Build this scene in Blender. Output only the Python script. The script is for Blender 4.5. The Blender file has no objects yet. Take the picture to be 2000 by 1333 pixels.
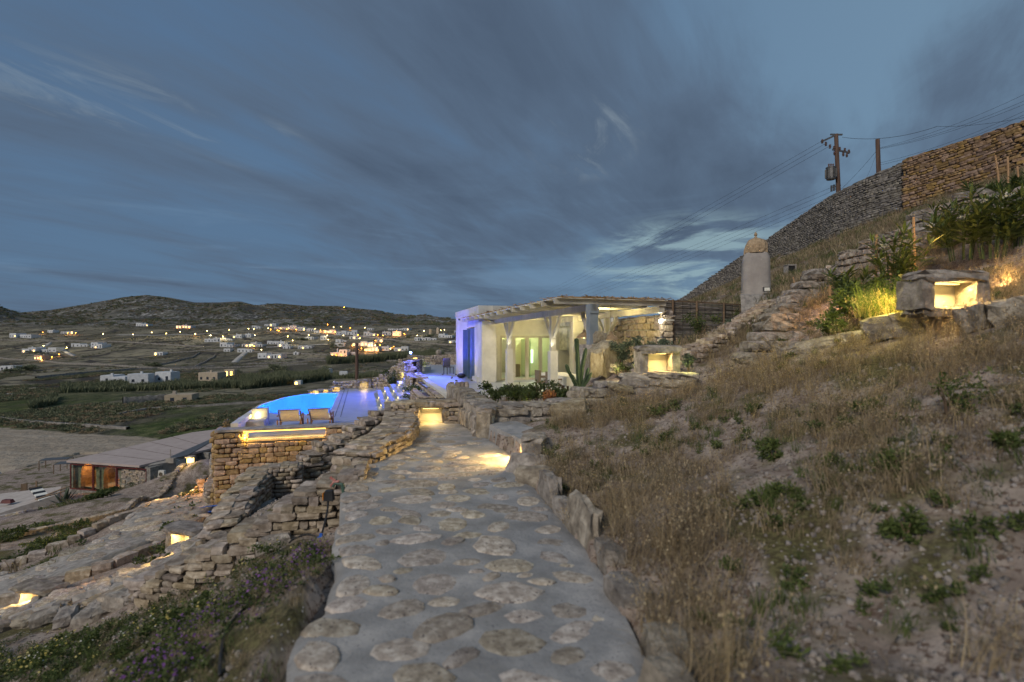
import bpy, math, random
import numpy as np
from mathutils import Vector, Matrix, Euler
random.seed(7); np.random.seed(7)
R = math.radians
C = bpy.context.scene.collection
SC = bpy.context.scene

# ---------------------------------------------------------------- camera
cam_d = bpy.data.cameras.new('camera'); cam = bpy.data.objects.new('camera', cam_d); C.objects.link(cam)
cam.location = (0, 0, 0); cam.rotation_euler = (R(90), 0, 0)
cam_d.sensor_width = 36; cam_d.lens = 18; cam_d.clip_start = 0.05; cam_d.clip_end = 9000
cam_d.dof.use_dof = True; cam_d.dof.focus_distance = 16; cam_d.dof.aperture_fstop = 1.1
SC.camera = cam

# ---------------------------------------------------------------- world: cloudy dusk sky
W = bpy.data.worlds.new('World'); SC.world = W; W.use_nodes = True
nt = W.node_tree; N = nt.nodes; L = nt.links; N.clear()
out = N.new('ShaderNodeOutputWorld'); bg = N.new('ShaderNodeBackground'); L.new(bg.outputs[0], out.inputs[0])
def wm(op, a, b=None, c=None):
    n = N.new('ShaderNodeMath'); n.operation = op
    for i, v in enumerate((a, b, c)):
        if v is None: continue
        if hasattr(v, 'links') or hasattr(v, 'is_linked'): L.new(v, n.inputs[i])
        else: n.inputs[i].default_value = v
    return n.outputs[0]
def wmix(f, a, b, mode='MIX'):
    n = N.new('ShaderNodeMix'); n.data_type = 'RGBA'; n.blend_type = mode
    for s, v in ((n.inputs[0], f), (n.inputs[6], a), (n.inputs[7], b)):
        if hasattr(v, 'is_linked'): L.new(v, s)
        elif isinstance(v, tuple): s.default_value = (*v, 1)
        else: s.default_value = v
    return n.outputs[2]
def wramp(x, lo, hi, a=0.0, b=1.0, smooth=True):
    n = N.new('ShaderNodeMapRange'); n.interpolation_type = 'SMOOTHSTEP' if smooth else 'LINEAR'
    L.new(x, n.inputs[0])
    for i, v in enumerate((lo, hi, a, b)): n.inputs[i + 1].default_value = v
    return n.outputs[0]
tc = N.new('ShaderNodeTexCoord'); sep = N.new('ShaderNodeSeparateXYZ'); L.new(tc.outputs['Generated'], sep.inputs[0])
SX, SY, SZ = sep.outputs
zz = wm('ADD', wm('MAXIMUM', SZ, 0.0), 0.13)
PX, PY = wm('DIVIDE', SX, zz), wm('DIVIDE', SY, zz)         # cloud layer seen as a plane overhead
ang = math.atan2(0.55, 1)                                    # wind direction of the streaks
ca, sa = math.cos(ang), math.sin(ang)
AX = wm('SUBTRACT', wm('MULTIPLY', PX, ca), wm('MULTIPLY', PY, sa))    # across the streaks
AY = wm('ADD', wm('MULTIPLY', PX, sa), wm('MULTIPLY', PY, ca))         # along them
def cloud(sx, sy, seed, detail=6, rough=0.55, dist=0.4):
    cmb = N.new('ShaderNodeCombineXYZ'); L.new(wm('MULTIPLY', AX, sx), cmb.inputs[0]); L.new(wm('MULTIPLY', AY, sy), cmb.inputs[1])
    cmb.inputs[2].default_value = seed
    n = N.new('ShaderNodeTexNoise'); n.inputs['Scale'].default_value = 1; n.inputs['Detail'].default_value = detail
    n.inputs['Roughness'].default_value = rough; n.inputs['Distortion'].default_value = dist
    L.new(cmb.outputs[0], n.inputs['Vector']); return n.outputs['Fac']
def blob(px, py, w, h):
    """soft cloud mass centred where the photo's pixel (px, py) looks"""
    x, z = (px - 1000) / 1000, (666 - py) / 1000
    l = math.sqrt(x * x + 1 + z * z); x, y, z = x / l, 1 / l, z / l
    k = z + 0.13; qx, qy = x / k, y / k
    a, b = qx * ca - qy * sa, qx * sa + qy * ca
    da, db = wm('MULTIPLY', wm('SUBTRACT', AX, a), 1 / w), wm('MULTIPLY', wm('SUBTRACT', AY, b), 1 / h)
    r2 = wm('ADD', wm('MULTIPLY', da, da), wm('MULTIPLY', db, db))
    return wramp(r2, 0.0, 1.0, 1.0, 0.0)
big = cloud(0.62, 0.30, 6.1, 4, 0.5, 0.6); mid = cloud(1.9, 0.62, 8.2, 6, 0.6, 0.8); fine = cloud(5.5, 1.5, 1.3, 8, 0.65, 0.7)
dens = wm('ADD', wm('ADD', wm('MULTIPLY', big, 0.55), wm('MULTIPLY', mid, 0.50)), wm('MULTIPLY', fine, 0.22))
for (bx, by, bw_, bh, amt) in [(700, 60, .5, .7, .07), (1000, 150, .45, .8, .07), (1300, 360, .75, 1.5, .13), (900, 440, .9, 1.2, .10), (1900, 120, .30, .30, .07), (1850, 30, .25, .3, .03), (420, 300, .7, .8, .05), (1450, 230, .4, .6, .05)]: dens = wm('ADD', dens, wm('MULTIPLY', blob(bx, by, bw_, bh), amt))
for (bx, by, bw_, bh, amt) in [(1550, 110, .55, .7, .15), (300, 430, .9, 1.0, .09), (1130, 240, .22, .3, .05), (100, 60, .6, .6, .05), (560, 280, .3, .3, .05)]: dens = wm('SUBTRACT', dens, wm('MULTIPLY', blob(bx, by, bw_, bh), amt))
cover = wramp(dens, 0.51, 0.75)
sky = N.new('ShaderNodeTexSky'); sky.sky_type = 'NISHITA'; sky.sun_disc = False
SUN_AZ, SUN_EL = R(215), R(34)                               # direction the soft light comes from (behind, to the left)
sky.sun_elevation = R(4); sky.sun_rotation = SUN_AZ; sky.dust_density = 1.0; sky.ozone_density = 2.0
nish = N.new('ShaderNodeVectorMath'); nish.operation = 'SCALE'; L.new(sky.outputs[0], nish.inputs[0]); nish.inputs['Scale'].default_value = 0.05
grad = wmix(wramp(SZ, 0.0, 0.62), (0.066, 0.118, 0.196), (0.060, 0.108, 0.186))
grad = wmix(wramp(SX, -0.2, 0.7), grad, (0.108, 0.176, 0.252))
clear = wmix(0.12, grad, nish.outputs[0])
cl = wmix(wramp(dens, 0.66, 0.92), (0.060, 0.088, 0.132), (0.041, 0.058, 0.088))
skyc = wmix(wm('MULTIPLY', cover, 0.90), clear, cl)
def lowstreak(sx, sz, seed):
    cmb = N.new('ShaderNodeCombineXYZ'); L.new(wm('MULTIPLY', SX, sx), cmb.inputs[0]); L.new(wm('MULTIPLY', SZ, sz), cmb.inputs[1]); cmb.inputs[2].default_value = seed
    n = N.new('ShaderNodeTexNoise'); n.inputs['Scale'].default_value = 1; n.inputs['Detail'].default_value = 8; n.inputs['Roughness'].default_value = .62; n.inputs['Distortion'].default_value = .7
    L.new(cmb.outputs[0], n.inputs['Vector']); return n.outputs['Fac']
def spot(px, py, w, h):
    x, z = (px - 1000) / 1000, (666 - py) / 1000; l = math.sqrt(x * x + 1 + z * z)
    a, b = wm('MULTIPLY', wm('SUBTRACT', SX, x / l), 1 / w), wm('MULTIPLY', wm('SUBTRACT', SZ, z / l), 1 / h)
    return wm('MULTIPLY', wramp(wm('ADD', wm('MULTIPLY', a, a), wm('MULTIPLY', b, b)), 0.0, 1.0, 1.0, 0.0), wramp(SY, 0.0, 0.3))
# thin bright gaps: streaks low above the horizon, pale break over the pergola, two faint wisps
w1 = wm('MULTIPLY', wramp(lowstreak(5.0, 24, 5.5), 0.42, 0.60), spot(1340, 520, 0.22, 0.11))
w2 = wm('MULTIPLY', wramp(lowstreak(3.2, 26, 1.5), 0.50, 0.70), wm('MULTIPLY', wramp(SZ, 0.36, 0.02), 0.45))
w3 = wm('MULTIPLY', wramp(fine, 0.47, 0.66), wm('ADD', wm('ADD', wm('MULTIPLY', spot(210, 200, .16, .06), .30), wm('MULTIPLY', spot(500, 280, .10, .05), .35)), wm('MULTIPLY', spot(1140, 270, .12, .08), .45)))
skyc = wmix(wm('MINIMUM', w1, 0.75), skyc, (0.18, 0.26, 0.29)); skyc = wmix(w2, skyc, (0.115, 0.185, 0.27)); skyc = wmix(w3, skyc, (0.19, 0.235, 0.27))
L.new(skyc, bg.inputs[0]); bg.inputs[1].default_value = 1.0

sd = bpy.data.lights.new('sun', 'SUN'); sun = bpy.data.objects.new('sun', sd); C.objects.link(sun)
sd.energy = 1.35; sd.angle = R(12); sd.color = (1.0, 0.90, 0.78)
ddir = Vector((math.sin(SUN_AZ) * math.cos(SUN_EL), math.cos(SUN_AZ) * math.cos(SUN_EL), math.sin(SUN_EL)))
sun.rotation_euler = ddir.to_track_quat('Z', 'Y').to_euler()
SC.view_settings.view_transform = 'Standard'; SC.view_settings.look = 'None'
SC.view_settings.exposure = 0.72; SC.view_settings.gamma = 1.0; SC.view_settings.use_curve_mapping = False
SC.render.engine = 'CYCLES'; SC.cycles.use_denoising = True; SC.cycles.max_bounces = 6; SC.cycles.transparent_max_bounces = 12
SC.cycles.sample_clamp_indirect = 4; SC.cycles.caustics_reflective = False; SC.cycles.caustics_refractive = False

# ---------------------------------------------------------------- coordinates
def P(px, py, d):                     # photo direction and distance -> a point of the place
    return Vector(((px - 1000) / 1000 * d, d, (666 - py) / 1000 * d))
TH = R(16.33); CT, ST = math.cos(TH), math.sin(TH)
def H(s, t, z):                       # house axes: s to the right, t away
    return Vector((CT * s - ST * t, ST * s + CT * t, z))
ZT, ZD = -2.0, -2.95                  # terrace and pool deck levels
ROTH = TH

# ---------------------------------------------------------------- object helpers
def link(o, parent=None):
    C.objects.link(o)
    if parent is not None: o.parent = parent
    return o
def tag(o, label=None, cat=None, group=None, kind=None):
    if label: o['label'] = label
    if cat: o['category'] = cat
    if group: o['group'] = group
    if kind: o['kind'] = kind
    return o
def thing(name, label, cat, loc=(0, 0, 0), rz=0, group=None):
    o = bpy.data.objects.new(name, None); C.objects.link(o); o.location = loc; o.rotation_euler = (0, 0, rz); o.empty_display_size = .2
    return tag(o, label, cat, group)
class MB:
    def __init__(s): s.v = []; s.f = []
    def add(s, vs, fs, M=None):
        n = len(s.v)
        s.v += [tuple(M @ Vector(v)) if M is not None else tuple(v) for v in vs]
        s.f += [tuple(i + n for i in f) for f in fs]; return s
    def box(s, x0, x1, y0, y1, z0, z1, M=None, tx=0, ty=0):
        vs = [(x0, y0, z0), (x1, y0, z0), (x1, y1, z0), (x0, y1, z0), (x0 + tx, y0 + ty, z1), (x1 - tx, y0 + ty, z1), (x1 - tx, y1 - ty, z1), (x0 + tx, y1 - ty, z1)]
        return s.add(vs, [(0, 3, 2, 1), (4, 5, 6, 7), (0, 1, 5, 4), (1, 2, 6, 5), (2, 3, 7, 6), (3, 0, 4, 7)], M)
    def bar(s, a, b, w, h, up=(0, 0, 1)):
        a, b = Vector(a), Vector(b); d = (b - a); l = d.length; d.normalize(); u = Vector(up)
        x = d.cross(u)
        if x.length < 1e-4: x = d.cross(Vector((0, 1, 0)))
        x.normalize(); u = x.cross(d)
        M = Matrix((( *x, 0), (*d, 0), (*u, 0), (0, 0, 0, 1))).transposed(); M.translation = a
        M = Matrix.Translation(a) @ Matrix((x, d, u)).transposed().to_4x4()
        return s.box(-w / 2, w / 2, 0, l, -h / 2, h / 2, M)
    def tube(s, pts, r, n=8, cap=True):
        pts = [Vector(p) for p in pts]; rs = r if isinstance(r, (list, tuple)) else [r] * len(pts)
        rings = []; x0 = None
        for i, p in enumerate(pts):
            d = (pts[min(i + 1, len(pts) - 1)] - pts[max(i - 1, 0)])
            if d.length < 1e-6: d = Vector((0, 0, 1))
            d.normalize()
            if x0 is None: x0 = d.cross(Vector((0, 0, 1)));
            if x0.length < 1e-3: x0 = Vector((1, 0, 0))
            x0 = (x0 - d * x0.dot(d)); x0.normalize(); y0 = d.cross(x0)
            rings.append([p + x0 * math.cos(2 * math.pi * k / n) * rs[i] + y0 * math.sin(2 * math.pi * k / n) * rs[i] for k in range(n)])
        vs = [q for rr in rings for q in rr]; fs = []
        for i in range(len(pts) - 1):
            for k in range(n): fs.append((i * n + k, i * n + (k + 1) % n, (i + 1) * n + (k + 1) % n, (i + 1) * n + k))
        if cap: fs.append(tuple(range(n - 1, -1, -1))); fs.append(tuple((len(pts) - 1) * n + k for k in range(n)))
        return s.add(vs, fs)
    def lathe(s, prof, c=(0, 0, 0), n=16, M=None):
        vs = []; fs = []
        for r, z in prof:
            for k in range(n): a = 2 * math.pi * k / n; vs.append((c[0] + r * math.cos(a), c[1] + r * math.sin(a), c[2] + z))
        for i in range(len(prof) - 1):
            for k in range(n): fs.append((i * n + k, i * n + (k + 1) % n, (i + 1) * n + (k + 1) % n, (i + 1) * n + k))
        return s.add(vs, fs, M)
    def prism(s, poly, z0, z1):
        n = len(poly); vs = [(p[0], p[1], z0) for p in poly] + [(p[0], p[1], z1) for p in poly]
        fs = [tuple(range(n - 1, -1, -1)), tuple(range(n, 2 * n))] + [(i, (i + 1) % n, n + (i + 1) % n, n + i) for i in range(n)]
        return s.add(vs, fs)
    def sphere(s, c, r, n=10, m=6, sq=1.0):
        prof = [(max(1e-3, r * math.sin(math.pi * i / m)), -r * math.cos(math.pi * i / m) * sq) for i in range(m + 1)]
        return s.lathe(prof, c, n)
    def mesh(s, name, mats, smooth=False):
        me = bpy.data.meshes.new(name); me.from_pydata(s.v, [], s.f)
        for m in (mats if isinstance(mats, (list, tuple)) else [mats]): me.materials.append(m)
        if smooth: me.polygons.foreach_set('use_smooth', [True] * len(me.polygons))
        me.update(); return me
    def build(s, name, mat, parent=None, smooth=False):
        return link(bpy.data.objects.new(name, s.mesh(name, mat, smooth)), parent)
def np_mesh(name, V, Fq, mat, smooth=False):
    """V (n,3), Fq (m,k) arrays"""
    me = bpy.data.meshes.new(name); V = np.asarray(V, np.float32); Fq = np.asarray(Fq, np.int32); k = Fq.shape[1]
    me.vertices.add(len(V)); me.vertices.foreach_set('co', V.ravel())
    me.loops.add(Fq.size); me.loops.foreach_set('vertex_index', Fq.ravel())
    me.polygons.add(len(Fq)); me.polygons.foreach_set('loop_start', np.arange(0, Fq.size, k, dtype=np.int32))
    if smooth: me.polygons.foreach_set('use_smooth', np.ones(len(Fq), bool))
    if mat: me.materials.append(mat)
    me.update(calc_edges=True); me.validate(); return me
def copy_tree(o, parent=None):
    c = o.copy(); C.objects.link(c); c.parent = parent
    for ch in list(o.children): copy_tree(ch, c)
    return c

# ---------------------------------------------------------------- materials
def mnode(m, t): return m.node_tree.nodes.new(t)
def new_mat(name):
    m = bpy.data.materials.new(name); m.use_nodes = True; return m, m.node_tree.nodes['Principled BSDF'], m.node_tree.links
def mat(name, cols, scale=6, rough=.85, bump=0.3, bscale=None, rnd=0.0, island=False, detail=8, dist=0.02, metal=0, contrast=(.35, .65), spec=.3, coords='Object', stretch=None, speck=None):
    """two or three colours through noise, fine relief; rnd varies brightness from piece to piece"""
    m, b, l = new_mat(name)
    co = mnode(m, 'ShaderNodeTexCoord').outputs[coords] if coords != 'Position' else mnode(m, 'ShaderNodeNewGeometry').outputs['Position']
    oi = mnode(m, 'ShaderNodeObjectInfo'); geo = mnode(m, 'ShaderNodeNewGeometry')
    rv = geo.outputs['Random Per Island'] if island else oi.outputs['Random']
    if rnd > 0:
        add = mnode(m, 'ShaderNodeVectorMath'); add.operation = 'ADD'; sc = mnode(m, 'ShaderNodeMath'); sc.operation = 'MULTIPLY'; sc.inputs[1].default_value = 37
        l.new(rv, sc.inputs[0]); l.new(co, add.inputs[0]); l.new(sc.outputs[0], add.inputs[1]); co = add.outputs[0]
    if stretch:
        mp = mnode(m, 'ShaderNodeMapping'); mp.inputs['Scale'].default_value = stretch; l.new(co, mp.inputs[0]); co = mp.outputs[0]
    n1 = mnode(m, 'ShaderNodeTexNoise'); n1.inputs['Scale'].default_value = scale; n1.inputs['Detail'].default_value = detail; n1.inputs['Roughness'].default_value = .6; l.new(co, n1.inputs['Vector'])
    cr = mnode(m, 'ShaderNodeValToRGB'); l.new(n1.outputs['Fac'], cr.inputs[0])
    els = cr.color_ramp.elements; els[0].position, els[1].position = contrast; els[0].color = (*cols[0], 1); els[1].color = (*cols[-1], 1)
    if len(cols) == 3: e = els.new(sum(contrast) / 2); e.color = (*cols[1], 1)
    col = cr.outputs[0]
    if speck:
        n3 = mnode(m, 'ShaderNodeTexNoise'); n3.inputs['Scale'].default_value = speck[0]; n3.inputs['Detail'].default_value = 3; l.new(co, n3.inputs['Vector'])
        r3 = mnode(m, 'ShaderNodeMapRange'); r3.inputs[1].default_value = speck[1]; r3.inputs[2].default_value = speck[1] + .08; l.new(n3.outputs['Fac'], r3.inputs[0])
        mx = mnode(m, 'ShaderNodeMix'); mx.data_type = 'RGBA'; l.new(r3.outputs[0], mx.inputs[0]); l.new(col, mx.inputs[6]); mx.inputs[7].default_value = (*speck[2], 1); col = mx.outputs[2]
    if rnd > 0:
        hs = mnode(m, 'ShaderNodeHueSaturation'); mr = mnode(m, 'ShaderNodeMapRange'); mr.inputs[3].default_value = 1 - rnd; mr.inputs[4].default_value = 1 + rnd
        l.new(rv, mr.inputs[0]); l.new(mr.outputs[0], hs.inputs['Value']); l.new(col, hs.inputs['Color'])
        f = mnode(m, 'ShaderNodeMath'); f.operation = 'MULTIPLY'; f.inputs[1].default_value = 7.31; l.new(rv, f.inputs[0])
        g = mnode(m, 'ShaderNodeMath'); g.operation = 'FRACT'; l.new(f.outputs[0], g.inputs[0])
        h = mnode(m, 'ShaderNodeMapRange'); h.inputs[3].default_value = .5 - rnd * .06; h.inputs[4].default_value = .5 + rnd * .05; l.new(g.outputs[0], h.inputs[0]); l.new(h.outputs[0], hs.inputs['Hue'])
        s = mnode(m, 'ShaderNodeMapRange'); s.inputs[3].default_value = .75; s.inputs[4].default_value = 1.3; l.new(g.outputs[0], s.inputs[0]); l.new(s.outputs[0], hs.inputs['Saturation'])
        col = hs.outputs[0]
    l.new(col, b.inputs['Base Color']); b.inputs['Roughness'].default_value = rough; b.inputs['Metallic'].default_value = metal
    b.inputs['Specular IOR Level'].default_value = spec
    if bump:
        n2 = mnode(m, 'ShaderNodeTexNoise'); n2.inputs['Scale'].default_value = bscale or scale * 3; n2.inputs['Detail'].default_value = 6; n2.inputs['Roughness'].default_value = .65; l.new(co, n2.inputs['Vector'])
        bp = mnode(m, 'ShaderNodeBump'); bp.inputs['Strength'].default_value = bump; bp.inputs['Distance'].default_value = dist; l.new(n2.outputs['Fac'], bp.inputs['Height']); l.new(bp.outputs[0], b.inputs['Normal'])
    return m
def glow(name, col, e):
    m, b, l = new_mat(name); b.inputs['Base Color'].default_value = (*col, 1); b.inputs['Emission Color'].default_value = (*col, 1); b.inputs['Emission Strength'].default_value = e; return m
def leaf_mat(name, a, b_, rnd=.3, trans=.25):
    m, b, l = new_mat(name)
    geo = mnode(m, 'ShaderNodeNewGeometry'); oi = mnode(m, 'ShaderNodeObjectInfo')
    ad = mnode(m, 'ShaderNodeMath'); ad.operation = 'ADD'; l.new(geo.outputs['Random Per Island'], ad.inputs[0]); l.new(oi.outputs['Random'], ad.inputs[1])
    fr = mnode(m, 'ShaderNodeMath'); fr.operation = 'FRACT'; l.new(ad.outputs[0], fr.inputs[0])
    cr = mnode(m, 'ShaderNodeValToRGB'); cr.color_ramp.elements[0].color = (*a, 1); cr.color_ramp.elements[1].color = (*b_, 1); l.new(fr.outputs[0], cr.inputs[0])
    l.new(cr.outputs[0], b.inputs['Base Color']); b.inputs['Roughness'].default_value = .6; b.inputs['Specular IOR Level'].default_value = .25
    tr = mnode(m, 'ShaderNodeBsdfTranslucent'); l.new(cr.outputs[0], tr.inputs[0]); mx = mnode(m, 'ShaderNodeMixShader'); mx.inputs[0].default_value = trans
    l.new(b.outputs[0], mx.inputs[1]); l.new(tr.outputs[0], mx.inputs[2]); l.new(mx.outputs[0], m.node_tree.nodes['Material Output'].inputs[0]); return m
M = {}
M['mortar'] = mat('path_mortar', [(.20, .20, .20), (.27, .27, .27), (.38, .37, .36)], 2.6, .9, .7, 24, coords='Position', dist=.015, speck=(60, .62, (.15, .15, .16)))
M['pave'] = mat('paving_stone', [(.23, .195, .16), (.345, .30, .25), (.50, .455, .395)], 16, .85, .8, 55, rnd=.28, dist=.008, coords='Position', speck=(45, .6, (.12, .10, .09)))
M['stone'] = mat('wall_stone', [(.20, .16, .12), (.32, .265, .21), (.47, .41, .34)], 9, .9, .8, 30, rnd=.30, dist=.02, coords='Position')
M['stone_i'] = mat('wall_stone_joined', [(.20, .16, .12), (.32, .265, .21), (.47, .41, .34)], 9, .9, .8, 30, rnd=.30, island=True, dist=.02, coords='Position')
M['stone_y'] = mat('amber_lit_wall_stone', [(.24, .165, .095), (.37, .26, .15), (.50, .37, .22)], 9, .9, .8, 30, rnd=.28, dist=.02, coords='Position')  # orange lamplight on the retaining wall is put into the stone colour
M['stone_yi'] = mat('amber_lit_wall_stone_joined', [(.24, .165, .095), (.37, .26, .15), (.50, .37, .22)], 9, .9, .8, 30, rnd=.28, island=True, dist=.02, coords='Position')
M['rock'] = mat('slate_rock', [(.16, .14, .12), (.27, .24, .205), (.42, .38, .33)], 7, .88, 1.0, 18, rnd=.2, dist=.04, coords='Position')
M['stone_d'] = mat('dark_wall_stone', [(.11, .10, .09), (.19, .175, .155), (.29, .27, .24)], 5, .9, .8, 16, rnd=.3, coords='Position')
M['stone_di'] = mat('dark_wall_stone_joined', [(.11, .10, .09), (.19, .175, .155), (.29, .27, .24)], 5, .9, .8, 16, rnd=.3, island=True, coords='Position')
M['stone_u'] = mat('orange_lit_wall_stone', [(.17, .11, .065), (.27, .18, .105), (.36, .255, .155)], 5, .9, .8, 16, rnd=.3, coords='Position')  # orange light on the upper hill wall is carried by this colour
M['stone_ui'] = mat('orange_lit_wall_stone_joined', [(.17, .11, .065), (.27, .18, .105), (.36, .255, .155)], 5, .9, .8, 16, rnd=.3, island=True, coords='Position')
M['joint'] = mat('wall_joint', [(.06, .052, .045), (.11, .095, .08)], 12, .95, .5, dist=.02)  # dark enough to carry the shade between the wall stones too
M['capm'] = mat('rough_cap_mortar', [(.20, .19, .18), (.30, .28, .26), (.38, .36, .33)], 7, .9, .9, 22, dist=.03, coords='Position')
M['plaster'] = mat('white_plaster', [(.46, .455, .42), (.60, .59, .55)], 1.3, .85, .4, 9, dist=.02)
M['wood_w'] = mat('painted_wood', [(.40, .38, .32), (.55, .53, .46)], 3, .7, .25, 20, stretch=(1, 1, .2), dist=.01)
M['deckc'] = mat('polished_cement', [(.25, .28, .34), (.33, .36, .43)], 1.4, .38, .08, 14, coords='Position', dist=.01, spec=.5)  # white cement with the blue light on it mixed into the colour
M['reed'] = mat('reed_thatch', [(.22, .14, .07), (.38, .25, .13)], 12, .85, .4, rnd=.2, island=True)
M['wood'] = mat('weathered_wood', [(.11, .075, .05), (.20, .14, .09)], 8, .8, .4, stretch=(1, 1, .15))
M['polew'] = mat('tarred_pole', [(.07, .045, .035), (.14, .09, .07)], 5, .85, .4, stretch=(1, 1, .1))
M['metal'] = mat('grey_metal', [(.10, .10, .10), (.17, .17, .17)], 6, .5, .1, metal=.6)
M['black'] = mat('black_plastic', [(.015, .015, .017), (.03, .03, .032)], 8, .45, .1)
M['bluep'] = mat('blue_plastic', [(.02, .09, .42), (.03, .13, .52)], 8, .4, .1)
M['canvas'] = mat('cream_canvas', [(.72, .71, .64), (.80, .79, .72)], 20, .9, .3)
M['window'] = mat('dark_window', [(.03, .035, .05), (.05, .06, .08)], 2, .15, 0, spec=.6)
M['hwhite'] = mat('whitewash', [(.46, .48, .51), (.58, .60, .62)], 1.2, .85, .1, rnd=.08)
M['hbeige'] = mat('beige_render', [(.34, .29, .24), (.44, .38, .31)], 1.2, .85, .1, rnd=.15)
M['orange'] = glow('orange_lamp', (1.0, .42, .08), 30)
M['warm'] = glow('warm_lamp', (1.0, .78, .38), 30)
M['strip'] = glow('niche_lamp', (1.0, .70, .20), 2.6)
M['green1'] = leaf_mat('shrub_leaf', (.035, .055, .02), (.10, .13, .04))
M['green2'] = leaf_mat('oleander_leaf', (.07, .10, .03), (.17, .21, .07))
M['green3'] = leaf_mat('grass_green', (.05, .08, .02), (.13, .16, .05))
M['grey_g'] = leaf_mat('succulent_leaf', (.07, .10, .07), (.16, .19, .12))
M['far_g'] = leaf_mat('reed_bed_leaf', (.065, .08, .045), (.20, .215, .125), trans=.1)
M['dry'] = leaf_mat('dry_grass', (.19, .14, .085), (.46, .37, .23))
M['dry2'] = leaf_mat('dark_dry_grass', (.13, .095, .065), (.30, .235, .15))
M['straw'] = leaf_mat('straw_grass', (.26, .19, .10), (.44, .35, .20))
M['yellow'] = leaf_mat('yellow_petal', (.50, .40, .08), (.70, .60, .25))
M['whitef'] = leaf_mat('white_petal', (.6, .58, .5), (.75, .72, .65))
M['purple'] = leaf_mat('purple_petal', (.16, .06, .22), (.28, .12, .36))
# ================================================================ terrain
KN_D = [30, 45, 60, 80, 95, 115, 150, 190, 225, 290, 380, 430, 480, 560, 650]
KN_Z = [-9.5, -14, -15.6, -15.6, -15.5, -15.5, -15.7, -15.9, -15.6, -15.4, -12.9, -6.2, 2.6, 11.6, 19.5]
SK_X = [-800, -300, -60, 0, 40, 100, 180, 240, 285, 330, 380, 430, 470, 500, 540, 600, 660, 700, 740, 770, 800, 830, 900, 960, 1100, 1400, 2600]
SK_Y = [560, 585, 600, 604, 610, 605, 592, 580, 575, 580, 590, 590, 588, 596, 592, 597, 597, 602, 606, 616, 618, 616, 628, 638, 655, 640, 600]
def vnoise(x, y, seed=0, octs=4):
    x = np.asarray(x, float); y = np.asarray(y, float); tot = np.zeros(np.broadcast(x, y).shape); amp = 1
    for o in range(octs):
        xi, yi = np.floor(x), np.floor(y); fx, fy = x - xi, y - yi; fx = fx * fx * (3 - 2 * fx); fy = fy * fy * (3 - 2 * fy)
        def h(a, b):
            n = np.sin(a * 127.1 + b * 311.7 + (seed + o) * 74.7) * 43758.5453; return n - np.floor(n)
        tot = tot + amp * ((h(xi, yi) * (1 - fx) + h(xi + 1, yi) * fx) * (1 - fy) + (h(xi, yi + 1) * (1 - fx) + h(xi + 1, yi + 1) * fx) * fy - .5)
        amp *= .5; x = x * 2.03 + 11.3; y = y * 2.03 + 5.7
    return tot
def zfar(x, y):
    x = np.asarray(x, float); y = np.asarray(y, float); d = np.maximum(y, 1.0); px = 1000 + 1000 * x / d
    zv = np.interp(d, KN_D, KN_Z) + np.where(d > 100, (vnoise(x / 60, y / 60, 2, 3) + .35).clip(0) * 1.3, 0)
    vs = (666 - np.interp(px, SK_X, SK_Y)) / 1000
    t = np.clip((d - 650) / 650, 0, 1); v = .030 + (vs - .030) * t ** .75
    zh = v * d + vnoise(x / 130, y / 130, 5, 5) * 26 * np.sin(np.pi * np.clip(t, 0, 1)) * np.clip((vs - .02) * 20, 0, 1) + vnoise(x / 22, y / 22, 9, 3) * 2.5 * np.sin(np.pi * t)
    z = np.where(d < 650, zv, zh)
    z = np.where(d > 1300, vs * 1300 * np.clip(1 - (d - 1300) / 900, 0, 1) ** 1.3, z)
    rid = np.clip(.067 - .00048 * px, 0, .2) * d * np.exp(-((d - 860) / 200) ** 2) + vnoise(x / 40, y / 40, 3, 4) * 5
    z = np.where((px < 130) & (d > 450), np.maximum(z, rid), z)
    u = x / d; w = np.clip((u - .12) / .25, 0, 1); vw = np.interp(u, [0, .2, .34, .5, .64, 1, 2], [0, .0, .05, .12, .19, .26, .3])
    return z * (1 - w) + w * np.minimum(vw * d, 30)
CP = []   # control points of the near ground
def cp(px, py, d): p = P(px, py, d); CP.append((p.x, p.y, p.z))
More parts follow.
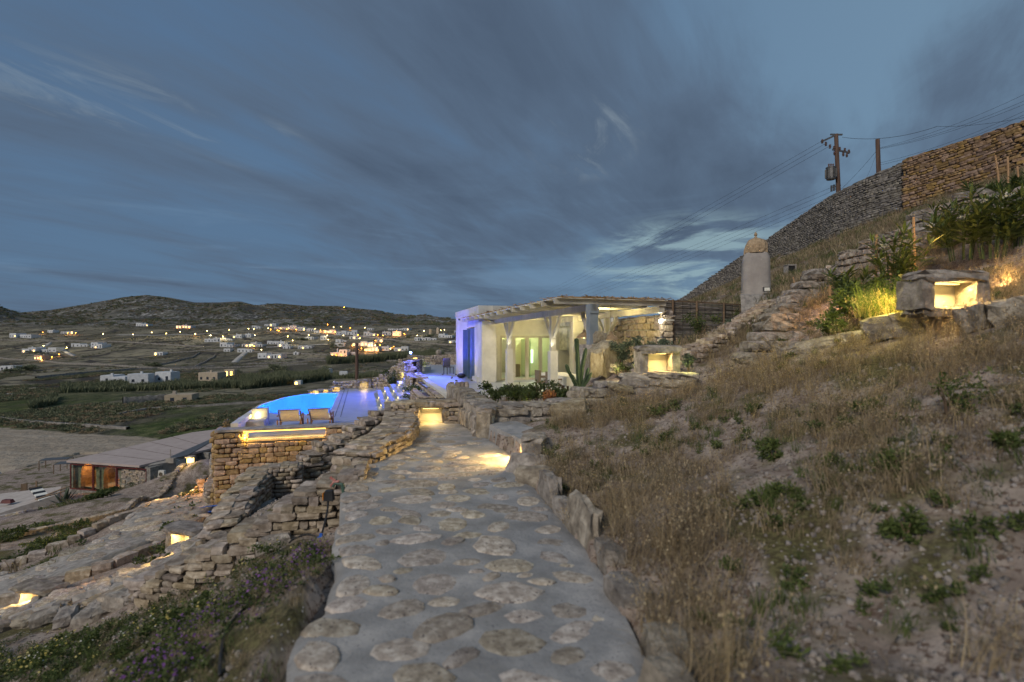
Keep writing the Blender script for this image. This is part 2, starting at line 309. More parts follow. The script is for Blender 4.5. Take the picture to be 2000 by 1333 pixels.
for a in [(1300, 1333, 2.3), (2000, 1333, 1.95), (1600, 1333, 2.1), (2000, 1000, 2.7), (2000, 750, 4.0), (2000, 605, 5.3), (1750, 672, 6.3), (1500, 712, 8), (1330, 765, 8.4),
          (1180, 820, 7.8), (1040, 850, 7.4), (1500, 900, 4.6), (1300, 1000, 4.0), (1700, 900, 3.6), (1750, 1050, 2.9), (1200, 950, 5.3), (1450, 1100, 3.2),
          (1100, 805, 9.2), (1010, 808, 9.6), (1400, 700, 10.5), (1450, 650, 13), (1475, 590, 18), (1380, 655, 14), (1250, 705, 12), (1480, 745, 8.6), (1560, 560, 14.5),
          (1600, 600, 11), (1640, 500, 20), (1520, 530, 28), (1335, 592, 62), (1420, 565, 55), (1500, 515, 47), (1570, 492, 41), (1640, 454, 35), (1700, 430, 32.5), (1775, 404, 30),
          (1850, 374, 27.5), (1930, 347, 25.5), (2000, 320, 24), (2150, 280, 21.5), (1850, 440, 17), (1750, 470, 19), (1650, 540, 13.2), (1760, 500, 12), (1850, 430, 11), (2000, 372, 11),
          (1750, 600, 9), (1850, 560, 8.5), (1950, 520, 8), (2000, 500, 8), (1700, 632, 7.4), (1880, 612, 6.2), (2100, 560, 5.5),
          # left of the path
          (640, 1125, 3.3), (645, 1035, 5.5), (560, 1060, 5.3), (400, 1150, 5.5), (250, 1333, 3.6), (0, 1333, 4.6), (540, 1300, 2.6), (150, 1235, 6.3), (-200, 1333, 5.5),
          (355, 1085, 8.5), (430, 990, 15), (385, 962, 17), (300, 1000, 14), (200, 1100, 10.6), (50, 1188, 8.8), (-100, 1230, 9), (0, 1110, 14), (150, 1050, 14.5), (250, 970, 24),
          (0, 1020, 26), (120, 985, 36), (330, 935, 38), (280, 960, 32), (60, 980, 42), (-200, 1050, 25), (540, 975, 7.8), (620, 935, 8.2), (500, 1000, 7.5), (405, 900, 30)]: cp(*a)
CP += [(x, y, -1.66) for x, y in ((-.2, .5), (-.2, 3), (-.6, 5.5), (-.9, 7.5), (-1.3, 9.5), (.5, 3), (.3, 5.2))]
CP += [(.75, 2.4, -1.58), (.7, 3.6, -1.56), (.4, 5.4, -1.55), (.35, 6.6, -1.5), (1.2, .5, -1.5), (-1.5, 1, -1.8), (2.5, -1, -1.1), (-3, -1, -2.4), (6, 0, 0), (-9, 0, -4.6), (14, 3, 5), (24, 10, 10)]
CP += [(-2.7, 12.5, -3.3), (-4, 14.5, -4.2), (-6, 14.3, -4.7), (-8.6, 14.3, -4.9), (-12, 20, -7), (-16, 28, -10), (-13, 34, -9), (-9, 38, -6), (-5, 47, -5.5), (2, 46, -5), (6, 52, -3.5), (10, 60, 0), (-20, 45, -14), (-9, 52, -11), (0, 62, -11),
       (-2, 20, -2.6), (0, 30, -2.6), (4, 30, -2.4), (4, 20, -2.3), (8, 26, 0), (12, 34, 2.5), (27, 30, 11), (29, 20, 11.5), (26, 45, 10), (25, 62, 6.5), (32, 50, 11), (34, 8, 12)]
for yy in (70,):
    for xx in np.linspace(-60, 34, 14): CP.append((xx, yy, float(zfar(xx, yy))))
for yy in (55, 40, 25, 10): 
    CP.append((-yy * .9 - 12, yy, float(np.interp(yy, [0, 10, 25, 40, 55], [-5, -6.5, -11, -14.5, -15.6]))))
for yy in (0, 25, 50): CP.append((-60, yy, -15.6))
CP = np.array(CP); _n = len(CP)
_D = np.sqrt(((CP[:, None, :2] - CP[None, :, :2]) ** 2).sum(-1) + .09)
_A = np.zeros((_n + 3, _n + 3)); _A[:_n, :_n] = -_D + np.eye(_n) * -.0; _A[:_n, _n] = 1; _A[:_n, _n + 1:] = CP[:, :2]; _A[_n, :_n] = 1; _A[_n + 1:, :_n] = CP[:, :2].T
_S = np.linalg.solve(_A, np.concatenate([CP[:, 2], [0, 0, 0]]))
PATH_L = [(-.95, -1.5), (-1.0, 1.2), (-1.1, 2.4), (-1.24, 3.45), (-1.6, 4.9), (-2.05, 6.4), (-2.2, 7.4), (-2.1, 8.6), (-2.1, 10.2)]
PATH_R = [(.85, -1.5), (.72, 1.2), (.64, 2.4), (.6, 3.4), (.47, 4.28), (.2, 5.6), (.14, 6.8), (-.25, 7.8), (-.5, 8.7), (-.8, 9.4), (-1.1, 10.2)]
def path_lr(y): return (np.interp(y, [p[1] for p in PATH_L], [p[0] for p in PATH_L]), np.interp(y, [p[1] for p in PATH_R], [p[0] for p in PATH_R]))
def znear(x, y):
    x = np.asarray(x, float); y = np.asarray(y, float); sh = x.shape; X = x.ravel(); Y = y.ravel(); Z = np.empty(len(X))
    for i in range(0, len(X), 20000):
        xs, ys = X[i:i + 20000], Y[i:i + 20000]
        D = np.sqrt((xs[:, None] - CP[None, :, 0]) ** 2 + (ys[:, None] - CP[None, :, 1]) ** 2 + .09)
        Z[i:i + 20000] = -D @ _S[:_n] + _S[_n] + _S[_n + 1] * xs + _S[_n + 2] * ys
    dd = np.hypot(X, Y); Z += vnoise(X * 1.1, Y * 1.1, 1, 4) * .10 + vnoise(X * 6, Y * 6, 4, 3) * .03 + vnoise(X / 5, Y / 5, 6, 2) * np.clip(dd - 12, 0, 20) * .02
    l, r = path_lr(Y); inp = (X > l - .1) & (X < r + .04) & (Y < 10.3); Z = np.where(inp, np.minimum(Z, -1.78), Z)
    s = CT * X + ST * Y; t = -ST * X + CT * Y
    Z = np.where((s > -9) & (s < 1.2) & (t > 16.6) & (t < 34), np.minimum(Z, -5.0), Z)
    Z = np.where((s > 1.1) & (s < 5.6) & (t > 11.5) & (t < 44), np.minimum(Z, -2.45), Z)
    Z = np.where((s > 5.3) & (s < 10.8) & (t > 13.2) & (t < 34), np.minimum(Z, -2.1), Z)
    Z = np.where((s > 2.0) & (s < 5.0) & (t > 43.5) & (t < 60), np.minimum(Z, -4), Z)
    return Z.reshape(sh)
def gz(x, y): return float(znear(np.array([x]), np.array([y]))[0])
def G(px, py, d, dz=0):               # a point on the near ground along a viewing direction
    p = P(px, py, d); p.z = gz(p.x, p.y) + dz; return p
def axis(lo, hi, c, s0, g):
    a = [c]; st = s0
    while a[-1] < hi: a.append(a[-1] + st); st *= g
    b = [c]; st = s0
    while b[-1] > lo: b.append(b[-1] - st); st *= g
    return np.array(b[:0:-1] + a)
xs = axis(-62, 40, 0, .055, 1.016); ys = axis(-4, 71, 2.5, .055, 1.013)
XX, YY = np.meshgrid(xs, ys); ZZ = znear(XX, YY); ny, nx = XX.shape
idx = np.arange(nx * ny).reshape(ny, nx); FQ = np.stack([idx[:-1, :-1].ravel(), idx[:-1, 1:].ravel(), idx[1:, 1:].ravel(), idx[1:, :-1].ravel()], 1)

# ground material: pinkish grit with pebbles, straw litter and green film, by place
gm, gb, gl = new_mat('hillside_soil')
def gn(t): return gm.node_tree.nodes.new(t)
pos = gn('ShaderNodeNewGeometry').outputs['Position']
def gnoise(sc, det=6, ro=.6):
    n = gn('ShaderNodeTexNoise'); n.inputs['Scale'].default_value = sc; n.inputs['Detail'].default_value = det; n.inputs['Roughness'].default_value = ro; gl.new(pos, n.inputs['Vector']); return n.outputs['Fac']
def gmr(x, lo, hi):
    n = gn('ShaderNodeMapRange'); n.interpolation_type = 'SMOOTHSTEP'; gl.new(x, n.inputs[0]); n.inputs[1].default_value = lo; n.inputs[2].default_value = hi; return n.outputs[0]
def gmx(f, a, b):
    n = gn('ShaderNodeMix'); n.data_type = 'RGBA'
    for s, v in ((n.inputs[0], f), (n.inputs[6], a), (n.inputs[7], b)):
        if hasattr(v, 'is_linked'): gl.new(v, s)
        elif isinstance(v, tuple): s.default_value = (*v, 1)
        else: s.default_value = v
    return n.outputs[2]
c0 = gmx(gmr(gnoise(3.5), .35, .65), (.22, .175, .145), (.38, .32, .275))
c0 = gmx(gmr(gnoise(22, 4), .52, .62), c0, (.13, .09, .07))
vo = gn('ShaderNodeTexVoronoi'); vo.inputs['Scale'].default_value = 26; gl.new(pos, vo.inputs['Vector'])
peb = gmr(vo.outputs['Distance'], .30, .16)
c0 = gmx(gmr(gnoise(.8, 3), .50, .62), c0, gmx(gmr(gnoise(30, 3), .45, .6), (.08, .07, .035), (.14, .13, .06)))
mpb = gn('ShaderNodeMath'); mpb.operation = 'MULTIPLY'; gl.new(peb, mpb.inputs[0]); gl.new(gmr(gnoise(6, 3), .5, .6), mpb.inputs[1])
c0 = gmx(mpb.outputs[0], c0, (.50, .47, .44))
gl.new(c0, gb.inputs['Base Color']); gb.inputs['Roughness'].default_value = .95; gb.inputs['Specular IOR Level'].default_value = .15
ad = gn('ShaderNodeMath'); ad.operation = 'ADD'; gl.new(gnoise(14, 8, .7), ad.inputs[0]); gl.new(mpb.outputs[0], ad.inputs[1])
bp = gn('ShaderNodeBump'); bp.inputs['Strength'].default_value = .8; bp.inputs['Distance'].default_value = .03; gl.new(ad.outputs[0], bp.inputs['Height']); gl.new(bp.outputs[0], gb.inputs['Normal'])
o = link(bpy.data.objects.new('hillside_ground', np_mesh('hillside_ground', np.stack([XX, YY, ZZ], -1).reshape(-1, 3), FQ, gm, True))); tag(o, kind='structure')

gm2 = gm
# far valley, hills, beach
us = np.linspace(-1.75, 1.6, 620); ds = np.geomspace(44, 2200, 420)
UU, DD = np.meshgrid(us, ds); FX = UU * DD; FY = DD; FZ = zfar(FX, FY)
# beach sheet and sea lie in the same terrain: the shore dips under the water to the left
FZ = np.where((DD < 71) & (FX > -60) & (FX < 38), FZ - 2.5, FZ)
shore = -FX - (50 + (FY - 55) * 1.35)                          # >0 is seaward
FZ = np.where((DD < 160), np.where(shore > 0, FZ - np.clip(shore * .12, 0, 3), FZ), FZ)
idx = np.arange(UU.size).reshape(UU.shape); FQ = np.stack([idx[:-1, :-1].ravel(), idx[:-1, 1:].ravel(), idx[1:, 1:].ravel(), idx[1:, :-1].ravel()], 1)
fm, fb, gl = new_mat('valley_fields'); gm = fm
pos = gn('ShaderNodeNewGeometry').outputs['Position']
spx = gn('ShaderNodeSeparateXYZ'); gl.new(pos, spx.inputs[0])
def msc(sx, sy, sc, det=5, ro=.6, dis=0):
    mp = gn('ShaderNodeMapping'); mp.inputs['Scale'].default_value = (sx, sy, 1); gl.new(pos, mp.inputs[0])
    n = gn('ShaderNodeTexNoise'); n.inputs['Scale'].default_value = sc; n.inputs['Detail'].default_value = det; n.inputs['Roughness'].default_value = ro; n.inputs['Distortion'].default_value = dis; gl.new(mp.outputs[0], n.inputs['Vector']); return n.outputs['Fac']
base = gmx(gmr(msc(1, .45, .03, 6), .38, .62), (.10, .092, .068), (.25, .225, .165))
base = gmx(gmr(msc(1, .3, .35, 6, .7), .50, .66), base, (.055, .06, .04))
base = gmx(gmr(msc(1, .25, .11, 4), .55, .68), base, (.28, .25, .17))
# field parcels
vv = gn('ShaderNodeTexVoronoi'); vv.feature = 'DISTANCE_TO_EDGE'; mp = gn('ShaderNodeMapping'); mp.inputs['Scale'].default_value = (.02, .028, 0); mp.inputs['Rotation'].default_value = (0, 0, .5); gl.new(pos, mp.inputs[0])
nd = gn('ShaderNodeTexNoise'); nd.inputs['Scale'].default_value = .05; gl.new(pos, nd.inputs['Vector']); av = gn('ShaderNodeVectorMath'); av.operation = 'MULTIPLY_ADD'; gl.new(nd.outputs['Color'], av.inputs[0]); av.inputs[1].default_value = (.6, .6, 0); gl.new(mp.outputs[0], av.inputs[2]); gl.new(av.outputs[0], vv.inputs['Vector']); vv.inputs['Scale'].default_value = 1
base = gmx(gmr(vv.outputs['Distance'], .05, .015), base, (.06, .055, .05))
# green wet ground near the beach
grn = gn('ShaderNodeMath'); grn.operation = 'MULTIPLY'; gl.new(gmr(spx.outputs[1], 175, 125), grn.inputs[0]); gl.new(gmr(msc(1, .55, .05, 4), .40, .58), grn.inputs[1])
base = gmx(grn.outputs[0], base, gmx(gmr(msc(1, .5, .5, 5, .7), .4, .62), (.045, .07, .02), (.13, .14, .06)))
tuf = gn('ShaderNodeMath'); tuf.operation = 'MULTIPLY'; gl.new(gmr(spx.outputs[1], 230, 120), tuf.inputs[0]); gl.new(gmr(msc(1, .35, .8, 6, .75), .49, .60), tuf.inputs[1])
base = gmx(tuf.outputs[0], base, (.05, .055, .025))
# hills: dark scrub with grey rock outcrops
hill = gmx(gmr(msc(1, 1, .02, 6), .35, .65), (.06, .06, .055), (.125, .12, .10))
rk = gn('ShaderNodeMath'); rk.operation = 'MULTIPLY'; gl.new(gmr(msc(1, .5, .16, 8, .75, .5), .50, .60), rk.inputs[0]); gl.new(gmr(msc(1, 1, .012, 4), .38, .6), rk.inputs[1])
hill = gmx(rk.outputs[0], hill, (.34, .335, .33))
base = gmx(gmr(spx.outputs[1], 560, 700), base, hill)
# sand: seaward of the field edge
sf = gn('ShaderNodeMath'); sf.operation = 'MULTIPLY_ADD'; gl.new(spx.outputs[1], sf.inputs[0]); sf.inputs[1].default_value = -1; sf.inputs[2].default_value = 0
e1 = gn('ShaderNodeMath'); e1.operation = 'MULTIPLY_ADD'; gl.new(spx.outputs[0], e1.inputs[0]); e1.inputs[1].default_value = -.30; e1.inputs[2].default_value = 64.5     # edge distance for this x
e2 = gn('ShaderNodeMath'); e2.operation = 'ADD'; gl.new(e1.outputs[0], e2.inputs[0]); gl.new(sf.outputs[0], e2.inputs[1])
e3 = gn('ShaderNodeMath'); e3.operation = 'MULTIPLY_ADD'; gl.new(msc(1, 1, .2, 4), e3.inputs[0]); e3.inputs[1].default_value = 6; gl.new(e2.outputs[0], e3.inputs[2])
sand = gmx(gmr(msc(.5, 2.4, .25, 5, .6, 1.2), .4, .62), (.30, .255, .20), (.37, .32, .26))
sand = gmx(gmr(msc(.3, 3.5, .5, 4, .6, 1.5), .56, .66), sand, (.25, .21, .165))
base = gmx(gmr(e3.outputs[0], 2.5, 3.6), base, sand)
gl.new(base, fb.inputs['Base Color']); fb.inputs['Roughness'].default_value = .95; fb.inputs['Specular IOR Level'].default_value = .1
bp = gn('ShaderNodeBump'); bp.inputs['Strength'].default_value = .7; bp.inputs['Distance'].default_value = 1.5; gl.new(msc(1, .6, .5, 6, .7), bp.inputs['Height']); gl.new(bp.outputs[0], fb.inputs['Normal'])
o = link(bpy.data.objects.new('valley_and_hills', np_mesh('valley_and_hills', np.stack([FX, FY, FZ], -1).reshape(-1, 3), FQ, fm, True))); tag(o, kind='structure')
# sea
sm = mat('sea_water', [(.02, .04, .06), (.03, .05, .07)], .2, .12, .3, 1.2, coords='Position', dist=.1, spec=.6)
mb = MB(); mb.add([(-900, -300, -15.9), (-20, -300, -15.9), (-20, 400, -15.9), (-900, 400, -15.9)], [(0, 1, 2, 3)]); tag(mb.build('sea', sm), kind='structure')

# ================================================================ stones and dry-stone walls
def stone_mesh(name, m, seed, sph=.35, n=2, jit=.09, flat=True):
    """rounded irregular block in the unit cube (-.5..+.5)"""
    rs = random.Random(seed); vs = {}; fs = []
    def vid(a, b, c):
        k = (a, b, c)
        if k not in vs: vs[k] = len(vs)
        return vs[k]
    rng = range(n)
    for ax in range(3):
        for side in (0, n):
            for i in rng:
                for j in rng:
                    q = []
                    for (u, v) in ((i, j), (i + 1, j), (i + 1, j + 1), (i, j + 1)):
                        c = [0, 0, 0]; c[ax] = side; c[(ax + 1) % 3] = u; c[(ax + 2) % 3] = v; q.append(vid(*c))
                    fs.append(q if side == n else q[::-1])
    pts = []
    for (a, b, c) in vs:
        p = Vector((a / n - .5, b / n - .5, c / n - .5)); q = p.normalized() * .58; w = p.lerp(q, sph)
        w += Vector((rs.uniform(-jit, jit), rs.uniform(-jit, jit), rs.uniform(-jit, jit))); pts.append(tuple(w))
    mb = MB(); mb.add(pts, fs); return mb.mesh(name, m, not flat)
STONES = [stone_mesh('wall_stone', M['stone'], i, .30, 2, .07) for i in range(10)]
STONES_Y = [stone_mesh('amber_lit_stone', M['stone_y'], i + 20, .42, 3, .045) for i in range(10)]
STONES_D = [stone_mesh('hill_stone', M['stone_d'], i + 60, .34, 2, .08) for i in range(8)]
STONES_U = [stone_mesh('orange_lit_hill_stone', M['stone_u'], i + 70, .34, 2, .08) for i in range(8)]
JAMBS = [stone_mesh('lamp_jamb', M['rock'], i + 50, .10, 3, .05) for i in range(5)]
ROCKS = [stone_mesh('rough_rock', M['rock'], i + 40, .35, 3, .07) for i in range(8)]
def dummy(): pass
def stone_at(name, me, p, sx, sy, sz, rz, parent, tilt=.06, rs=random):
    o = bpy.data.objects.new(name, me); C.objects.link(o); o.parent = parent
    o.location = p; o.rotation_euler = (rs.uniform(-tilt, tilt), rs.uniform(-tilt, tilt), rz); o.scale = (sx, sy, sz); return o
def seg_lookup(pts):
    L_ = [0]
    for a, b in zip(pts, pts[1:]): L_.append(L_[-1] + (Vector(b[:2]) - Vector(a[:2])).length)
    def at(s):
        s = min(max(s, 0), L_[-1])
        for i in range(len(pts) - 1):
            if s <= L_[i + 1] or i == len(pts) - 2:
                f = (s - L_[i]) / max(L_[i + 1] - L_[i], 1e-6); a, b = pts[i], pts[i + 1]; d = (Vector(b[:2]) - Vector(a[:2])).normalized()
                return [a[k] * (1 - f) + b[k] * f for k in range(len(a))], d
    return at, L_[-1]
def stone_wall(name, label, cat, pts, thick=.45, sl=.3, sh=.14, mesh=None, faces=(1,), cap=True, cap_h=.08, core=None, limit=300, joined=None, seed=1, step=0, group=None, capmat=None, parent=None, capstone=True, proud=.03, capsl=None, maxcap=400, end=True):
    """pts: (x, y, z_bottom, z_top); stones cover the chosen faces (+1 = right-hand side of travel, -1 = left), the top gets cap stones.
       Stones past the limit are joined into one part."""
    mesh = mesh or STONES; rs = random.Random(seed); at, Lw = seg_lookup(pts)
    root = parent or thing(name, label, cat, (0, 0, 0), 0, group)
    # core
    n = max(2, int(Lw / .35)); mb = MB(); vs = []
    for i in range(n + 1):
        q, d = at(Lw * i / n); nr = Vector((d.y, -d.x)); zt = q[3]
        if step: zt = math.floor(zt / step) * step
        for sgn in (-1, 1):
            vs += [(q[0] + nr.x * sgn * thick / 2, q[1] + nr.y * sgn * thick / 2, q[2]), (q[0] + nr.x * sgn * thick / 2, q[1] + nr.y * sgn * thick / 2, zt - (cap_h * .6 if cap else 0))]
    fs = []
    for i in range(n):
        a = i * 4; b = a + 4; fs += [(a, b, b + 1, a + 1), (a + 2, a + 3, b + 3, b + 2), (a + 1, b + 1, b + 3, a + 3)]
    fs += [(0, 1, 3, 2), (n * 4, n * 4 + 2, n * 4 + 3, n * 4 + 1)]
    mb.add(vs, fs); mb.build('core', core or M['joint'], root)
    # face stones
    spec = []
    for sgn in faces:
        z0 = min(q[2] for q in pts); z1 = max(q[3] for q in pts); z = z0; row = 0
        while z < z1:
            h = sh * rs.uniform(.75, 1.3); s = rs.uniform(0, .3) * sl - sl * .5
            while s < Lw:
                w = sl * rs.choice((.45, .6, .8, 1, 1.2, 1.6)) * rs.uniform(.9, 1.1); sc = s + w / 2
                if 0 <= sc <= Lw:
                    q, d = at(sc); zt = q[3]
                    if step: zt = math.floor(zt / step) * step
                    if z + h * .45 > q[2] - .02 and z + h * .55 < zt - (cap_h * .3 if cap else 0):
                        hv = h * rs.uniform(.72, 1.12)
                        nr = Vector((d.y, -d.x)) * sgn; dz = rs.uniform(-.012, .012)
                        spec.append((Vector((q[0] + nr.x * (thick / 2 - .02 + proud * rs.uniform(.2, 1.3)), q[1] + nr.y * (thick / 2 - .02 + proud * rs.uniform(.2, 1.3)), z + h / 2 + dz)), w * .97, .14 if thick > .2 else thick * .6, hv * .97, math.atan2(d.y, d.x)))
                s += w
            z += h; row += 1
    caps = []
    if cap and capstone:
        cs = capsl or sl * 1.25
        s = 0
        while s < Lw:
            w = cs * rs.uniform(.7, 1.4); q, d = at(min(s + w / 2, Lw)); zt = q[3]
            if step: zt = math.floor(zt / step) * step
            nr = Vector((d.y, -d.x)); k = max(1, int(thick / (cs * .9)))
            for j in range(k):
                off = (j + .5) / k - .5
                caps.append((Vector((q[0] + nr.x * off * thick, q[1] + nr.y * off * thick, zt - cap_h * .35 + rs.uniform(-.012, .015))), w * 1.03, thick / k * 1.14, cap_h * rs.uniform(.8, 1.4), math.atan2(d.y, d.x)))
            s += w
    if end:
        for s_, sg in ((0, -1), (Lw, 1)):
            q, d = at(s_); nr = Vector((d.y, -d.x)); z = q[2]
            while z < q[3] - cap_h * .6:
                h = sh * rs.uniform(.8, 1.3); w = -thick / 2
                while w < thick / 2 - .05:
                    ww = min(sl * rs.uniform(.6, 1.1), thick / 2 - w + .04)
                    spec.append((Vector((q[0] + nr.x * (w + ww / 2) + d.x * sg * .02, q[1] + nr.y * (w + ww / 2) + d.y * sg * .02, z + h / 2)), ww * .97, .12, h * .95, math.atan2(nr.y, nr.x))); w += ww
                z += h
    spec.sort(key=lambda a: -(a[1] * a[3]) / max(a[0].length, 1) ** 2)
    for (p, a, b, c, rz) in caps[:maxcap]: stone_at('cap_stone', rs.choice(mesh), p, a, b, c, rz, root, .03, rs)
    for (p, a, b, c, rz) in spec[:limit]: stone_at('stone', rs.choice(mesh), p, a, b, c, rz, root, .05, rs)
    rest = spec[limit:]
    if rest: join_stones('stones', rest, mesh, joined or M['stone_i'], root, rs)
    return root
def join_stones(name, rest, mesh, m, parent, rs, tilt=.05):
    base = []
    for me in mesh:
        v = np.empty(len(me.vertices) * 3, np.float32); me.vertices.foreach_get('co', v); f = np.array([list(p.vertices) for p in me.polygons]); base.append((v.reshape(-1, 3), f))
    V = []; F_ = []; n = 0
    for (p, a, b, c, rz) in rest:
        v, f = rs.choice(base); e = np.array(Euler((rs.uniform(-tilt, tilt), rs.uniform(-tilt, tilt), rz)).to_matrix())
        V.append((v * np.array([a, b, c])) @ e.T + np.array(p)); F_.append(f + n); n += len(v)
    o = link(bpy.data.objects.new(name, np_mesh(name, np.concatenate(V), np.concatenate(F_), m)), parent); o['kind'] = 'stuff'; return o
# ================================================================ the stone path
def irregular(pts, amp, step=.12, seed=3):
    o_ = []; rs = random.Random(seed)
    for a, b in zip(pts, pts[1:]):
        n = max(1, int((Vector(b) - Vector(a)).length / step))
        for i in range(n): f = i / n; o_.append((a[0] * (1 - f) + b[0] * f + rs.uniform(-amp, amp), a[1] * (1 - f) + b[1] * f))
    o_.append(pts[-1]); return o_
ysl = np.arange(-1.5, 10.25, .1); nxp = 26; V = []; F_ = []
for j, y in enumerate(ysl):
    l, r = path_lr(y); l += vnoise(y * 2.2, .3, 8, 3) * .12; r += .05
    for i in range(nxp + 1):
        u = i / nxp; x = l + (r - l) * u; e = min(u, 1) * (r - l); z = -1.6 + vnoise(x * 2.5, y * 2.5, 12, 3) * .025 - .05 * math.exp(-(e / .07) ** 2) - (.02 if u > .97 else 0)
        V.append((x, y, float(z)))
    V.insert(len(V) - nxp - 1, (l - .03, y, -2.35))
k = nxp + 2
for j in range(len(ysl) - 1):
    for i in range(k - 1): a = j * k + i; F_.append((a, a + 1, a + k + 1, a + k))
path = link(bpy.data.objects.new('stone_path', np_mesh('stone_path', V, F_, M['mortar'], True))); tag(path, kind='structure')
PV = []
for i in range(9):
    rs = random.Random(90 + i); n = 10; top = []; mid = []; bot = []; ph = rs.uniform(0, 6)
    for q in range(n):
        a = 2 * math.pi * q / n; r = .5 * (1 + .16 * math.sin(2 * a + ph) + rs.uniform(-.14, .12)); 
        top.append((r * .84 * math.cos(a), r * .84 * math.sin(a), .5 + rs.uniform(-.12, .10))); mid.append((r * math.cos(a), r * math.sin(a), .15)); bot.append((r * 1.05 * math.cos(a), r * 1.05 * math.sin(a), -.5))
    mb = MB(); mb.add([(rs.uniform(-.05, .05), rs.uniform(-.05, .05), .58)] + top + mid + bot, [(0, 1 + q, 1 + (q + 1) % n) for q in range(n)] + [(1 + q, 1 + n + q, 1 + n + (q + 1) % n, 1 + (q + 1) % n) for q in range(n)] + [(1 + n + q, 1 + 2 * n + q, 1 + 2 * n + (q + 1) % n, 1 + n + (q + 1) % n) for q in range(n)])
    PV.append(mb.mesh('paving_stone', M['pave'], True))
rs = random.Random(5); placed = []
def try_place(x, y, a, b, edge=False):
    for (px_, py_, pa, pb) in placed:
        if abs(y - py_) > .6: continue
        dx = (x - px_) / (a + pa + .018); dy = (y - py_) / (b + pb + .018)
        if dx * dx + dy * dy < .92: return False
    placed.append((x, y, a, b)); return True
y = .9
while y < 9.3:
    l, r = path_lr(y); a = rs.uniform(.11, .17); b = rs.uniform(.09, .14); try_place(l + a * 1.0 + .03 + vnoise(y * 2.2, .3, 8, 3) * .12, y, a, b, True); y += b * 2 + .04
for lo, hi, tries in ((.155, .21, 160), (.115, .15, 1600), (.08, .11, 1800), (.05, .075, 300)):
    for _ in range(tries):
        y = rs.uniform(.7, 9.8); l, r = path_lr(y); a = rs.uniform(lo, hi); b = a * rs.uniform(.55, .95); x = rs.uniform(l + a, max(r - a * .9, l + a + .01)); try_place(x, y, a, b)
for (x, y, a, b) in placed:
    bury = rs.uniform(-.010, .004) - max(0, y - 7) * .006 - (max(0, x - path_lr(y)[1] + .7) * .02)
    stone_at('paving_stone', rs.choice(PV), (x, y, -1.600 + bury + float(vnoise(x * 2.5, y * 2.5, 12, 3)) * .025), a * 2, b * 2, .030, rs.uniform(-.5, .5), path, .02, rs)
# kerb of upright rocks on the right
kerb = thing('path_kerb', 'row of upright rough slabs edging the right side of the stone path', 'kerb', (0, 0, 0))
for (x, y, z, a, b, c, rz) in [(.20, 6.3, -1.54, .16, .5, .30, 1.6), (.28, 5.75, -1.54, .15, .48, .26, 1.3), (.38, 5.25, -1.52, .12, .55, .34, .18), (.50, 4.72, -1.56, .14, .4, .22, .3), (.58, 4.25, -1.51, .11, .62, .40, .2), (.70, 3.7, -1.58, .16, .38, .24, .1),
                              (.72, 3.2, -1.60, .2, .3, .22, .3), (.80, 2.6, -1.6, .2, .34, .2, 0), (.70, 2.2, -1.56, .16, .34, .28, .5), (.86, 1.7, -1.62, .2, .3, .2, 0)]:
    stone_at('kerb_stone', rs.choice(ROCKS), (x, y, z), a, b, c, rz, kerb, .12, rs)
# rendered bench-kerb between the corner wall and the niche lamp
mb = MB(); mb.add([(-.48, 8.65, -1.75), (-.2, 7.9, -1.75), (.12, 6.98, -1.75), (.5, 7.05, -1.75), (.4, 7.9, -1.75), (.0, 8.9, -1.75), (-.45, 8.65, -1.38), (-.15, 7.9, -1.38), (.16, 6.98, -1.36), (.46, 7.05, -1.34), (.36, 7.9, -1.35), (.0, 8.9, -1.36)],
       [(0, 1, 7, 6), (1, 2, 8, 7), (2, 3, 9, 8), (3, 4, 10, 9), (4, 5, 11, 10), (6, 7, 10, 11), (7, 8, 9, 10), (5, 0, 6, 11)])
tag(mb.build('low_kerb_wall', M['mortar']), 'low smooth cement kerb between the corner garden wall and the first niche lamp', 'kerb')

# ================================================================ stone niche lamps
def stone_lamp(loc, rz, w, h, d, label, power=14, lintel=1.0, group='stone niche lamps', rock=None, jw=.34, lh=.3, col=(1, .66, .22), spill=True, lamp_r=.03):
    """opening of w x h facing local -Y; two jambs, a rock lintel, rendered recess, lamp strip under the lintel"""
    t = thing('niche_lamp', label, 'garden lamp', loc, rz, group); rs = random.Random(int(abs(loc[0] * 100 + loc[1] * 77)))
    rock = rock or M['rock']
    for sgn in (-1, 1):
        o = bpy.data.objects.new('jamb', rs.choice(JAMBS)); C.objects.link(o); o.parent = t; o.location = (sgn * (w / 2 + jw * w / 2 + .012), d * .45, h * .5); o.scale = (jw * w * 1.0, d * 1.15, h * 1.18)
    o = bpy.data.objects.new('lintel', rs.choice(ROCKS)); C.objects.link(o); o.parent = t; o.location = (0, d * .42, h + lh * h * .42); o.scale = (w * (1 + 2 * jw) * lintel, d * 1.35, lh * h * 1.25); o.rotation_euler = (0, rs.uniform(-.05, .05), 0)
    o = bpy.data.objects.new('base_stone', rs.choice(ROCKS)); C.objects.link(o); o.parent = t; o.location = (0, d * .5, -.05); o.scale = (w * (1 + 1.6 * jw), d * 1.1, .14)
    mb = MB(); mb.box(-w / 2 - .01, w / 2 + .01, d * .72, d * .95, 0, h + .02); mb.build('recess_back', M['plaster'], t)
    mb = MB(); mb.box(-w * .36, w * .36, d * .30, d * .46, h - .035, h - .01); mb.build('lamp_strip', M['strip'], t)
    ld = bpy.data.lights.new('niche_light', 'AREA'); ld.shape = 'RECTANGLE'; ld.size = w * .7; ld.size_y = d * .2; ld.energy = power * .20; ld.color = col
    lo = bpy.data.objects.new('niche_light', ld); C.objects.link(lo); lo.parent = t; lo.location = (0, d * .22, h - .045); lo.rotation_euler = (R(-32), 0, 0)
    return t
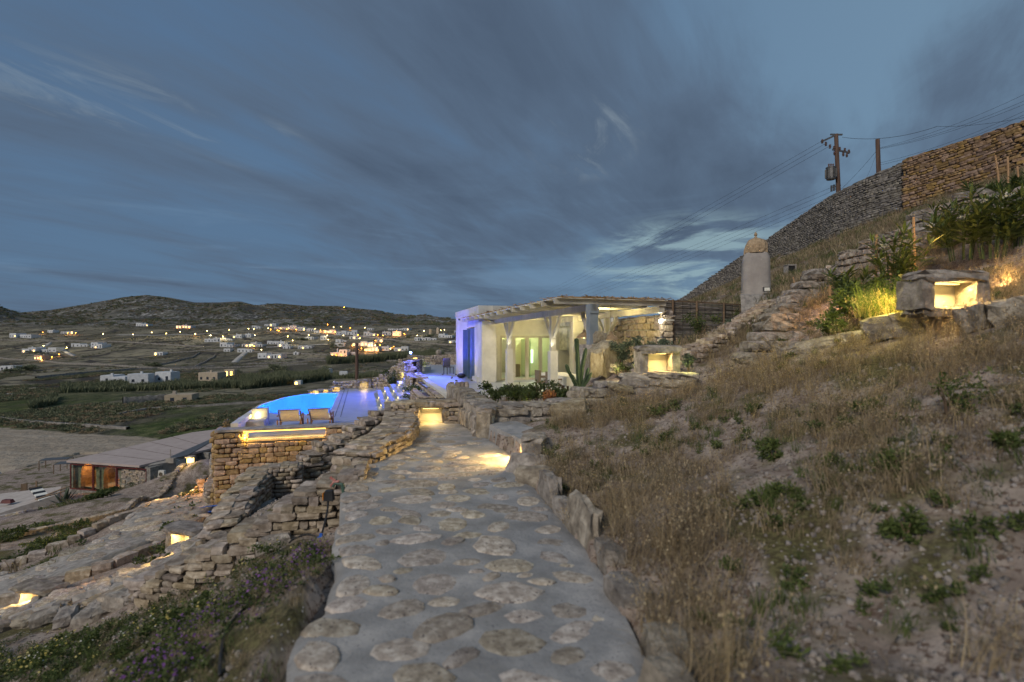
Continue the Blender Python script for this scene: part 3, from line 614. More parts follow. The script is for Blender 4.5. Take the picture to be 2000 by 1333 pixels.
def lamp_light(name, p, e, col, r=.05, parent=None, spot=None, to=None, blend=.6):
    ld = bpy.data.lights.new(name, 'SPOT' if spot else 'POINT'); ld.energy = e; ld.color = col; ld.shadow_soft_size = r
    if spot: ld.spot_size = R(spot); ld.spot_blend = blend
    o = bpy.data.objects.new(name, ld); C.objects.link(o); o.location = p
    if to is not None: o.rotation_euler = (Vector(to) - Vector(p)).to_track_quat('-Z', 'Y').to_euler()
    if parent is not None: o.parent = parent
    return o
LY = (1.0, .68, .25)
stone_lamp((-1.58, 9.93, -1.60), R(6), .42, .31, .26, 'square lit stone niche lamp in the cross wall closing the path', 20)
stone_lamp((-.50, 8.72, -1.60), R(-110), .24, .38, .22, 'tall narrow lit niche lamp in the corner wall right of the path', 90)
stone_lamp((.20, 6.85, -1.60), R(-100), .30, .27, .22, 'lit niche lamp under a flat rock in the grass beside the path', 190)
# low cross wall at the end of the path
cw = thing('cross_wall', 'low rough stone wall across the far end of the path, holding a lit niche', 'garden wall')
for k, pts_ in enumerate([[(-2.35, 10.05, -1.75, -1.22), (-1.86, 10.1, -1.75, -1.19)], [(-1.86, 10.1, -1.275, -1.19), (-1.30, 10.15, -1.275, -1.17)], [(-1.30, 10.15, -1.75, -1.17), (-.95, 10.2, -1.75, -1.13)]]):
    stone_wall('', '', '', pts_, .42, .17, .09, STONES, (1,), seed=4 + k, cap_h=.06, core=M['joint'], parent=cw, end=False)
# wide bulging parapet left of the path
stone_wall('path_parapet', 'broad low stone parapet bulging into the path on its left', 'garden wall', [(-2.12, 6.75, -2.4, -1.50), (-2.02, 7.05, -2.3, -1.43), (-1.90, 7.8, -2.2, -1.39), (-1.92, 8.7, -2.2, -1.36), (-2.2, 10.0, -2.2, -1.36), (-2.62, 11.7, -2.6, -1.38)], .54, .18, .085, STONES, (1,), seed=5, core=M['joint'], cap_h=.05, capsl=.18)
# stepping parapet (upper) going down to the left, then turning towards the viewer
def pz(px, py, d): p = P(px, py, d); return (p.x, p.y, p.z)
A_ = [(-2.72, 11.0, -1.56), (-3.05, 10.75, -1.56)]
sp_ = thing('stepped_parapet', 'stepped stone parapet descending leftwards in blocks from the pool stair to the lower bed', 'garden wall', (0, 0, 0), 0, 'stone parapets below the path')
for k, (x0_, x1_, y_, d_) in enumerate([(727, 756, 808, 11.2), (702, 727, 822, 10.9), (677, 702, 840, 10.6), (647, 677, 856, 10.3), (616, 647, 872, 10.0), (585, 616, 891, 9.75)]):
    a_, b_ = P(x0_, y_, d_), P(x1_, y_, d_ + .22); stone_wall('', '', '', [(a_.x, a_.y + .2, -3.8, a_.z), (b_.x, b_.y + .2, -3.8, a_.z + .01)], .40, .2, .095, STONES, (1,), seed=60 + k, capsl=.3, cap_h=.06, parent=sp_, core=M['joint'], limit=60)
stone_wall('bed_wall', 'broad capped stone wall turning from the stepped parapet down towards the lower left', 'garden wall',
           [(-3.95, 9.45, -3.7, -2.25), (-4.55, 9.25, -3.9, -2.28), (-4.35, 8.2, -3.7, -2.42), (-4.1, 7.2, -3.6, -2.62), (-4.28, 6.95, -3.8, -2.9), (-4.85, 6.9, -4.2, -3.2), (-5.7, 7.05, -4.6, -3.55), (-6.6, 7.25, -5, -3.9), (-8.0, 7.6, -5.4, -4.5)],
           .38, .17, .075, STONES, (1, -1), seed=7, core=M['joint'], capsl=.19, cap_h=.055, group='stone parapets below the path', limit=200)
# near jagged wall descending from the path, ends in a vertical end face beside the path
stone_wall('jagged_wall', 'jagged dry stone wall stepping down to the left from the edge of the path behind the hose tap', 'garden wall',
           [(-1.80, 6.05, -2.3, -1.44), (-2.05, 6.0, -2.4, -1.52), (-2.35, 5.95, -2.5, -1.66), (-2.7, 5.9, -2.6, -1.92), (-3.1, 5.85, -2.8, -2.14), (-3.5, 5.85, -3.0, -2.36), (-4.2, 6.0, -3.4, -2.72)],
           .5, .18, .075, STONES, (1, -1), seed=8, capsl=.2, cap_h=.075, step=.085, limit=260, group='stone parapets below the path')
# edging rocks along the near flower slope
ed = thing('slope_edging', 'row of big rough stones edging the flowery slope at lower left', 'stone edging')
rs = random.Random(12)
for (px, py, d) in [(540, 1090, 5.55), (520, 1095, 5.6), (485, 1110, 5.7), (450, 1120, 5.8), (415, 1135, 5.9), (380, 1150, 6.0), (345, 1160, 6.1), (310, 1170, 6.2), (275, 1178, 6.3), (240, 1186, 6.4), (205, 1193, 6.5), (170, 1203, 6.6), (130, 1215, 6.7), (90, 1228, 6.8), (50, 1243, 6.9), (10, 1258, 7.0), (-40, 1275, 7.1),
                    (500, 1075, 5.9), (455, 1092, 6.0), (400, 1118, 6.2), (330, 1145, 6.4), (260, 1165, 6.6), (190, 1185, 6.8), (120, 1198, 7.0), (40, 1225, 7.2)]:
    p = G(px, py, d); sc = rs.uniform(.20, .38); stone_at('edging_stone', rs.choice(ROCKS), (p.x, p.y, max(p.z + .07, P(px, py, d).z - .05)), sc, sc * .8, sc * .55, rs.uniform(0, 3), ed, .25, rs)
stone_lamp((-5.55, 8.6, G(355, 1085, 8.5).z - .0), R(-20), .40, .30, .3, 'round-topped lit stone lamp in the lower bed with a bright pool of light before it', 65, 1.15)
stone_lamp((-8.25, 8.8, G(50, 1188, 8.8).z - .02), R(-15), .42, .28, .3, 'lit stone lamp at the lower left edge under a flat rock', 55, 1.15)

# lower paths: cement strips draped over the slope, edged with thin stones
def strip(name, pts, width, m, lift=.05, kind='structure', n=60, side=.35):
    at, Lw = seg_lookup(pts); V = []; F_ = []
    k = 6
    for i in range(n + 1):
        q, d = at(Lw * i / n); nr = Vector((d.y, -d.x)); w = width if not isinstance(width, tuple) else width[0] * (1 - i / n) + width[1] * i / n
        row = []
        zs = [gz(q[0] + nr.x * (j / k - .5) * w, q[1] + nr.y * (j / k - .5) * w) for j in range(k + 1)]; zm = sum(zs) / len(zs)
        for j in range(k + 1): 
            u = (j / k - .5) * w; row.append((q[0] + nr.x * u, q[1] + nr.y * u, max(zs[j] * .4 + zm * .6, zs[j] + .01) + lift))
        row.insert(0, (row[0][0], row[0][1], row[0][2] - side)); row.append((row[-1][0], row[-1][1], row[-1][2] - side)); V += row
    kk = k + 3
    for i in range(n):
        for j in range(kk - 1): a = i * kk + j; F_.append((a, a + 1, a + kk + 1, a + kk))
    o = link(bpy.data.objects.new(name, np_mesh(name, V, F_, m, False))); 
    if kind: o['kind'] = kind
    return o
def xy(px, d): return ((px - 1000) / 1000 * d, d)
LPP = [xy(392, 25), xy(380, 19), xy(360, 15.5), xy(310, 13), xy(225, 11.6), xy(130, 10.8), xy(0, 10.4), xy(-150, 10.5)]; lpo = strip('lower_path', LPP, (2.6, 1.5), M['capm'], .10)
LMP = [xy(500, 8.9), xy(430, 8.3), xy(350, 7.9), xy(260, 7.9), xy(150, 8.1), xy(40, 8.3), xy(-100, 8.5)]; lmo = strip('lamp_path', LMP, .95, M['capm'], .08)
def pave_strip(owner, pts, width, n, seed, sz=(.14, .30)):
    at, Lw = seg_lookup(pts); rs = random.Random(seed); pl_ = []
    for _ in range(n * 6):
        if len(pl_) >= n: break
        q, d = at(rs.uniform(0, Lw)); nr = Vector((d.y, -d.x)); u = rs.uniform(-.47, .47) * width; x, y = q[0] + nr.x * u, q[1] + nr.y * u; a = rs.uniform(*sz)
        if any((x - p[0]) ** 2 + (y - p[1]) ** 2 < (.8 * (a + p[2])) ** 2 for p in pl_): continue
        pl_.append((x, y, a)); hit, loc, nn_, _i = owner.ray_cast(Vector((x, y, 5)), Vector((0, 0, -1)))
        if hit: stone_at('paving_stone', rs.choice(PV), (x, y, loc.z + .008), a * 2, a * rs.uniform(1.1, 1.7), .05, rs.uniform(0, 3), owner, .05, rs)
def curb(label, pts, w=.3, h=.16, seed=1, sl=.4):
    h *= .6; w *= .7; sl *= .75
    t = thing('stone_curb', label, 'stone edging', (0, 0, 0), 0, 'stone curbs of the lower paths'); rs = random.Random(seed); at, Lw = seg_lookup(pts); s = 0
    while s < Lw:
        L1 = sl * rs.uniform(.7, 1.4); q, d = at(s + L1 / 2); z = gz(q[0], q[1]); stone_at('curb_stone', rs.choice(STONES), (q[0], q[1], z + h * .55), L1 * 1.02, w * rs.uniform(.8, 1.15), h * rs.uniform(.9, 1.2), math.atan2(d.y, d.x), t, .05, rs); s += L1
    return t
pave_strip(lpo, LPP, 2.0, 170, 3, (.13, .26)); pave_strip(lmo, LMP, .85, 90, 4, (.08, .17))
curb('long pale stone curb on the sea side of the lower path', [xy(335, 21), xy(310, 16.5), xy(255, 14.2), xy(150, 13), xy(20, 12.3), xy(-120, 12)], .35, .30, 2)
curb('ochre stone curb between the lower path and the lit bed', [xy(330, 11.4), xy(290, 10.7), xy(215, 10.0), xy(120, 9.7), xy(20, 9.5)], .3, .30, 3)
curb('outer broken stone curb bordering the terraced scrub by the beach house', [xy(380, 32), xy(300, 26), xy(240, 22), xy(150, 20), xy(30, 18.5)], .4, .3, 4)
curb('far stone curb under the beach house terrace', [xy(340, 38), xy(250, 32), xy(150, 28), xy(30, 26), xy(-60, 26)], .5, .35, 5)
curb('short stone curb around the little planted bed with the rosemary', [xy(440, 11.6), xy(400, 11.8), xy(360, 12.0), xy(330, 11.6)], .28, .2, 6)
# curved wall beside the retaining wall with its lamp
stone_wall('curved_wall', 'low curved stone wall with a broad top snaking beside the big retaining wall', 'garden wall', [(-14.5, 25.5, -9.6, -5.6), (-11.6, 20.5, -7.6, -4.9), (-9.95, 17.8, -6.6, -4.55), (-9.3, 16.3, -6.0, -4.45), (-8.8, 15.5, -5.6, -4.4)], .75, .3, .12, STONES, (1, -1), seed=9, core=M['capm'], cap_h=.06, limit=120)
stone_lamp((-10.55, 17.3, -5.15), R(-70), .3, .42, .2, 'narrow lit lamp at the foot of the curved wall lighting the lower path', 700, 1.1)
lp = thing('wall_lamp', 'small bright lamp on a stone post behind the beach house', 'garden lamp', P(372, 903, 30)); mb = MB(); mb.box(-.12, .12, -.12, .12, -1.2, 0).box(-.2, .2, -.2, .2, .28, .36); mb.build('post', M['stone'], lp); mb = MB(); mb.box(-.13, .13, -.13, .13, 0, .28); mb.build('lamp_glass', M['strip'], lp)
lamp_light('lamp_light', (0, -.4, .2), 8, LY, .1, lp)

# ================================================================ pool deck, retaining wall, stairs, terrace
def hbox(mb, s0, s1, t0, t1, z0, z1):
    vs = [H(s0, t0, z0), H(s1, t0, z0), H(s1, t1, z0), H(s0, t1, z0), H(s0, t0, z1), H(s1, t0, z1), H(s1, t1, z1), H(s0, t1, z1)]
    return mb.add(vs, [(0, 3, 2, 1), (4, 5, 6, 7), (0, 1, 5, 4), (1, 2, 6, 5), (2, 3, 7, 6), (3, 0, 4, 7)])
WZ = -3.0
def gp(px, py, z): d = z / ((666 - py) / 1000); p = P(px, py, d); return (p.x, p.y)
pool_px = [(643, 809), (600, 811), (566, 812), (534, 810), (515, 806), (503, 799), (505, 795), (512, 791), (530, 785), (556, 777), (572, 774), (590, 771), (604, 769.7), (619, 769), (640, 768.4), (661, 768)]
pool = [gp(a, b, WZ) for a, b in pool_px]
def closest_out(poly, k):
    cx = sum(p[0] for p in poly) / len(poly); cy = sum(p[1] for p in poly) / len(poly)
    return [(cx + (p[0] - cx) * k, cy + (p[1] - cy) * k) for p in poly]
# deck: front strip, right strip, with the pool cut out; built as one polygon sheet with thickness
S0, S1, T0, T1 = -4.15, 1.3, 16.95, 34.0
h0 = H(S0, T0, 0); deckpoly_front = [H(S0, T0, 0)[:2], H(S1, T0, 0)[:2], H(S1, 34, 0)[:2], H(-1.22, 34, 0)[:2]]
rim = closest_out(pool, 1.0)
mb = MB()
# right & front part of the deck: fan around the pool edge points 0..6 then along the right edge
frontleft = H(S0, T0, 0)
loop = [tuple(H(S0, T0, 0)[:2]), tuple(H(S1, T0, 0)[:2]), tuple(H(S1, 34, 0)[:2]), tuple(H(-1.2, 34, 0)[:2]), pool[15]] + pool[0:7]
bpts = [(p[0], p[1]) for p in loop]
n = len(bpts)
import mathutils
tri = mathutils.geometry.tessellate_polygon([[Vector((p[0], p[1], 0)) for p in bpts]])
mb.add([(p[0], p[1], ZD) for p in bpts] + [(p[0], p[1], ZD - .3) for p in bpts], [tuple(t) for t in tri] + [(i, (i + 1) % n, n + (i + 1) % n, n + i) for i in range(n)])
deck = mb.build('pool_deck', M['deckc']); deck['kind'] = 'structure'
bpy.context.view_layer.update()
# infinity rim along the outer curve
cx = sum(p[0] for p in pool) / len(pool); cy = sum(p[1] for p in pool) / len(pool)
outer = pool[5:16]
mb = MB()
nn = len(outer); vi = []; 
for p in outer:
    dx, dy = p[0] - cx, p[1] - cy; l = math.hypot(dx, dy); dx /= l; dy /= l
    vi += [(p[0], p[1], WZ + .015), (p[0] + dx * .16, p[1] + dy * .16, WZ + .012), (p[0] + dx * .30, p[1] + dy * .30, WZ - .25), (p[0] + dx * .95, p[1] + dy * .95, WZ - .75), (p[0] + dx * 1.05, p[1] + dy * 1.05, WZ - 2.9), (p[0], p[1], WZ - 1.3)]
fs = []
for i in range(nn - 1):
    for j in range(5): a = i * 6 + j; fs.append((a, a + 6, a + 7, a + 1))
mb.add(vi, fs)
poolm = mat('pool_plaster', [(.48, .60, .72), (.55, .68, .80)], 1, .6, .05)
pool_root = thing('swimming_pool', 'glowing blue infinity pool with a curved far rim beside the wooden loungers', 'pool', (0, 0, 0))
mb.build('infinity_rim', mat('pool_rim', [(.50, .50, .54), (.60, .60, .63)], 1, .5, .05), pool_root, True)
mb = MB(); n = len(pool); mb.add([(p[0], p[1], WZ + .02) for p in pool] + [(p[0], p[1], WZ - 1.3) for p in pool], [tuple(range(n - 1, -1, -1)) and tuple(n + i for i in range(n))] + [(i, (i + 1) % n, n + (i + 1) % n, n + i) for i in range(n)])
mb.build('basin', poolm, pool_root)
wmm, wb, wl = new_mat('pool_water'); wn = wmm.node_tree.nodes
tr = wn.new('ShaderNodeBsdfTransparent'); tr.inputs[0].default_value = (.16, .46, .97, 1); gls = wn.new('ShaderNodeBsdfGlossy'); gls.inputs['Roughness'].default_value = .06; fr = wn.new('ShaderNodeFresnel'); fr.inputs[0].default_value = 1.33
mx = wn.new('ShaderNodeMixShader'); fm_ = wn.new('ShaderNodeMath'); fm_.operation = 'MULTIPLY'; fm_.inputs[1].default_value = .45; wl.new(fr.outputs[0], fm_.inputs[0]); wl.new(fm_.outputs[0], mx.inputs[0]); wl.new(tr.outputs[0], mx.inputs[1]); wl.new(gls.outputs[0], mx.inputs[2]); wl.new(mx.outputs[0], wn['Material Output'].inputs[0])
nz = wn.new('ShaderNodeTexNoise'); nz.inputs['Scale'].default_value = 2.5; nz.inputs['Detail'].default_value = 3; bpw = wn.new('ShaderNodeBump'); bpw.inputs['Strength'].default_value = .25; bpw.inputs['Distance'].default_value = .05; wl.new(nz.outputs['Fac'], bpw.inputs['Height']); wl.new(bpw.outputs[0], gls.inputs['Normal']); wl.new(bpw.outputs[0], fr.inputs['Normal'])
mb = MB(); mb.add([(p[0], p[1], WZ) for p in pool], [tuple(range(n))]); mb.build('water_surface', wmm, pool_root)
for i, (px, py) in enumerate([(640, 800), (648, 785), (655, 775), (560, 806), (600, 806)]):
    x, y = gp(px, py, WZ); lamp_light('pool_light', (x, y, WZ - .35), 420, (.07, .40, 1.0), .12, pool_root)
# drain slots
mb = MB()
for s in (-1.02, -.80): hbox(mb, s - .012, s + .012, 21, 33.2, ZD - .01, ZD + .004)
mb.build('drain_slot', M['black'], deck)
# retaining wall under the deck with viewing gap
ret = thing('retaining_wall', 'tall orange-lit stone retaining wall below the pool deck, amber-lit gap near its top', 'retaining wall')
sA, sB, gA, gB = -4.05, 1.35, -3.38, -1.0
def wpts(s0, s1, zt): a = H(s0, 16.95, 0); b = H(s1, 16.95, 0); return [(a.x, a.y, -6.3, zt), (b.x, b.y, -6.3, zt)]
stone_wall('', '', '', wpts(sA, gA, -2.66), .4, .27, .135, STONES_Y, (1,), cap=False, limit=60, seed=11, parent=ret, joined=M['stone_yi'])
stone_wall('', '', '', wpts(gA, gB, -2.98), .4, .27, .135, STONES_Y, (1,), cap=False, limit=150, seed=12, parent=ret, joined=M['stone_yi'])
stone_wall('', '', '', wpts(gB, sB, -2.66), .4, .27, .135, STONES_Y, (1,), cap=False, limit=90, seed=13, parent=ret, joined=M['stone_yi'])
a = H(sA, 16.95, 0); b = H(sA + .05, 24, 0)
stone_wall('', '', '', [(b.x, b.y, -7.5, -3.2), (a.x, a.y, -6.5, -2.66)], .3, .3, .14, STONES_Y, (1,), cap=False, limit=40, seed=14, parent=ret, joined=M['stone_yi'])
mb = MB(); hbox(mb, sA - .06, sB, 16.70, 17.20, -2.665, -2.60); mb.build('coping', M['capm'], ret)
mb = MB(); hbox(mb, gA + .02, gB - .02, 16.74, 16.80, -2.70, -2.668); mb.build('light_strip', glow('amber_strip', (1, .55, .08), 2.5), ret)
for s in np.linspace(gA + .12, gB - .12, 5): lamp_light('gap_light', H(s, 16.9, -2.76), 9, (1.0, .56, .12), .06, ret)
lamp_light('gap_light', H(gA + .1, 16.68, -2.82), 8, (1.0, .6, .12), .04, ret)
# white curb running back along the left edge of the deck, lamp pillar
mb = MB(); a = gp(458, 836, -2.75); b = gp(497, 806, -2.75)
mb.bar((a[0], a[1], -2.75), (b[0], b[1], -2.78), .22, .3); tag(mb.build('deck_curb', M['plaster']), 'white plastered curb slanting along the left edge of the pool deck', 'curb')
pil = thing('lamp_pillar', 'square stone pillar with a round glaring lamp at the left tip of the pool', 'lamp pillar', H(-3.55, 20.5, ZD), ROTH)
mb = MB(); mb.box(-.26, .26, -.2, .2, 0, .50); mb.build('pillar', M['mortar'], pil); mb = MB(); mb.box(-.62, .36, -1.3, -.2, -.02, .2, None, .05, .05); mb.build('plinth', M['mortar'], pil)
mb = MB(); mb.sphere((-.05, -.25, .28), .065, 12, 8); mb.build('bulb', glow('lamp_bulb', (1, .80, .35), 30), pil, True); lamp_light('bulb_light', (-.05, -.42, .28), 3.5, (1, .74, .3), .06, pil)

# stairs from the pool deck up to the terrace
st = thing('terrace_stairs', 'white cement stair flight with glowing step lights between pool deck and terrace', 'stairs')
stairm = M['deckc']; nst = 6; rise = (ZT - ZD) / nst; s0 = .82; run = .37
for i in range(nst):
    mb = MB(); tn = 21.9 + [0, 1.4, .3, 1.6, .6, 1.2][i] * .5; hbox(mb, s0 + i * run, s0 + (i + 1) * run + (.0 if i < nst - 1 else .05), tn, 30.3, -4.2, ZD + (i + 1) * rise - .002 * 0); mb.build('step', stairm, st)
    for tl in ((23.6, 26.8) if i % 2 == 0 else (25.2, 28.4)):
        mb = MB(); hbox(mb, s0 + i * run - .012, s0 + i * run - .002, tl - .16, tl + .16, ZD + i * rise + .05, ZD + i * rise + .10); mb.build('step_light', M['strip'], st)
        lamp_light('step_lamp', H(s0 + i * run - .07, tl, ZD + i * rise + .09), .22, (1, .80, .45), .03, st)
# terrace slab
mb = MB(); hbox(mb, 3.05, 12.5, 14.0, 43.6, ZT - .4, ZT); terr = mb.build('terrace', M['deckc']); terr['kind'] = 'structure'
mb = MB(); hbox(mb, 3.05, 5.0, 43.6, 44.0, -6, ZT + .02); 
stone_wall('terrace_far_wall', 'low stone parapet closing the far side of the terrace, lit niche at its middle', 'garden wall', [(*H(3.05, 43.2, 0)[:2], -3, -1.55), (*H(4.2, 43.9, 0)[:2], -3, -1.35), (*H(7.2, 43.6, 0)[:2], -3, -1.12), (*H(8.6, 42.5, 0)[:2], -3, -1.12), (*H(9.0, 40.5, 0)[:2], -3, -1.4)], .4, .3, .14, STONES, (1,), seed=15, limit=100, cap_h=.06, core=M['capm'])
stone_lamp(H(4.35, 43.55, ZT), ROTH, .75, .62, .3, 'lit niche lamp set in the far parapet of the terrace', 70)
p = H(6.3, 43.7, -1.0); mb = MB(); mb.sphere((p.x, p.y, p.z + .02), .28, 12, 8, .9); tag(mb.build('stone_ball', M['rock'], None, True), 'round stone ball sitting on the far terrace parapet', 'stone ball')
# planters & blue sloping coping on the left edge of the terrace
pl = thing('terrace_edge_wall', 'stone edge wall of the terrace carrying a blue-lit sloping plaster coping', 'garden wall')
a, b = H(2.98, 29.3, 0), H(2.98, 24.0, 0); c = H(3.0, 18.0, 0)
mb = MB(); mb.bar((a.x, a.y, -1.88), (b.x, b.y, -1.95), .26, .16); mb.bar((b.x, b.y, -1.95), (c.x, c.y, -2.0), .28, .16); mb.build('coping', M['plaster'], pl)
stone_wall('', '', '', [(*H(2.75, 30.2, 0)[:2], -3.6, -1.95), (*H(2.85, 17.5, 0)[:2], -3.6, -2.05)], .3, .3, .14, STONES, (1,), cap=False, seed=16, parent=pl, limit=120)
for (s0_, s1_, t0_, t1_, z1_, lab) in [(2.45, 3.0, 25.5, 28.5, -1.80, 'square stone planter box at the head of the terrace stairs'), (2.1, 2.75, 18.6, 21.6, -2.02, 'stone planter box in front of the blue sloping coping')]:
    q = thing('planter_box', lab, 'planter', (0, 0, 0), 0, 'stone planters by the stairs')
    a, b, c, d = [H(*k, 0) for k in ((s0_, t1_), (s0_, t0_), (s1_, t0_), (s1_, t1_))]
    stone_wall('', '', '', [(a.x, a.y, -3.6, z1_), (b.x, b.y, -3.6, z1_), (c.x, c.y, -3.6, z1_), (d.x, d.y, -3.6, z1_)], .22, .28, .12, STONES, (1, -1), seed=int(t0_), parent=q, limit=90, cap_h=.05, capsl=.3)
    mb = MB(); hbox(mb, s0_ + .1, s1_ - .1, t0_ + .1, t1_ - .1, -3.6, z1_ - .12); mb.build('soil', M['joint'], q)
# far curved wall left of the stairs, with its lamp
stone_wall('curved_garden_wall', 'curved stone wall sweeping down from the terrace to the far pool corner', 'garden wall', [(*H(-1.6, 33.9, 0)[:2], -5, -2.55), (*H(.3, 33.6, 0)[:2], -5, -2.5), (*H(1.2, 33.2, 0)[:2], -5, -2.2), (*H(1.9, 32.6, 0)[:2], -5, -1.7), (*H(2.4, 31.6, 0)[:2], -5, -1.3), (*H(2.6, 31.0, 0)[:2], -5, -1.25)], .4, .32, .15, STONES, (1,), seed=17, limit=130, core=M['capm'])
stone_wall('terrace_corner_wall', 'short violet-lit stone wall at the far head of the terrace stairs', 'garden wall', [(*H(2.6, 31.2, 0)[:2], -3, -1.15), (*H(3.0, 31.1, 0)[:2], -3, -1.15), (*H(3.5, 33.5, 0)[:2], -3, -1.2)], .4, .3, .14, STONES, (1,), seed=18, limit=60)
stone_lamp(H(.12, 33.1, ZD), ROTH, .5, .45, .3, 'lit niche lamp at the far edge of the pool deck', 14)
for i, (px, py, lab) in enumerate([(613, 767, 'leftmost of three lit rock lamps beyond the pool rim'), (632, 765, 'middle one of three lit rock lamps beyond the pool rim'), (656, 763, 'biggest lit rock lamp beyond the pool beside the deck corner')]):
    x, y = gp(px, py + 2, WZ); stone_lamp((x - .2, y + .7, WZ - .05), ROTH - .2, .42, .15 + .08 * (i == 2), .3, lab, 12, 1.2)
# planted raised kerb with glowing flowers on the terrace
q = thing('flower_bed', 'small white-kerbed flower bed lit yellow-green at the far left of the terrace', 'planter', H(3.75, 34.8, ZT), ROTH)
mb = MB(); mb.lathe([(.0, .30), (.62, .30), (.72, .30), (.75, 0)], (0, 0, 0), 20); mb.build('kerb', M['plaster'], q, False); lamp_light('bed_fill', (0, -.1, .6), 5, (.85, .95, .25), .05, q)  # added light with no lamp body over the flowers

# deck loungers
def lounger(loc, rz, label):
    t = thing('deck_chair', label, 'deck chair', loc, rz, 'wooden deck chairs by the pool'); wd = M['wood_l']
    mb = MB()
    for x in (-.33, .33): mb.bar((x, -.62, .82), (x, .35, .22), .035, .05); 
    mb.bar((-.33, -.62, .82), (.33, -.62, .82), .04, .04); mb.build('back_frame', wd, t)
    mb = MB()
    for x in (-.30, .30): mb.bar((x, .85, .36), (x, -.35, .08), .035, .05)
    mb.bar((-.3, .82, .35), (.3, .82, .35), .04, .04); mb.bar((-.3, -.3, .1), (.3, -.3, .1), .04, .04); mb.build('seat_frame', wd, t)
    for x in (-.37, .37):
        mb = MB(); mb.bar((x, -.42, .56), (x, .62, .50), .06, .03); mb.bar((x, .55, .50), (x, .5, .03), .04, .04); mb.build('armrest', wd, t)
        for y, z in ((-.5, .45), (.45, .34)):
            mb = MB(); mb.bar((x * .95, y - .12, z), (x * .95, y + .02, 0), .04, .045); mb.build('leg', wd, t)
    mb = MB(); mb.bar((-.36, -.42, .12), (.36, -.42, .12), .035, .035); mb.build('stretcher', wd, t)
    vs = []; prof = [(-.60, .80), (-.38, .60), (-.15, .43), (.1, .30), (.35, .24), (.6, .28), (.82, .36)]
    for y, z in prof: vs += [(-.29, y + .0, z - .03 * math.sin(math.pi * (y + .6) / 1.42)), (.29, y, z - .03 * math.sin(math.pi * (y + .6) / 1.42))]
    n = len(vs); vs += [(v[0], v[1] + .006, v[2] - .012) for v in vs]; fs = []
    for i in range(len(prof) - 1): a = 2 * i; fs += [(a, a + 1, a + 3, a + 2), (n + a, n + a + 2, n + a + 3, n + a + 1), (a, a + 2, n + a + 2, n + a), (a + 1, n + a + 1, n + a + 3, a + 3)]
    mb = MB(); mb.add(vs, fs); mb.build('sling', M['canvas'], t); return t
M['wood_l'] = mat('teak', [(.16, .09, .05), (.26, .16, .09)], 8, .6, .2, stretch=(1, 1, .2))
x, y = gp(560, 839, ZD); LG1 = lounger((x, y + .3, ZD), ROTH + .05, 'left wooden deck chair with cream sling by the pool')
x, y = gp(620, 836, ZD); LG2 = lounger((x, y + .3, ZD), ROTH - .02, 'right wooden deck chair with cream sling by the pool'); LG1.scale = LG2.scale = (1, 1, .84)
# short amber-lit stone pier where parapet meets deck
a, b = H(.10, 16.6, 0), H(1.2, 16.9, 0)
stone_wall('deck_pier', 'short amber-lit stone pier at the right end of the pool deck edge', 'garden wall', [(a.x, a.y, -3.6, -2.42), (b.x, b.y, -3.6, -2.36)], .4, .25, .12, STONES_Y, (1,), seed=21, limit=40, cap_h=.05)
lamp_light('pier_light', H(.3, 16.0, -2.9), 6, (1, .6, .2), .05, ret)

for i, (s_, t_, z_, e_) in enumerate([(2.75, 30.7, -.7, 170)]):  # added fill light for the blue cast on stairs and terrace
    fl = thing('floodlight', ['added blue fill light on the wall at the far head of the stairs'][i], 'lamp', H(s_, t_, z_), ROTH, 'added blue lights of the pool terrace')
    mb = MB(); mb.box(-.06, .06, -.04, .04, -.05, .05); mb.build('housing', M['metal'], fl); lamp_light('blue_fill', (0, -.1, .05), e_, (.10, .14, 1), .06, fl)

fl = thing('floodlight', 'added blue fill light high on the left wall of the villa washing the stairs', 'lamp', H(5.44, 29.5, 1.25), ROTH, 'added blue lights of the pool terrace')  # added to wash deck and stairs in blue
mb = MB(); mb.box(-.06, .06, -.04, .04, -.05, .05); mb.build('housing', M['metal'], fl); lamp_light('blue_fill', (-.12, 0, 0), 4200, (.10, .15, 1), .08, fl, 95, Vector((-5.6, -3.2, -4.2)), .9)

for (px, py, d, e, lab) in [(500, 950, 13.2, 14, 'added amber fill light on a stub in front of the big retaining wall'), (384, 950, 16.6, 16, 'added amber fill light on a stub at the foot of the curved wall')]:
    p = G(px, py, d); t = thing('added_ground_light', lab, 'garden lamp', p, 0, 'added amber ground lights'); mb = MB(); mb.lathe([(.04, -.1), (.04, .22), (.055, .23), (.055, .28), (.001, .30)], (0, 0, 0), 10); mb.build('housing', M['metal'], t); lamp_light('amber_fill', (0, -.08, .42), e, (1, .40, .08), .1, t)  # added stubs and lights for the amber glow on the ground
# ================================================================ the villa
PF = 24.6; HZ = 1.75      # facade line, roof height
villa = thing('villa', 'white cubic villa with glass doors glowing green-yellow under its pergola', 'house', (0, 0, 0))
def vb(name, m, boxes, parent=None):
    mb = MB()
    for b in boxes: hbox(mb, *b)
    return mb.build(name, m, villa if parent is None else parent)
M['wallblue'] = M['plaster']
# left wall with rounded front corner and tall shutter door recess
vb('wall', M['plaster'], [(5.50, 5.9, PF, 25.55, ZT, HZ - .15), (5.55, 5.9, 25.55, 28.2, ZT + 2.75, HZ), (5.60, 5.9, 28.2, 31.5, ZT, HZ), (5.9, 6.2, 26.3, 31.5, ZT, ZT + .02)])
vb('wall', M['plaster'], [(5.5, 6.22, PF - .7, PF - .003, ZT, .95)])        # corner pier
vb('roof', M['plaster'], [(5.56, 11.2, PF + .25, 31.5, HZ - .25, HZ + .02)])
vb('wall', M['plaster'], [(6.22, 11.2, 31.2, 31.5, ZT, HZ), (10.9, 11.2, PF + .3, 31.2, ZT, HZ)])
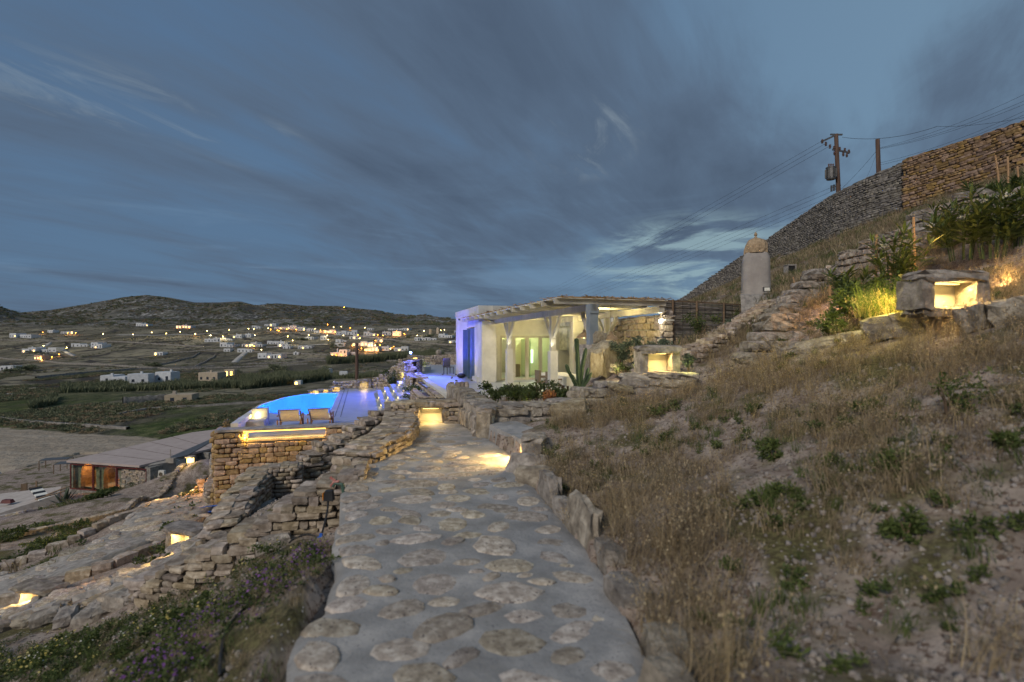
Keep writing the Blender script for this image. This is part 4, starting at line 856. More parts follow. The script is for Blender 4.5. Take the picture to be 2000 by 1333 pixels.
# facade: left strip, lintel band, mullion strips, right part
dz0, dz1 = ZT + .02, ZT + 2.18; s_door = [6.72, 7.25, 7.95, 8.62, 9.30]
vb('wall', M['plaster'], [(6.22, 6.60, PF, PF + .3, ZT, dz1 + .12), (6.22, 9.45, PF, PF + .3, dz1 + .12, HZ), (9.45, 10.75, PF, PF + .3, ZT, HZ)])
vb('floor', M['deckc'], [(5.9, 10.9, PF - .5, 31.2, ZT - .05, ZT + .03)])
fr = M['wood_w']
for i, (a, b) in enumerate([(6.60, 7.32), (7.32, 8.02), (8.02, 8.74), (8.74, 9.45)]):
    mb = MB()
    for bx in ((a, a + .09), (b - .09, b)): hbox(mb, bx[0], bx[1], PF + .06, PF + .14, dz0, dz1 + .1)
    hbox(mb, a + .09, b - .09, PF + .065, PF + .135, dz1 - .02, dz1 + .1); hbox(mb, a + .09, b - .09, PF + .065, PF + .135, dz0, dz0 + .12)
    f = mb.build('glass_door', fr, villa)
    gmq, gbb, gll = new_mat('door_glass') if i == 0 else (gmq, gbb, gll)
    if i == 0:
        t_ = gmq.node_tree.nodes.new('ShaderNodeBsdfTransparent'); t_.inputs[0].default_value = (.90, .95, .86, 1); g_ = gmq.node_tree.nodes.new('ShaderNodeBsdfGlossy'); g_.inputs['Roughness'].default_value = .03
        m_ = gmq.node_tree.nodes.new('ShaderNodeMixShader'); m_.inputs[0].default_value = .07; gll.new(t_.outputs[0], m_.inputs[1]); gll.new(g_.outputs[0], m_.inputs[2]); gll.new(m_.outputs[0], gmq.node_tree.nodes['Material Output'].inputs[0])
    mb = MB(); hbox(mb, a + .09, b - .09, PF + .095, PF + .105, dz0 + .12, dz1 - .02); mb.build('pane', gmq, f)
# interior: room walls, arch, lit bathroom niche, sideboard
vb('inner_wall', mat('inner_plaster', [(.62, .62, .50), (.70, .70, .58)], 1, .8, .05), [(6.22, 7.35, 28.0, 28.2, ZT, HZ), (8.3, 10.9, 28.0, 28.2, ZT, HZ), (7.35, 8.3, 28.0, 28.2, ZT + 2.1, HZ)])
mb = MB()                                                       # arched opening spandrels
for sg in (-1, 1):
    c0 = 7.825; pts = [(sg * .475, .0)] + [(sg * .475 * math.cos(a), .475 * math.sin(a)) for a in np.linspace(0, math.pi / 2, 8)] + [(0, .5), (sg * .475, .5)]
    vs = [H(c0 + p[0], 28.0, ZT + 1.62 + p[1]) for p in pts] + [H(c0 + p[0], 28.2, ZT + 1.62 + p[1]) for p in pts]; k = len(pts)
    mb.add(vs, [tuple(range(k)), tuple(range(2 * k - 1, k - 1, -1))] + [(i, (i + 1) % k, k + (i + 1) % k, k + i) for i in range(k)])
mb.build('arch', M['plaster'], villa)
vb('partition', mat('teal_glass', [(.42, .55, .45), (.5, .62, .5)], 1, .5, 0), [(8.75, 8.80, 26.4, 28.0, ZT, ZT + 2.1)])
vb('lit_panel', glow('lit_panel', (.85, 1.0, .85), 1.6), [(9.05, 9.42, 27.9, 27.95, ZT + .75, ZT + 1.5)])
vb('sideboard', M['wood'], [(7.95, 8.35, 26.9, 27.3, ZT + .03, ZT + .72)])
lamp_light('room_light', H(7.0, 26.2, ZT + 2.6), 75, (1, .74, .30), .2, villa); lamp_light('room_light', H(9.0, 26.6, ZT + 2.6), 75, (.95, 1, .55), .2, villa); lamp_light('room_light', H(8, 29.8, ZT + 2.5), 40, (1, .84, .5), .2, villa)
# right of the doors: fireplace hood with rough render, side wall, white outdoor steps, stone side wall
vb('wall', M['plaster'], [(10.75, 12.2, PF - 1.2, PF - .9, ZT, ZT + 1.9), (10.55, 10.80, PF - 3.2, PF + .1, ZT, ZT + 2.75)])
mb = MB(); hbox(mb, 9.75, 10.55, PF - 1.0, PF - .01, ZT + 1.55, ZT + 2.75); hbox(mb, 9.65, 10.56, PF - 1.08, PF - .012, ZT + 2.75, ZT + 2.95); mb.build('chimney_hood', mat('rough_render', [(.30, .31, .26), (.55, .55, .45)], 4, .9, .8, 9, dist=.04), villa)
stw = thing('roof_stairs', 'white plastered outdoor steps climbing behind the pergola by the stone wall', 'stairs', (0, 0, 0))
for i, (py_, pr) in enumerate([(672, 1240), (660, 1232), (650, 1224), (640, 1216), (629, 1208), (618, 1198), (608, 1188)]):
    mb = MB(); d_ = 20 + .28 * i; pp_ = P(pr, py_, d_); mb.box(P(1120, py_, d_).x, pp_.x, d_, d_ + .28 + (1.2 if i == 6 else 0), ZT, pp_.z); mb.build('step', M['plaster'], stw)
stone_wall('pergola_stone_wall', 'rubble stone wall under the right end of the pergola', 'stone wall', [(*P(1207, 626, 19.6)[:2], ZT, P(1207, 624, 19.6).z), (*P(1250, 622, 17.5)[:2], ZT, P(1250, 620, 17.5).z), (*P(1302, 618, 15.7)[:2], ZT, P(1302, 616, 15.7).z)], .35, .34, .2, STONES, (1,), seed=31, limit=200, cap_h=.05, core=M['plaster'])

mb = MB(); p = H(7.9, PF - .02, 1.18); mb.sphere((0, 0, 0), .12, 14, 8, .55); o = mb.build('bulkhead_light', M['metal'], villa, True); o.location = p
# blue shutter doors, uplights
vb('door', mat('blue_shutter', [(.06, .10, .15), (.10, .15, .21)], 2, .5, .1), [(5.36, 5.50, 26.6, 26.66, ZT + .02, ZT + 2.62), (5.36, 5.61, 27.9, 27.96, ZT + .02, ZT + 2.62)])
vb('door', bpy.data.materials['blue_shutter'], [(5.62, 5.68, 25.6, 28.15, ZT + .02, ZT + 2.7)])
vb('plinth', M['plaster'], [(5.38, 5.52, PF - .1, 25.6, ZT, ZT + .22), (5.40, 5.58, 28.6, 30.4, ZT, ZT + .22)])
for (s, t, e, col) in [(5.28, 25.2, 16, (1, .85, .6)), (5.30, 29.8, 16, (1, .80, .6)), (4.6, 27.2, 520, (.14, .12, 1)), (4.5, 25.2, 90, (.16, .13, 1)), (4.6, 30.3, 260, (.2, .12, 1))]:
    blue = col[2] == 1
    mb = MB(); p = H(s, t, ZT + .0); mb.lathe([(.05, 0), (.06, .0), (.06, .05), (.045, .06), (.001, .06)], p, 10); f = mb.build('uplight', M['metal'], villa)
    lamp_light('uplight_lamp', (p.x, p.y, p.z + .12), e, col, .03, villa, 105 if blue else 70, H(s + .34, t + (0 if not blue else 0), ZT + 3.0), .7)
# ------------------------------------------------------------ pergola
perg = thing('pergola', 'cream timber pergola with reed thatch roof in front of the villa', 'pergola', (0, 0, 0))
ZB = .84      # underside of main beam at the far end
mb = MB(); a, b = H(6.2, 13.0, ZB + .10), H(6.2, PF - .002, ZB + .10); mb.bar(a, b, .17, .20); mb.build('beam', M['wood_w'], perg)
mb = MB(); a, b = H(8.52, 13.3, ZB + .10), H(8.9, PF - .002, ZB + .10); mb.bar(a, b, .17, .20); mb.build('beam', M['wood_w'], perg)
BG = mat('blue_grey_paint', [(.20, .24, .27), (.27, .31, .34)], 3, .7, .1)
def post(t, w, big=False, s=6.2, both=True):
    mb = MB(); hbox(mb, s - w / 2, s + w / 2, t - w / 2, t + w / 2, ZT + (1.62 if not big else 0), ZB); o = mb.build('post', M['wood_w'] if not big else BG, perg)
    if not big: mb = MB(); hbox(mb, s - w * .8, s + w * .8, t - w * .8, t + w * .8, ZT, ZT + 1.66); mb.build('pier', M['plaster'], perg)
    for sg in ((-1, 1) if both else (1,)):
        mb = MB(); zb = ZB - .70; mb.bar(H(s, t + sg * w * .55, zb), H(s, t + sg * .72, ZB - .01), .09, .10); mb.build('brace', M['wood_w'], perg)
post(13.15, .25, True, both=False); post(16.25, .17); post(21.6, .17); post(16.9, .16, s=8.55)
mb = MB(); mb.bar(H(6.2, 13.0, .90), H(6.2, 13.3, .90), .26, .26); mb.build('beam_end', BG, perg)
zr = lambda t: 1.13
ts = list(13.3 + np.arange(14) * 1.06)
for t in ts:
    mb = MB(); mb.bar(H(5.12, t, ZB + .27), H(8.62 + max(t - 13.3, 0) * .04, t, ZB + .27), .11, .15); mb.build('rafter', M['wood_w'], perg)
# reed thatch: layers of canes as one uncountable mat plus an edge board
rs = random.Random(33); mb = MB()
for i in range(700):
    t = rs.uniform(13.15, 27.4); s_ = rs.uniform(5.12, 6.6); L_ = rs.uniform(1.6, 2.6); s2 = min(s_ + L_, 8.7); zz_ = ZB + .37 + rs.uniform(0, .03)
    mb.bar(H(s_, t, zz_), H(s2, t + rs.uniform(-.08, .08), zz_ + rs.uniform(-.015, .02)), .03, .022)
for i in range(260):
    t = rs.uniform(13.0, 13.5) if i < 120 else rs.uniform(13, 27.4); s_ = rs.uniform(6, 8.6) if i < 120 else rs.uniform(5.1, 5.5); mb.bar(H(s_, t, ZB + .38), H(s_ + rs.uniform(-.25, .25), t + rs.uniform(-.2, .2), ZB + .40 + rs.uniform(-.01, .035)), .018, .012)
o = mb.build('reed_thatch', M['reed'], perg); o['kind'] = 'stuff'
mb = MB(); hbox(mb, 5.15, 8.62, 13.15, 27.4, ZB + .342, ZB + .358); mb.build('ceiling_board', M['canvas'], perg)
for (s, t, e) in [(7.6, 15.0, 40), (7.6, 19.0, 60), (7.6, 22.8, 70), ]: lamp_light('pergola_fill', H(s, t, ZB + .12), e * .85, (1, .80, .34), .12, perg)  # added fill under the roof, no lamp bodies
for t in (15, 19, 22.6): lamp_light('pergola_fill', H(5.9, t, ZB - .9), 7, (1, .82, .4), .3, perg)  # more added fill to brighten the overhang from below
for t in (16.25, 21.6): lamp_light('post_uplight', H(6.03, t - .20, ZT + 1.72), 8, (1, .95, .75), .03, perg, 100, H(6.2, t, ZB + .2))
sp = thing('spotlight', 'bright white bracket spotlight at the right end of the pergola', 'lamp', H(8.62, 13.6, .62), ROTH); mb = MB(); mb.box(-.03, .5, -.05, .02, -.0, .03); mb.build('bracket', M['plaster'], sp); mb = MB(); mb.sphere((.02, -.05, -.02), .05, 10, 6); mb.build('bulb', glow('spot_bulb', (1, .97, .85), 40), sp); lamp_light('spot_lamp', (.02, -.1, .02), 8, (1, .93, .7), .05, sp)
mb = MB(); mb.prism([(-.5, 9.25), (1.5, 9.6), (2.2, 10.9), (1.3, 12.8), (-.62, 12.1)], -2.4, -1.33); tag(mb.build('bed_soil', gm2), kind='structure')
# pendant lamps
for i, (px, py, d, lab) in enumerate([(1141, 660, 15.2, 'left woven pendant lamp hanging behind the cactus'), (1193, 664, 14.8, 'right woven pendant lamp hanging beside the big blue-grey post')]):
    q = P(px, py, d); t = thing('pendant_lamp', lab, 'pendant lamp', q, 0, 'woven pendant lamps under the pergola')
    mb = MB(); mb.lathe([(.23, 0), (.225, .03), (.16, .10), (.09, .14), (.05, .17), (.04, .24), (.012, .25)], (0, 0, 0), 20); mb.build('shade', mat('woven_shade', [(.22, .15, .09), (.34, .25, .15)], 30, .8, .5), t); mb = MB(); mb.tube([(0, 0, .24), (0, 0, ZB + .2 - q.z)], .008, 5); mb.build('cord', M['black'], t)
    mb = MB(); mb.sphere((0, 0, .05), .05, 10, 6); mb.build('bulb', M['warm'], t); lamp_light('pendant_light', (0, 0, -.02), 12, (1, .88, .5), .05, t)
# dining set
tb = thing('dining_table', 'long table under a white cloth below the pergola', 'table', H(7.35, 18.0, ZT), ROTH)
mb = MB(); mb.box(-.45, .45, -1.3, 1.3, .70, .74); mb.build('tabletop', M['canvas'], tb)
mb = MB(); mb.box(-.47, .47, -1.32, -1.31, .42, .745); mb.box(-.47, -.46, -1.31, 1.32, .42, .745); mb.box(.46, .47, -1.31, 1.32, .42, .745); mb.build('tablecloth_drop', M['canvas'], tb)
for x in (-.38, .38):
    for y in (-1.2, 1.2): mb = MB(); mb.box(x - .03, x + .03, y - .03, y + .03, 0, .70); mb.build('leg', M['wood'], tb)
wick = mat('wicker', [(.13, .10, .07), (.24, .19, .13)], 40, .8, .6, stretch=(1, 1, 3))
for i, (s, t, rz, lab) in enumerate([(6.75, 17.4, -90, 'wicker armchair nearest the second pergola pier'), (6.75, 18.6, -90, 'wicker armchair behind the first one on the sea side of the table'), (7.9, 17.4, 90, 'wicker armchair on the hill side of the table, nearer one'), (7.35, 16.3, 0, 'wicker armchair at the near end of the cloth-covered table')]):
    c = thing('wicker_chair', lab, 'chair', H(s, t, ZT), ROTH + R(rz), 'wicker chairs around the dining table')
    mb = MB(); mb.box(-.27, .27, -.25, .27, .38, .45); mb.build('seat', wick, c); mb = MB(); mb.box(-.27, .27, -.30, -.24, .45, .88); mb.build('backrest', wick, c)
    for x in (-.28, .28): mb = MB(); mb.box(x - .03, x + .03, -.24, .25, .60, .65); mb.build('armrest', wick, c)
    for x in (-.24, .24):
        for y in (-.24, .22): mb = MB(); mb.box(x - .02, x + .02, y - .02, y + .02, 0, .39); mb.build('leg', M['wood'], c)
# birdcage lanterns
def lantern(loc, k, lab, m):
    t = thing('lantern', lab, 'lantern', loc, 0, 'cage lanterns beside the glass doors'); mb = MB()
    mb.box(-.16, .16, -.16, .16, 0, .03); 
    for i in range(12): a = 2 * math.pi * i / 12; mb.tube([(.15 * math.cos(a), .15 * math.sin(a), .03), (.15 * math.cos(a), .15 * math.sin(a), .38)], .006, 4)
    mb.build('cage', m, t); mb = MB(); mb.lathe([(.19, .38), (.16, .42), (.05, .55), (.02, .62)], (0, 0, 0), 12); mb.build('roof', m, t); mb = MB(); mb.lathe([(.0, .03), (.04, .03), (.04, .16), (0, .16)], (0, 0, 0), 8); mb.build('candle', M['canvas'], t); t.scale = (k, k, k)
st_ = thing('lantern_stand', 'thin dark metal stand carrying the upper cage lantern', 'stand', H(6.75, 23.6, ZT)); mb = MB()
for dx, dy in ((-.12, -.12), (.12, -.12), (.12, .12), (-.12, .12)): mb.tube([(dx, dy, 0), (dx * .8, dy * .8, .7)], .012, 5)
mb.build('leg_frame', M['black'], st_); mb = MB(); mb.box(-.15, .15, -.15, .15, .7, .72); mb.build('shelf', M['black'], st_)
lantern(H(6.75, 23.6, ZT + .72), .95, 'dark cage lantern raised on a thin stand inside the pergola', M['black']); lantern(H(6.5, 22.6, ZT), 1.25, 'white cage lantern standing on the terrace floor', M['plaster'])
# outdoor chair and black cushion left of the villa
q = thing('folded_chair', 'dark folding chair left at the far corner of the villa', 'chair', H(5.05, 30.9, ZT), ROTH + .4); mb = MB(); mb.box(-.25, .25, -.2, .25, .4, .44); mb.build('seat', M['metal'], q); mb = MB(); mb.box(-.25, .25, .22, .27, .4, .95); mb.build('backrest', M['metal'], q)
for x in (-.22, .22):
    for y in (-.18, .2): mb = MB(); mb.box(x - .02, x + .02, y - .02, y + .02, 0, .4); mb.build('leg', M['metal'], q)
mb = MB(); mb.sphere((0, 0, .13), .24, 12, 8, .55); o = mb.build('floor_cushion', M['black'], None, True); o.location = H(5.15, 27.3, ZT); tag(o, 'black round cushion lying on the terrace by the shutter door', 'cushion')
# reed fence
rf = thing('reed_fence', 'grey horizontal reed screen with posts to the right of the pergola', 'fence', (0, 0, 0))
fa, fb2 = P(1293, 640, 15.6), P(1448, 640, 17.6); fd = (fb2 - fa).normalized(); rs = random.Random(44)
reedm = mat('grey_reed', [(.15, .14, .13), (.34, .31, .27)], 3, .85, .3, rnd=.4, island=True); mb = MB(); Lf = (Vector(fb2[:2]) - Vector(fa[:2])).length; f2 = Vector((fd.x, fd.y, 0)).normalized()
for i in range(330):
    z = rs.uniform(-.45, 1.22) if i > 90 else .0 + i * .0136; s_ = rs.uniform(-.1, Lf - .9) if i > 90 else 0; l_ = rs.uniform(.9, 2.0) if i > 90 else Lf
    e_ = min(s_ + l_, Lf)
    if z < -.1 and e_ > Lf * .62: continue
    off = Vector((f2.y, -f2.x, 0)) * rs.uniform(-.03, .03); a = fa + f2 * s_ + off; b = fa + f2 * e_ + off; mb.bar((a.x, a.y, z), (b.x, b.y, z + rs.uniform(-.03, .03)), .018, .016)
o = mb.build('reed_panel', reedm, rf); o['kind'] = 'stuff'
mb = MB(); a, b = fa, fb2; mb.bar((a.x, a.y, 1.24), (b.x, b.y, 1.24), .06, .05); mb.build('rail', M['wood'], rf)
for s_ in (.45, 1.55, 2.9): a = fa + f2 * s_; mb = MB(); mb.tube([(a.x, a.y - .06, -.7), (a.x, a.y - .06, 1.28)], .035, 7); mb.build('post', M['wood'], rf)
for s_ in np.arange(.2, Lf, .35): a = fa + f2 * s_; mb = MB(); mb.tube([(a.x, a.y - .045, -.4), (a.x, a.y - .045, 1.22)], .005, 4); mb.build('wire', M['black'], rf)
# chimney with stone cap
ch = thing('chimney', 'tall rounded plaster chimney topped by leaning stone slabs and a pinnacle', 'chimney', P(1476, 575, 18), R(-18)); ch.scale = (1, 1, .93)
mb = MB(); n = 20; prof = [(.50, -.08), (.49, .0), (.47, 1.2), (.46, 1.36), (.40, 1.50), (.36, 1.56)]; vs = []; fs = []
for r, z in prof:
    for k in range(n):
        a = 2 * math.pi * k / n; c_, s_ = math.cos(a), math.sin(a); q = (abs(c_) ** 4 + abs(s_) ** 4) ** -.25; vs.append((r * c_ * q * .95, r * s_ * q * .8, z))
for i in range(len(prof) - 1):
    for k in range(n): fs.append((i * n + k, i * n + (k + 1) % n, (i + 1) * n + (k + 1) % n, (i + 1) * n + k))
fs.append(tuple((len(prof) - 1) * n + k for k in range(n))); mb.add(vs, fs); mb.build('shaft', mat('chimney_plaster', [(.25, .23, .22), (.34, .32, .30)], 2, .9, .3, 9, dist=.02), ch, True)
capm_ = mat('chimney_stone', [(.26, .19, .12), (.42, .32, .21)], 12, .9, .9, 40, dist=.02)
for sgn, nm in ((-1, 'near'), (1, 'far')):
    mb = MB(); K = 8; rows = [(.42, 1.54), (.43, 1.70), (.40, 1.88), (.30, 2.04), (.12, 2.12)]; vs = []; fs = []
    for th in (0, .09):
        for r, z in rows:
            for k in range(K + 1):
                a_ = sgn * (R(28) + R(136) * k / K) + R(180) * 0; rr = max(r - th, .03) * (1 + .05 * math.sin(k * 2.7 + z * 9)); vs.append((-rr * math.cos(a_) * .95, rr * math.sin(a_) * .85, z - th * .4))
    n_ = (K + 1) * len(rows)
    for q0 in (0, n_):
        for i in range(len(rows) - 1):
            for k in range(K): a_ = q0 + i * (K + 1) + k; fs.append((a_, a_ + 1, a_ + K + 2, a_ + K + 1))
    for i in range(len(rows) - 1):
        for k in (0, K): a_ = i * (K + 1) + k; fs.append((a_, a_ + K + 1, a_ + K + 1 + n_, a_ + n_))
    mb.add(vs, fs); mb.build('cap_shell', capm_, ch)
mb = MB(); mb.lathe([(.30, 1.5), (.28, 1.85), (.10, 2.0)], (0, 0, 0), 10); mb.build('flue', M['black'], ch)
mb = MB(); mb.lathe([(.07, 2.1), (.05, 2.16), (.03, 2.2), (.06, 2.24), (.05, 2.29), (.01, 2.36)], (0, 0, 0), 8); mb.build('pinnacle', capm_, ch)
mb = MB(); hb = P(1450, 573, 17.2); mb.add([tuple(P(1446, 576, 16.6)), tuple(P(1562, 578, 16.6)), tuple(P(1555, 574, 19)), tuple(P(1446, 574, 19)), tuple(P(1450, 640, 16.2)), tuple(P(1540, 625, 16.2))], [(0, 1, 2, 3), (4, 5, 1, 0)])
tag(mb.build('chimney_base_wall', M['capm']), 'rough rendered ledge wall under the chimney', 'garden wall')
fl = thing('floodlight', 'small square floodlight at the foot of the chimney', 'lamp', P(1497, 566, 17.3)); mb = MB(); mb.box(-.11, .11, -.04, .04, -.06, .09); mb.build('housing', M['metal'], fl); mb = MB(); mb.box(-.09, .09, -.05, -.042, -.04, .07); mb.build('glass', M['canvas'], fl)
# ================================================================ garden right of the path
stone_wall('corner_garden_wall', 'thick rendered stone wall with broad flat top at the right end of the path', 'garden wall', [(-.36, 8.75, -1.75, -1.12), (-.86, 10.25, -1.75, -1.06), (-1.2, 11.6, -2.3, -1.04)], .42, .13, .26, ROCKS, (-1,), seed=51, core=M['capm'], cap_h=.05, capsl=.2, limit=80)
stone_wall('bed_front_wall', 'low wall of big weathered stones in front of the shrub bed', 'garden wall', [(-.55, 8.95, -1.7, -1.12), (.2, 9.05, -1.6, -1.12), (1.15, 9.3, -1.55, -1.05), (1.4, 9.5, -1.5, -.92)], .5, .34, .16, ROCKS, (1,), seed=52, core=M['capm'], cap_h=.12, capsl=.4)
stone_wall('rock_ledge', 'stepped ledge of flat rocks rising towards the lit rock lamp', 'garden wall', [(1.25, 9.35, -1.5, -.93), (1.7, 9.5, -1.4, -.82), (2.1, 9.6, -1.3, -.68), (2.6, 9.55, -1.2, -.58), (3.1, 9.4, -1.1, -.60)], .6, .42, .13, ROCKS, (1,), seed=53, core=M['rock'], cap_h=.12, capsl=.5)
stone_lamp((2.75, 9.55, -.57), R(4), .44, .36, .34, 'big lit rock lamp standing on the ledge right of the cactus', 34, 1.1, lh=.35)
for (px, py, d, sx, sy, sz, rx, lab) in [(1182, 700, 11.6, .5, .35, .72, .1, 'large pointed lit boulder beside the cactus'), (1158, 708, 11.3, .4, .3, .6, -.1, 'narrow leaning lit boulder right behind the cactus'), (1172, 660, 12.2, .28, .25, .3, 0, 'small pale boulder balanced on top of the brown pillar'), (1112, 800, 8.6, .6, .4, .3, 0, 'flat reddish rock below the ledge, half in dry grass'), (1210, 722, 10.9, .35, .3, .2, 0, 'low rounded rock between the pointed boulder and the lit lamp'), (1210, 757, 9.2, .42, .3, .12, 0, 'flat pale slab lying in front of the rock ledge')]:
    o = bpy.data.objects.new('boulder', stone_mesh('boulder', mat('boulder_%d' % px, [(.24, .20, .14), (.36, .31, .22), (.46, .41, .31)], 5, .9, .9, 16, dist=.04), px, .25, 3, .08)); C.objects.link(o); p = P(px, py, d); o.location = (p.x, p.y, p.z); o.scale = (sx, sy, sz); o.rotation_euler = (rx, .2 * (1 if px % 2 else -1), px); tag(o, lab, 'boulder')
mb = MB(); p = P(1150, 735, 12.6); mb.tube([(p.x - .08, p.y, -1.9), (p.x - .02, p.y, -1.2), (p.x, p.y, p.z + .78)], [.34, .28, .30], 9); tag(mb.build('stone_pillar', M['rock'], None, True), 'dark brown rough stone stub under the big blue-grey pergola post', 'pillar')
lamp_light('boulder_fill', P(1190, 722, 10.4) + Vector((0, 0, .1)), 14, (1, .82, .42), .05, kerb)  # added light without a lamp, brightens the boulders
# rough stone stairs
stx = thing('rough_stairs', 'dark rough stone garden steps climbing the slope beside the chimney', 'stairs'); rs = random.Random(61)
for i in range(13):
    f = i / 12; px = 1492 + 130 * f ** 1.2; py = 742 - 212 * f; d = 8.9 + 5.5 * f; w = .85 + .2 * f; p = P(px, py, d); p.z = max(p.z, gz(p.x, p.y) + .12)
    for j in (-1, 0, 1):
        stone_at('step_stone', rs.choice(ROCKS), (p.x + j * w * .34 + rs.uniform(-.05, .05), p.y + rs.uniform(-.05, .05), p.z - .06), w * .40, .62, .20, rs.uniform(-.15, .15) + .1, stx, .06, rs)
stone_wall('stair_side_wall', 'low side wall of pale rubble along the left of the rough steps', 'garden wall', [(*P(1330, 705, 10.6)[:2], -1.0, P(1330, 690, 10.6).z), (*P(1400, 665, 11.5)[:2], -.8, P(1400, 655, 11.5).z), (*P(1470, 630, 12.8)[:2], -.4, P(1470, 612, 12.8).z), (*P(1510, 600, 14)[:2], 0, P(1510, 585, 14).z)], .4, .22, .10, STONES, (1, -1), seed=62, cap_h=.1, capsl=.2)
# planted beds: lower kerb slabs, log-like rock, dark boulder, niche lamp
for (pts, lab, w, h) in [([(1500, 700, 8.2), (1565, 672, 7.7), (1650, 655, 7.2), (1760, 640, 6.6), (1830, 628, 6.2)], 'long low kerb of pale slabs edging the lit planting', .3, .2), ([(1690, 632, 6.6), (1740, 620, 6.45), (1800, 612, 6.3), (1860, 607, 6.1)], 'rounded log-like stone kerb in front of the glowing grasses', .28, .30), ([(1895, 612, 5.6), (1935, 598, 5.4), (2010, 585, 5.2), (2100, 575, 5.0)], 'dark bluish flat boulders overlapping the right lit lamp', .4, .3)]:
    t = thing('bed_kerb', lab, 'stone edging'); q = [P(*a) for a in pts]
    for a, b in zip(q, q[1:]): 
        m_ = (a + b) / 2; L_ = (b - a).length; o = stone_at('kerb_stone', rs.choice(ROCKS), (m_.x, m_.y, m_.z - h * .35), L_ * 1.12, w, h, math.atan2((b - a).y, (b - a).x), t, .02, rs); o.rotation_euler.y = -math.atan2(b.z - a.z, Vector((b - a)[:2]).length)
stone_lamp(P(1862, 600, 5.9), R(8), .52, .31, .3, 'wide lit stone lamp on the right slope beside the glowing grasses', 60, .98, lh=.36)
lamp_light('bed_fill', P(1735, 588, 6.5), 34, (1, .80, .14), .3, kerb); lamp_light('bed_fill', P(1668, 590, 6.8), 14, (1, .84, .2), .3, kerb); lamp_light('bed_fill', P(1795, 575, 6.5), 18, (1, .76, .14), .3, kerb); lamp_light('bed_fill', P(1850, 485, 7.8), 9, (1, .55, .16), .08, kerb); lamp_light('bed_fill', P(1640, 560, 10), 26, (1, .5, .16), .08, kerb); lamp_light('bed_fill', P(1970, 545, 6.8), 16, (1, .6, .2), .08, kerb)  # added lights without lamp bodies, for the glow on the planting
# terrace walls above
stone_wall('mid_terrace_wall', 'rough dry stone terrace wall behind the oleanders with orange-lit top stones', 'retaining wall', [(*P(1632, 540, 13.5)[:2], 1.0, P(1632, 522, 13.5).z), (*P(1665, 480, 12.8)[:2], 1.0, P(1665, 484, 12.8).z), (*P(1720, 460, 12)[:2], 1.1, P(1720, 462, 12).z), (*P(1780, 440, 11)[:2], 1.2, P(1780, 446, 11).z), (*P(1850, 440, 10.2)[:2], 1.2, P(1850, 440, 10.2).z)], .4, .30, .13, ROCKS, (1, -1), seed=63, capsl=.36, cap_h=.12, step=.16, limit=200)
stone_wall('upper_terrace_wall', 'higher dry stone terrace wall stepping up to the right edge above the oleanders', 'retaining wall', [(*P(1790, 430, 11.6)[:2], 1.6, P(1790, 418, 11.6).z), (*P(1850, 405, 11)[:2], 1.8, P(1850, 398, 11).z), (*P(1910, 375, 10.5)[:2], 2.0, P(1910, 374, 10.5).z), (*P(1990, 365, 9.8)[:2], 2.0, P(1990, 362, 9.8).z), (*P(2100, 350, 9)[:2], 2.0, P(2100, 352, 9).z)], .4, .30, .13, ROCKS, (1, -1), seed=64, capsl=.4, cap_h=.12, step=.16, limit=150)
for i, (x0, y0, x1, y1, d, lab) in enumerate([(1618, 640, 1621, 558, 8.0, 'short orange-lit cane stake left of the glowing planting'), (1708, 560, 1712, 458, 8.6, 'cane stake in the oleander near the mid terrace wall'), (1786, 530, 1784, 424, 8.4, 'tall cane stake standing before the terrace wall'), (1952, 345, 1944, 303, 11.5, 'left one of three pale stakes at the upper right'), (1969, 345, 1968, 306, 11.3, 'middle one of three pale stakes at the upper right'), (1992, 375, 1987, 325, 10.8, 'right one of three pale stakes at the upper right'), (1556, 560, 1549, 541, 15, 'tiny orange-lit stick on the ledge near the chimney')]):
    a, b = P(x0, y0, d), P(x1, y1, d); a.z -= .25; mb = MB(); mb.tube([a, (a + b) / 2 + Vector((.008, 0, 0)), b], [.022, .02, .018], 6); tag(mb.build('stake', mat('cane%d' % i, [(.34, .20, .10), (.46, .30, .17)], 10, .8, .2)), lab, 'stake')
# small dark hatch and white slab near the chimney
hp = thing('vent_box', 'small dark square opening framed in the low wall below the big wall', 'vent', P(1546, 528, 24)); mb = MB(); mb.box(-.16, .16, .0, .3, -.18, .22); mb.build('opening', M['black'], hp); mb = MB(); mb.box(-.22, -.16, -.03, .3, -.2, .25).box(.16, .22, -.03, .3, -.2, .25).box(-.22, .22, -.03, .3, .22, .28); mb.build('frame', M['capm'], hp)
# ================================================================ big retaining wall on the hill
BW = [(1290, 600, 68, 600), (1335, 583, 62, 594), (1420, 522, 55, 568), (1500, 470, 47, 518), (1570, 422, 41, 495), (1640, 377, 35, 458), (1700, 348, 32, 434), (1774, 317, 29.5, 408)]
def bw(l): return [(*P(a, b, d)[:2], P(a, e, d).z - .6, P(a, b, d).z) for a, b, d, e in l]
stone_wall('hill_wall', 'long grey dry stone retaining wall climbing the hill below the utility poles', 'retaining wall', bw(BW)[::1], .6, .42, .135, STONES_D, (1,), seed=71, cap_h=.1, capsl=.5, limit=290, maxcap=110, joined=M['stone_di'])
BW2 = [(1776, 311, 29.1, 404), (1850, 289, 27, 380), (1930, 264, 25, 352), (2000, 240, 23.3, 324), (2150, 195, 21, 290), (2400, 150, 17.5, 280)]
stone_wall('upper_hill_wall', 'orange-lit right section of the stone hill wall starting at the straight seam', 'retaining wall', bw(BW2), .6, .40, .135, STONES_U, (1,), seed=72, cap_h=.1, capsl=.5, limit=290, maxcap=60, joined=M['stone_ui'])
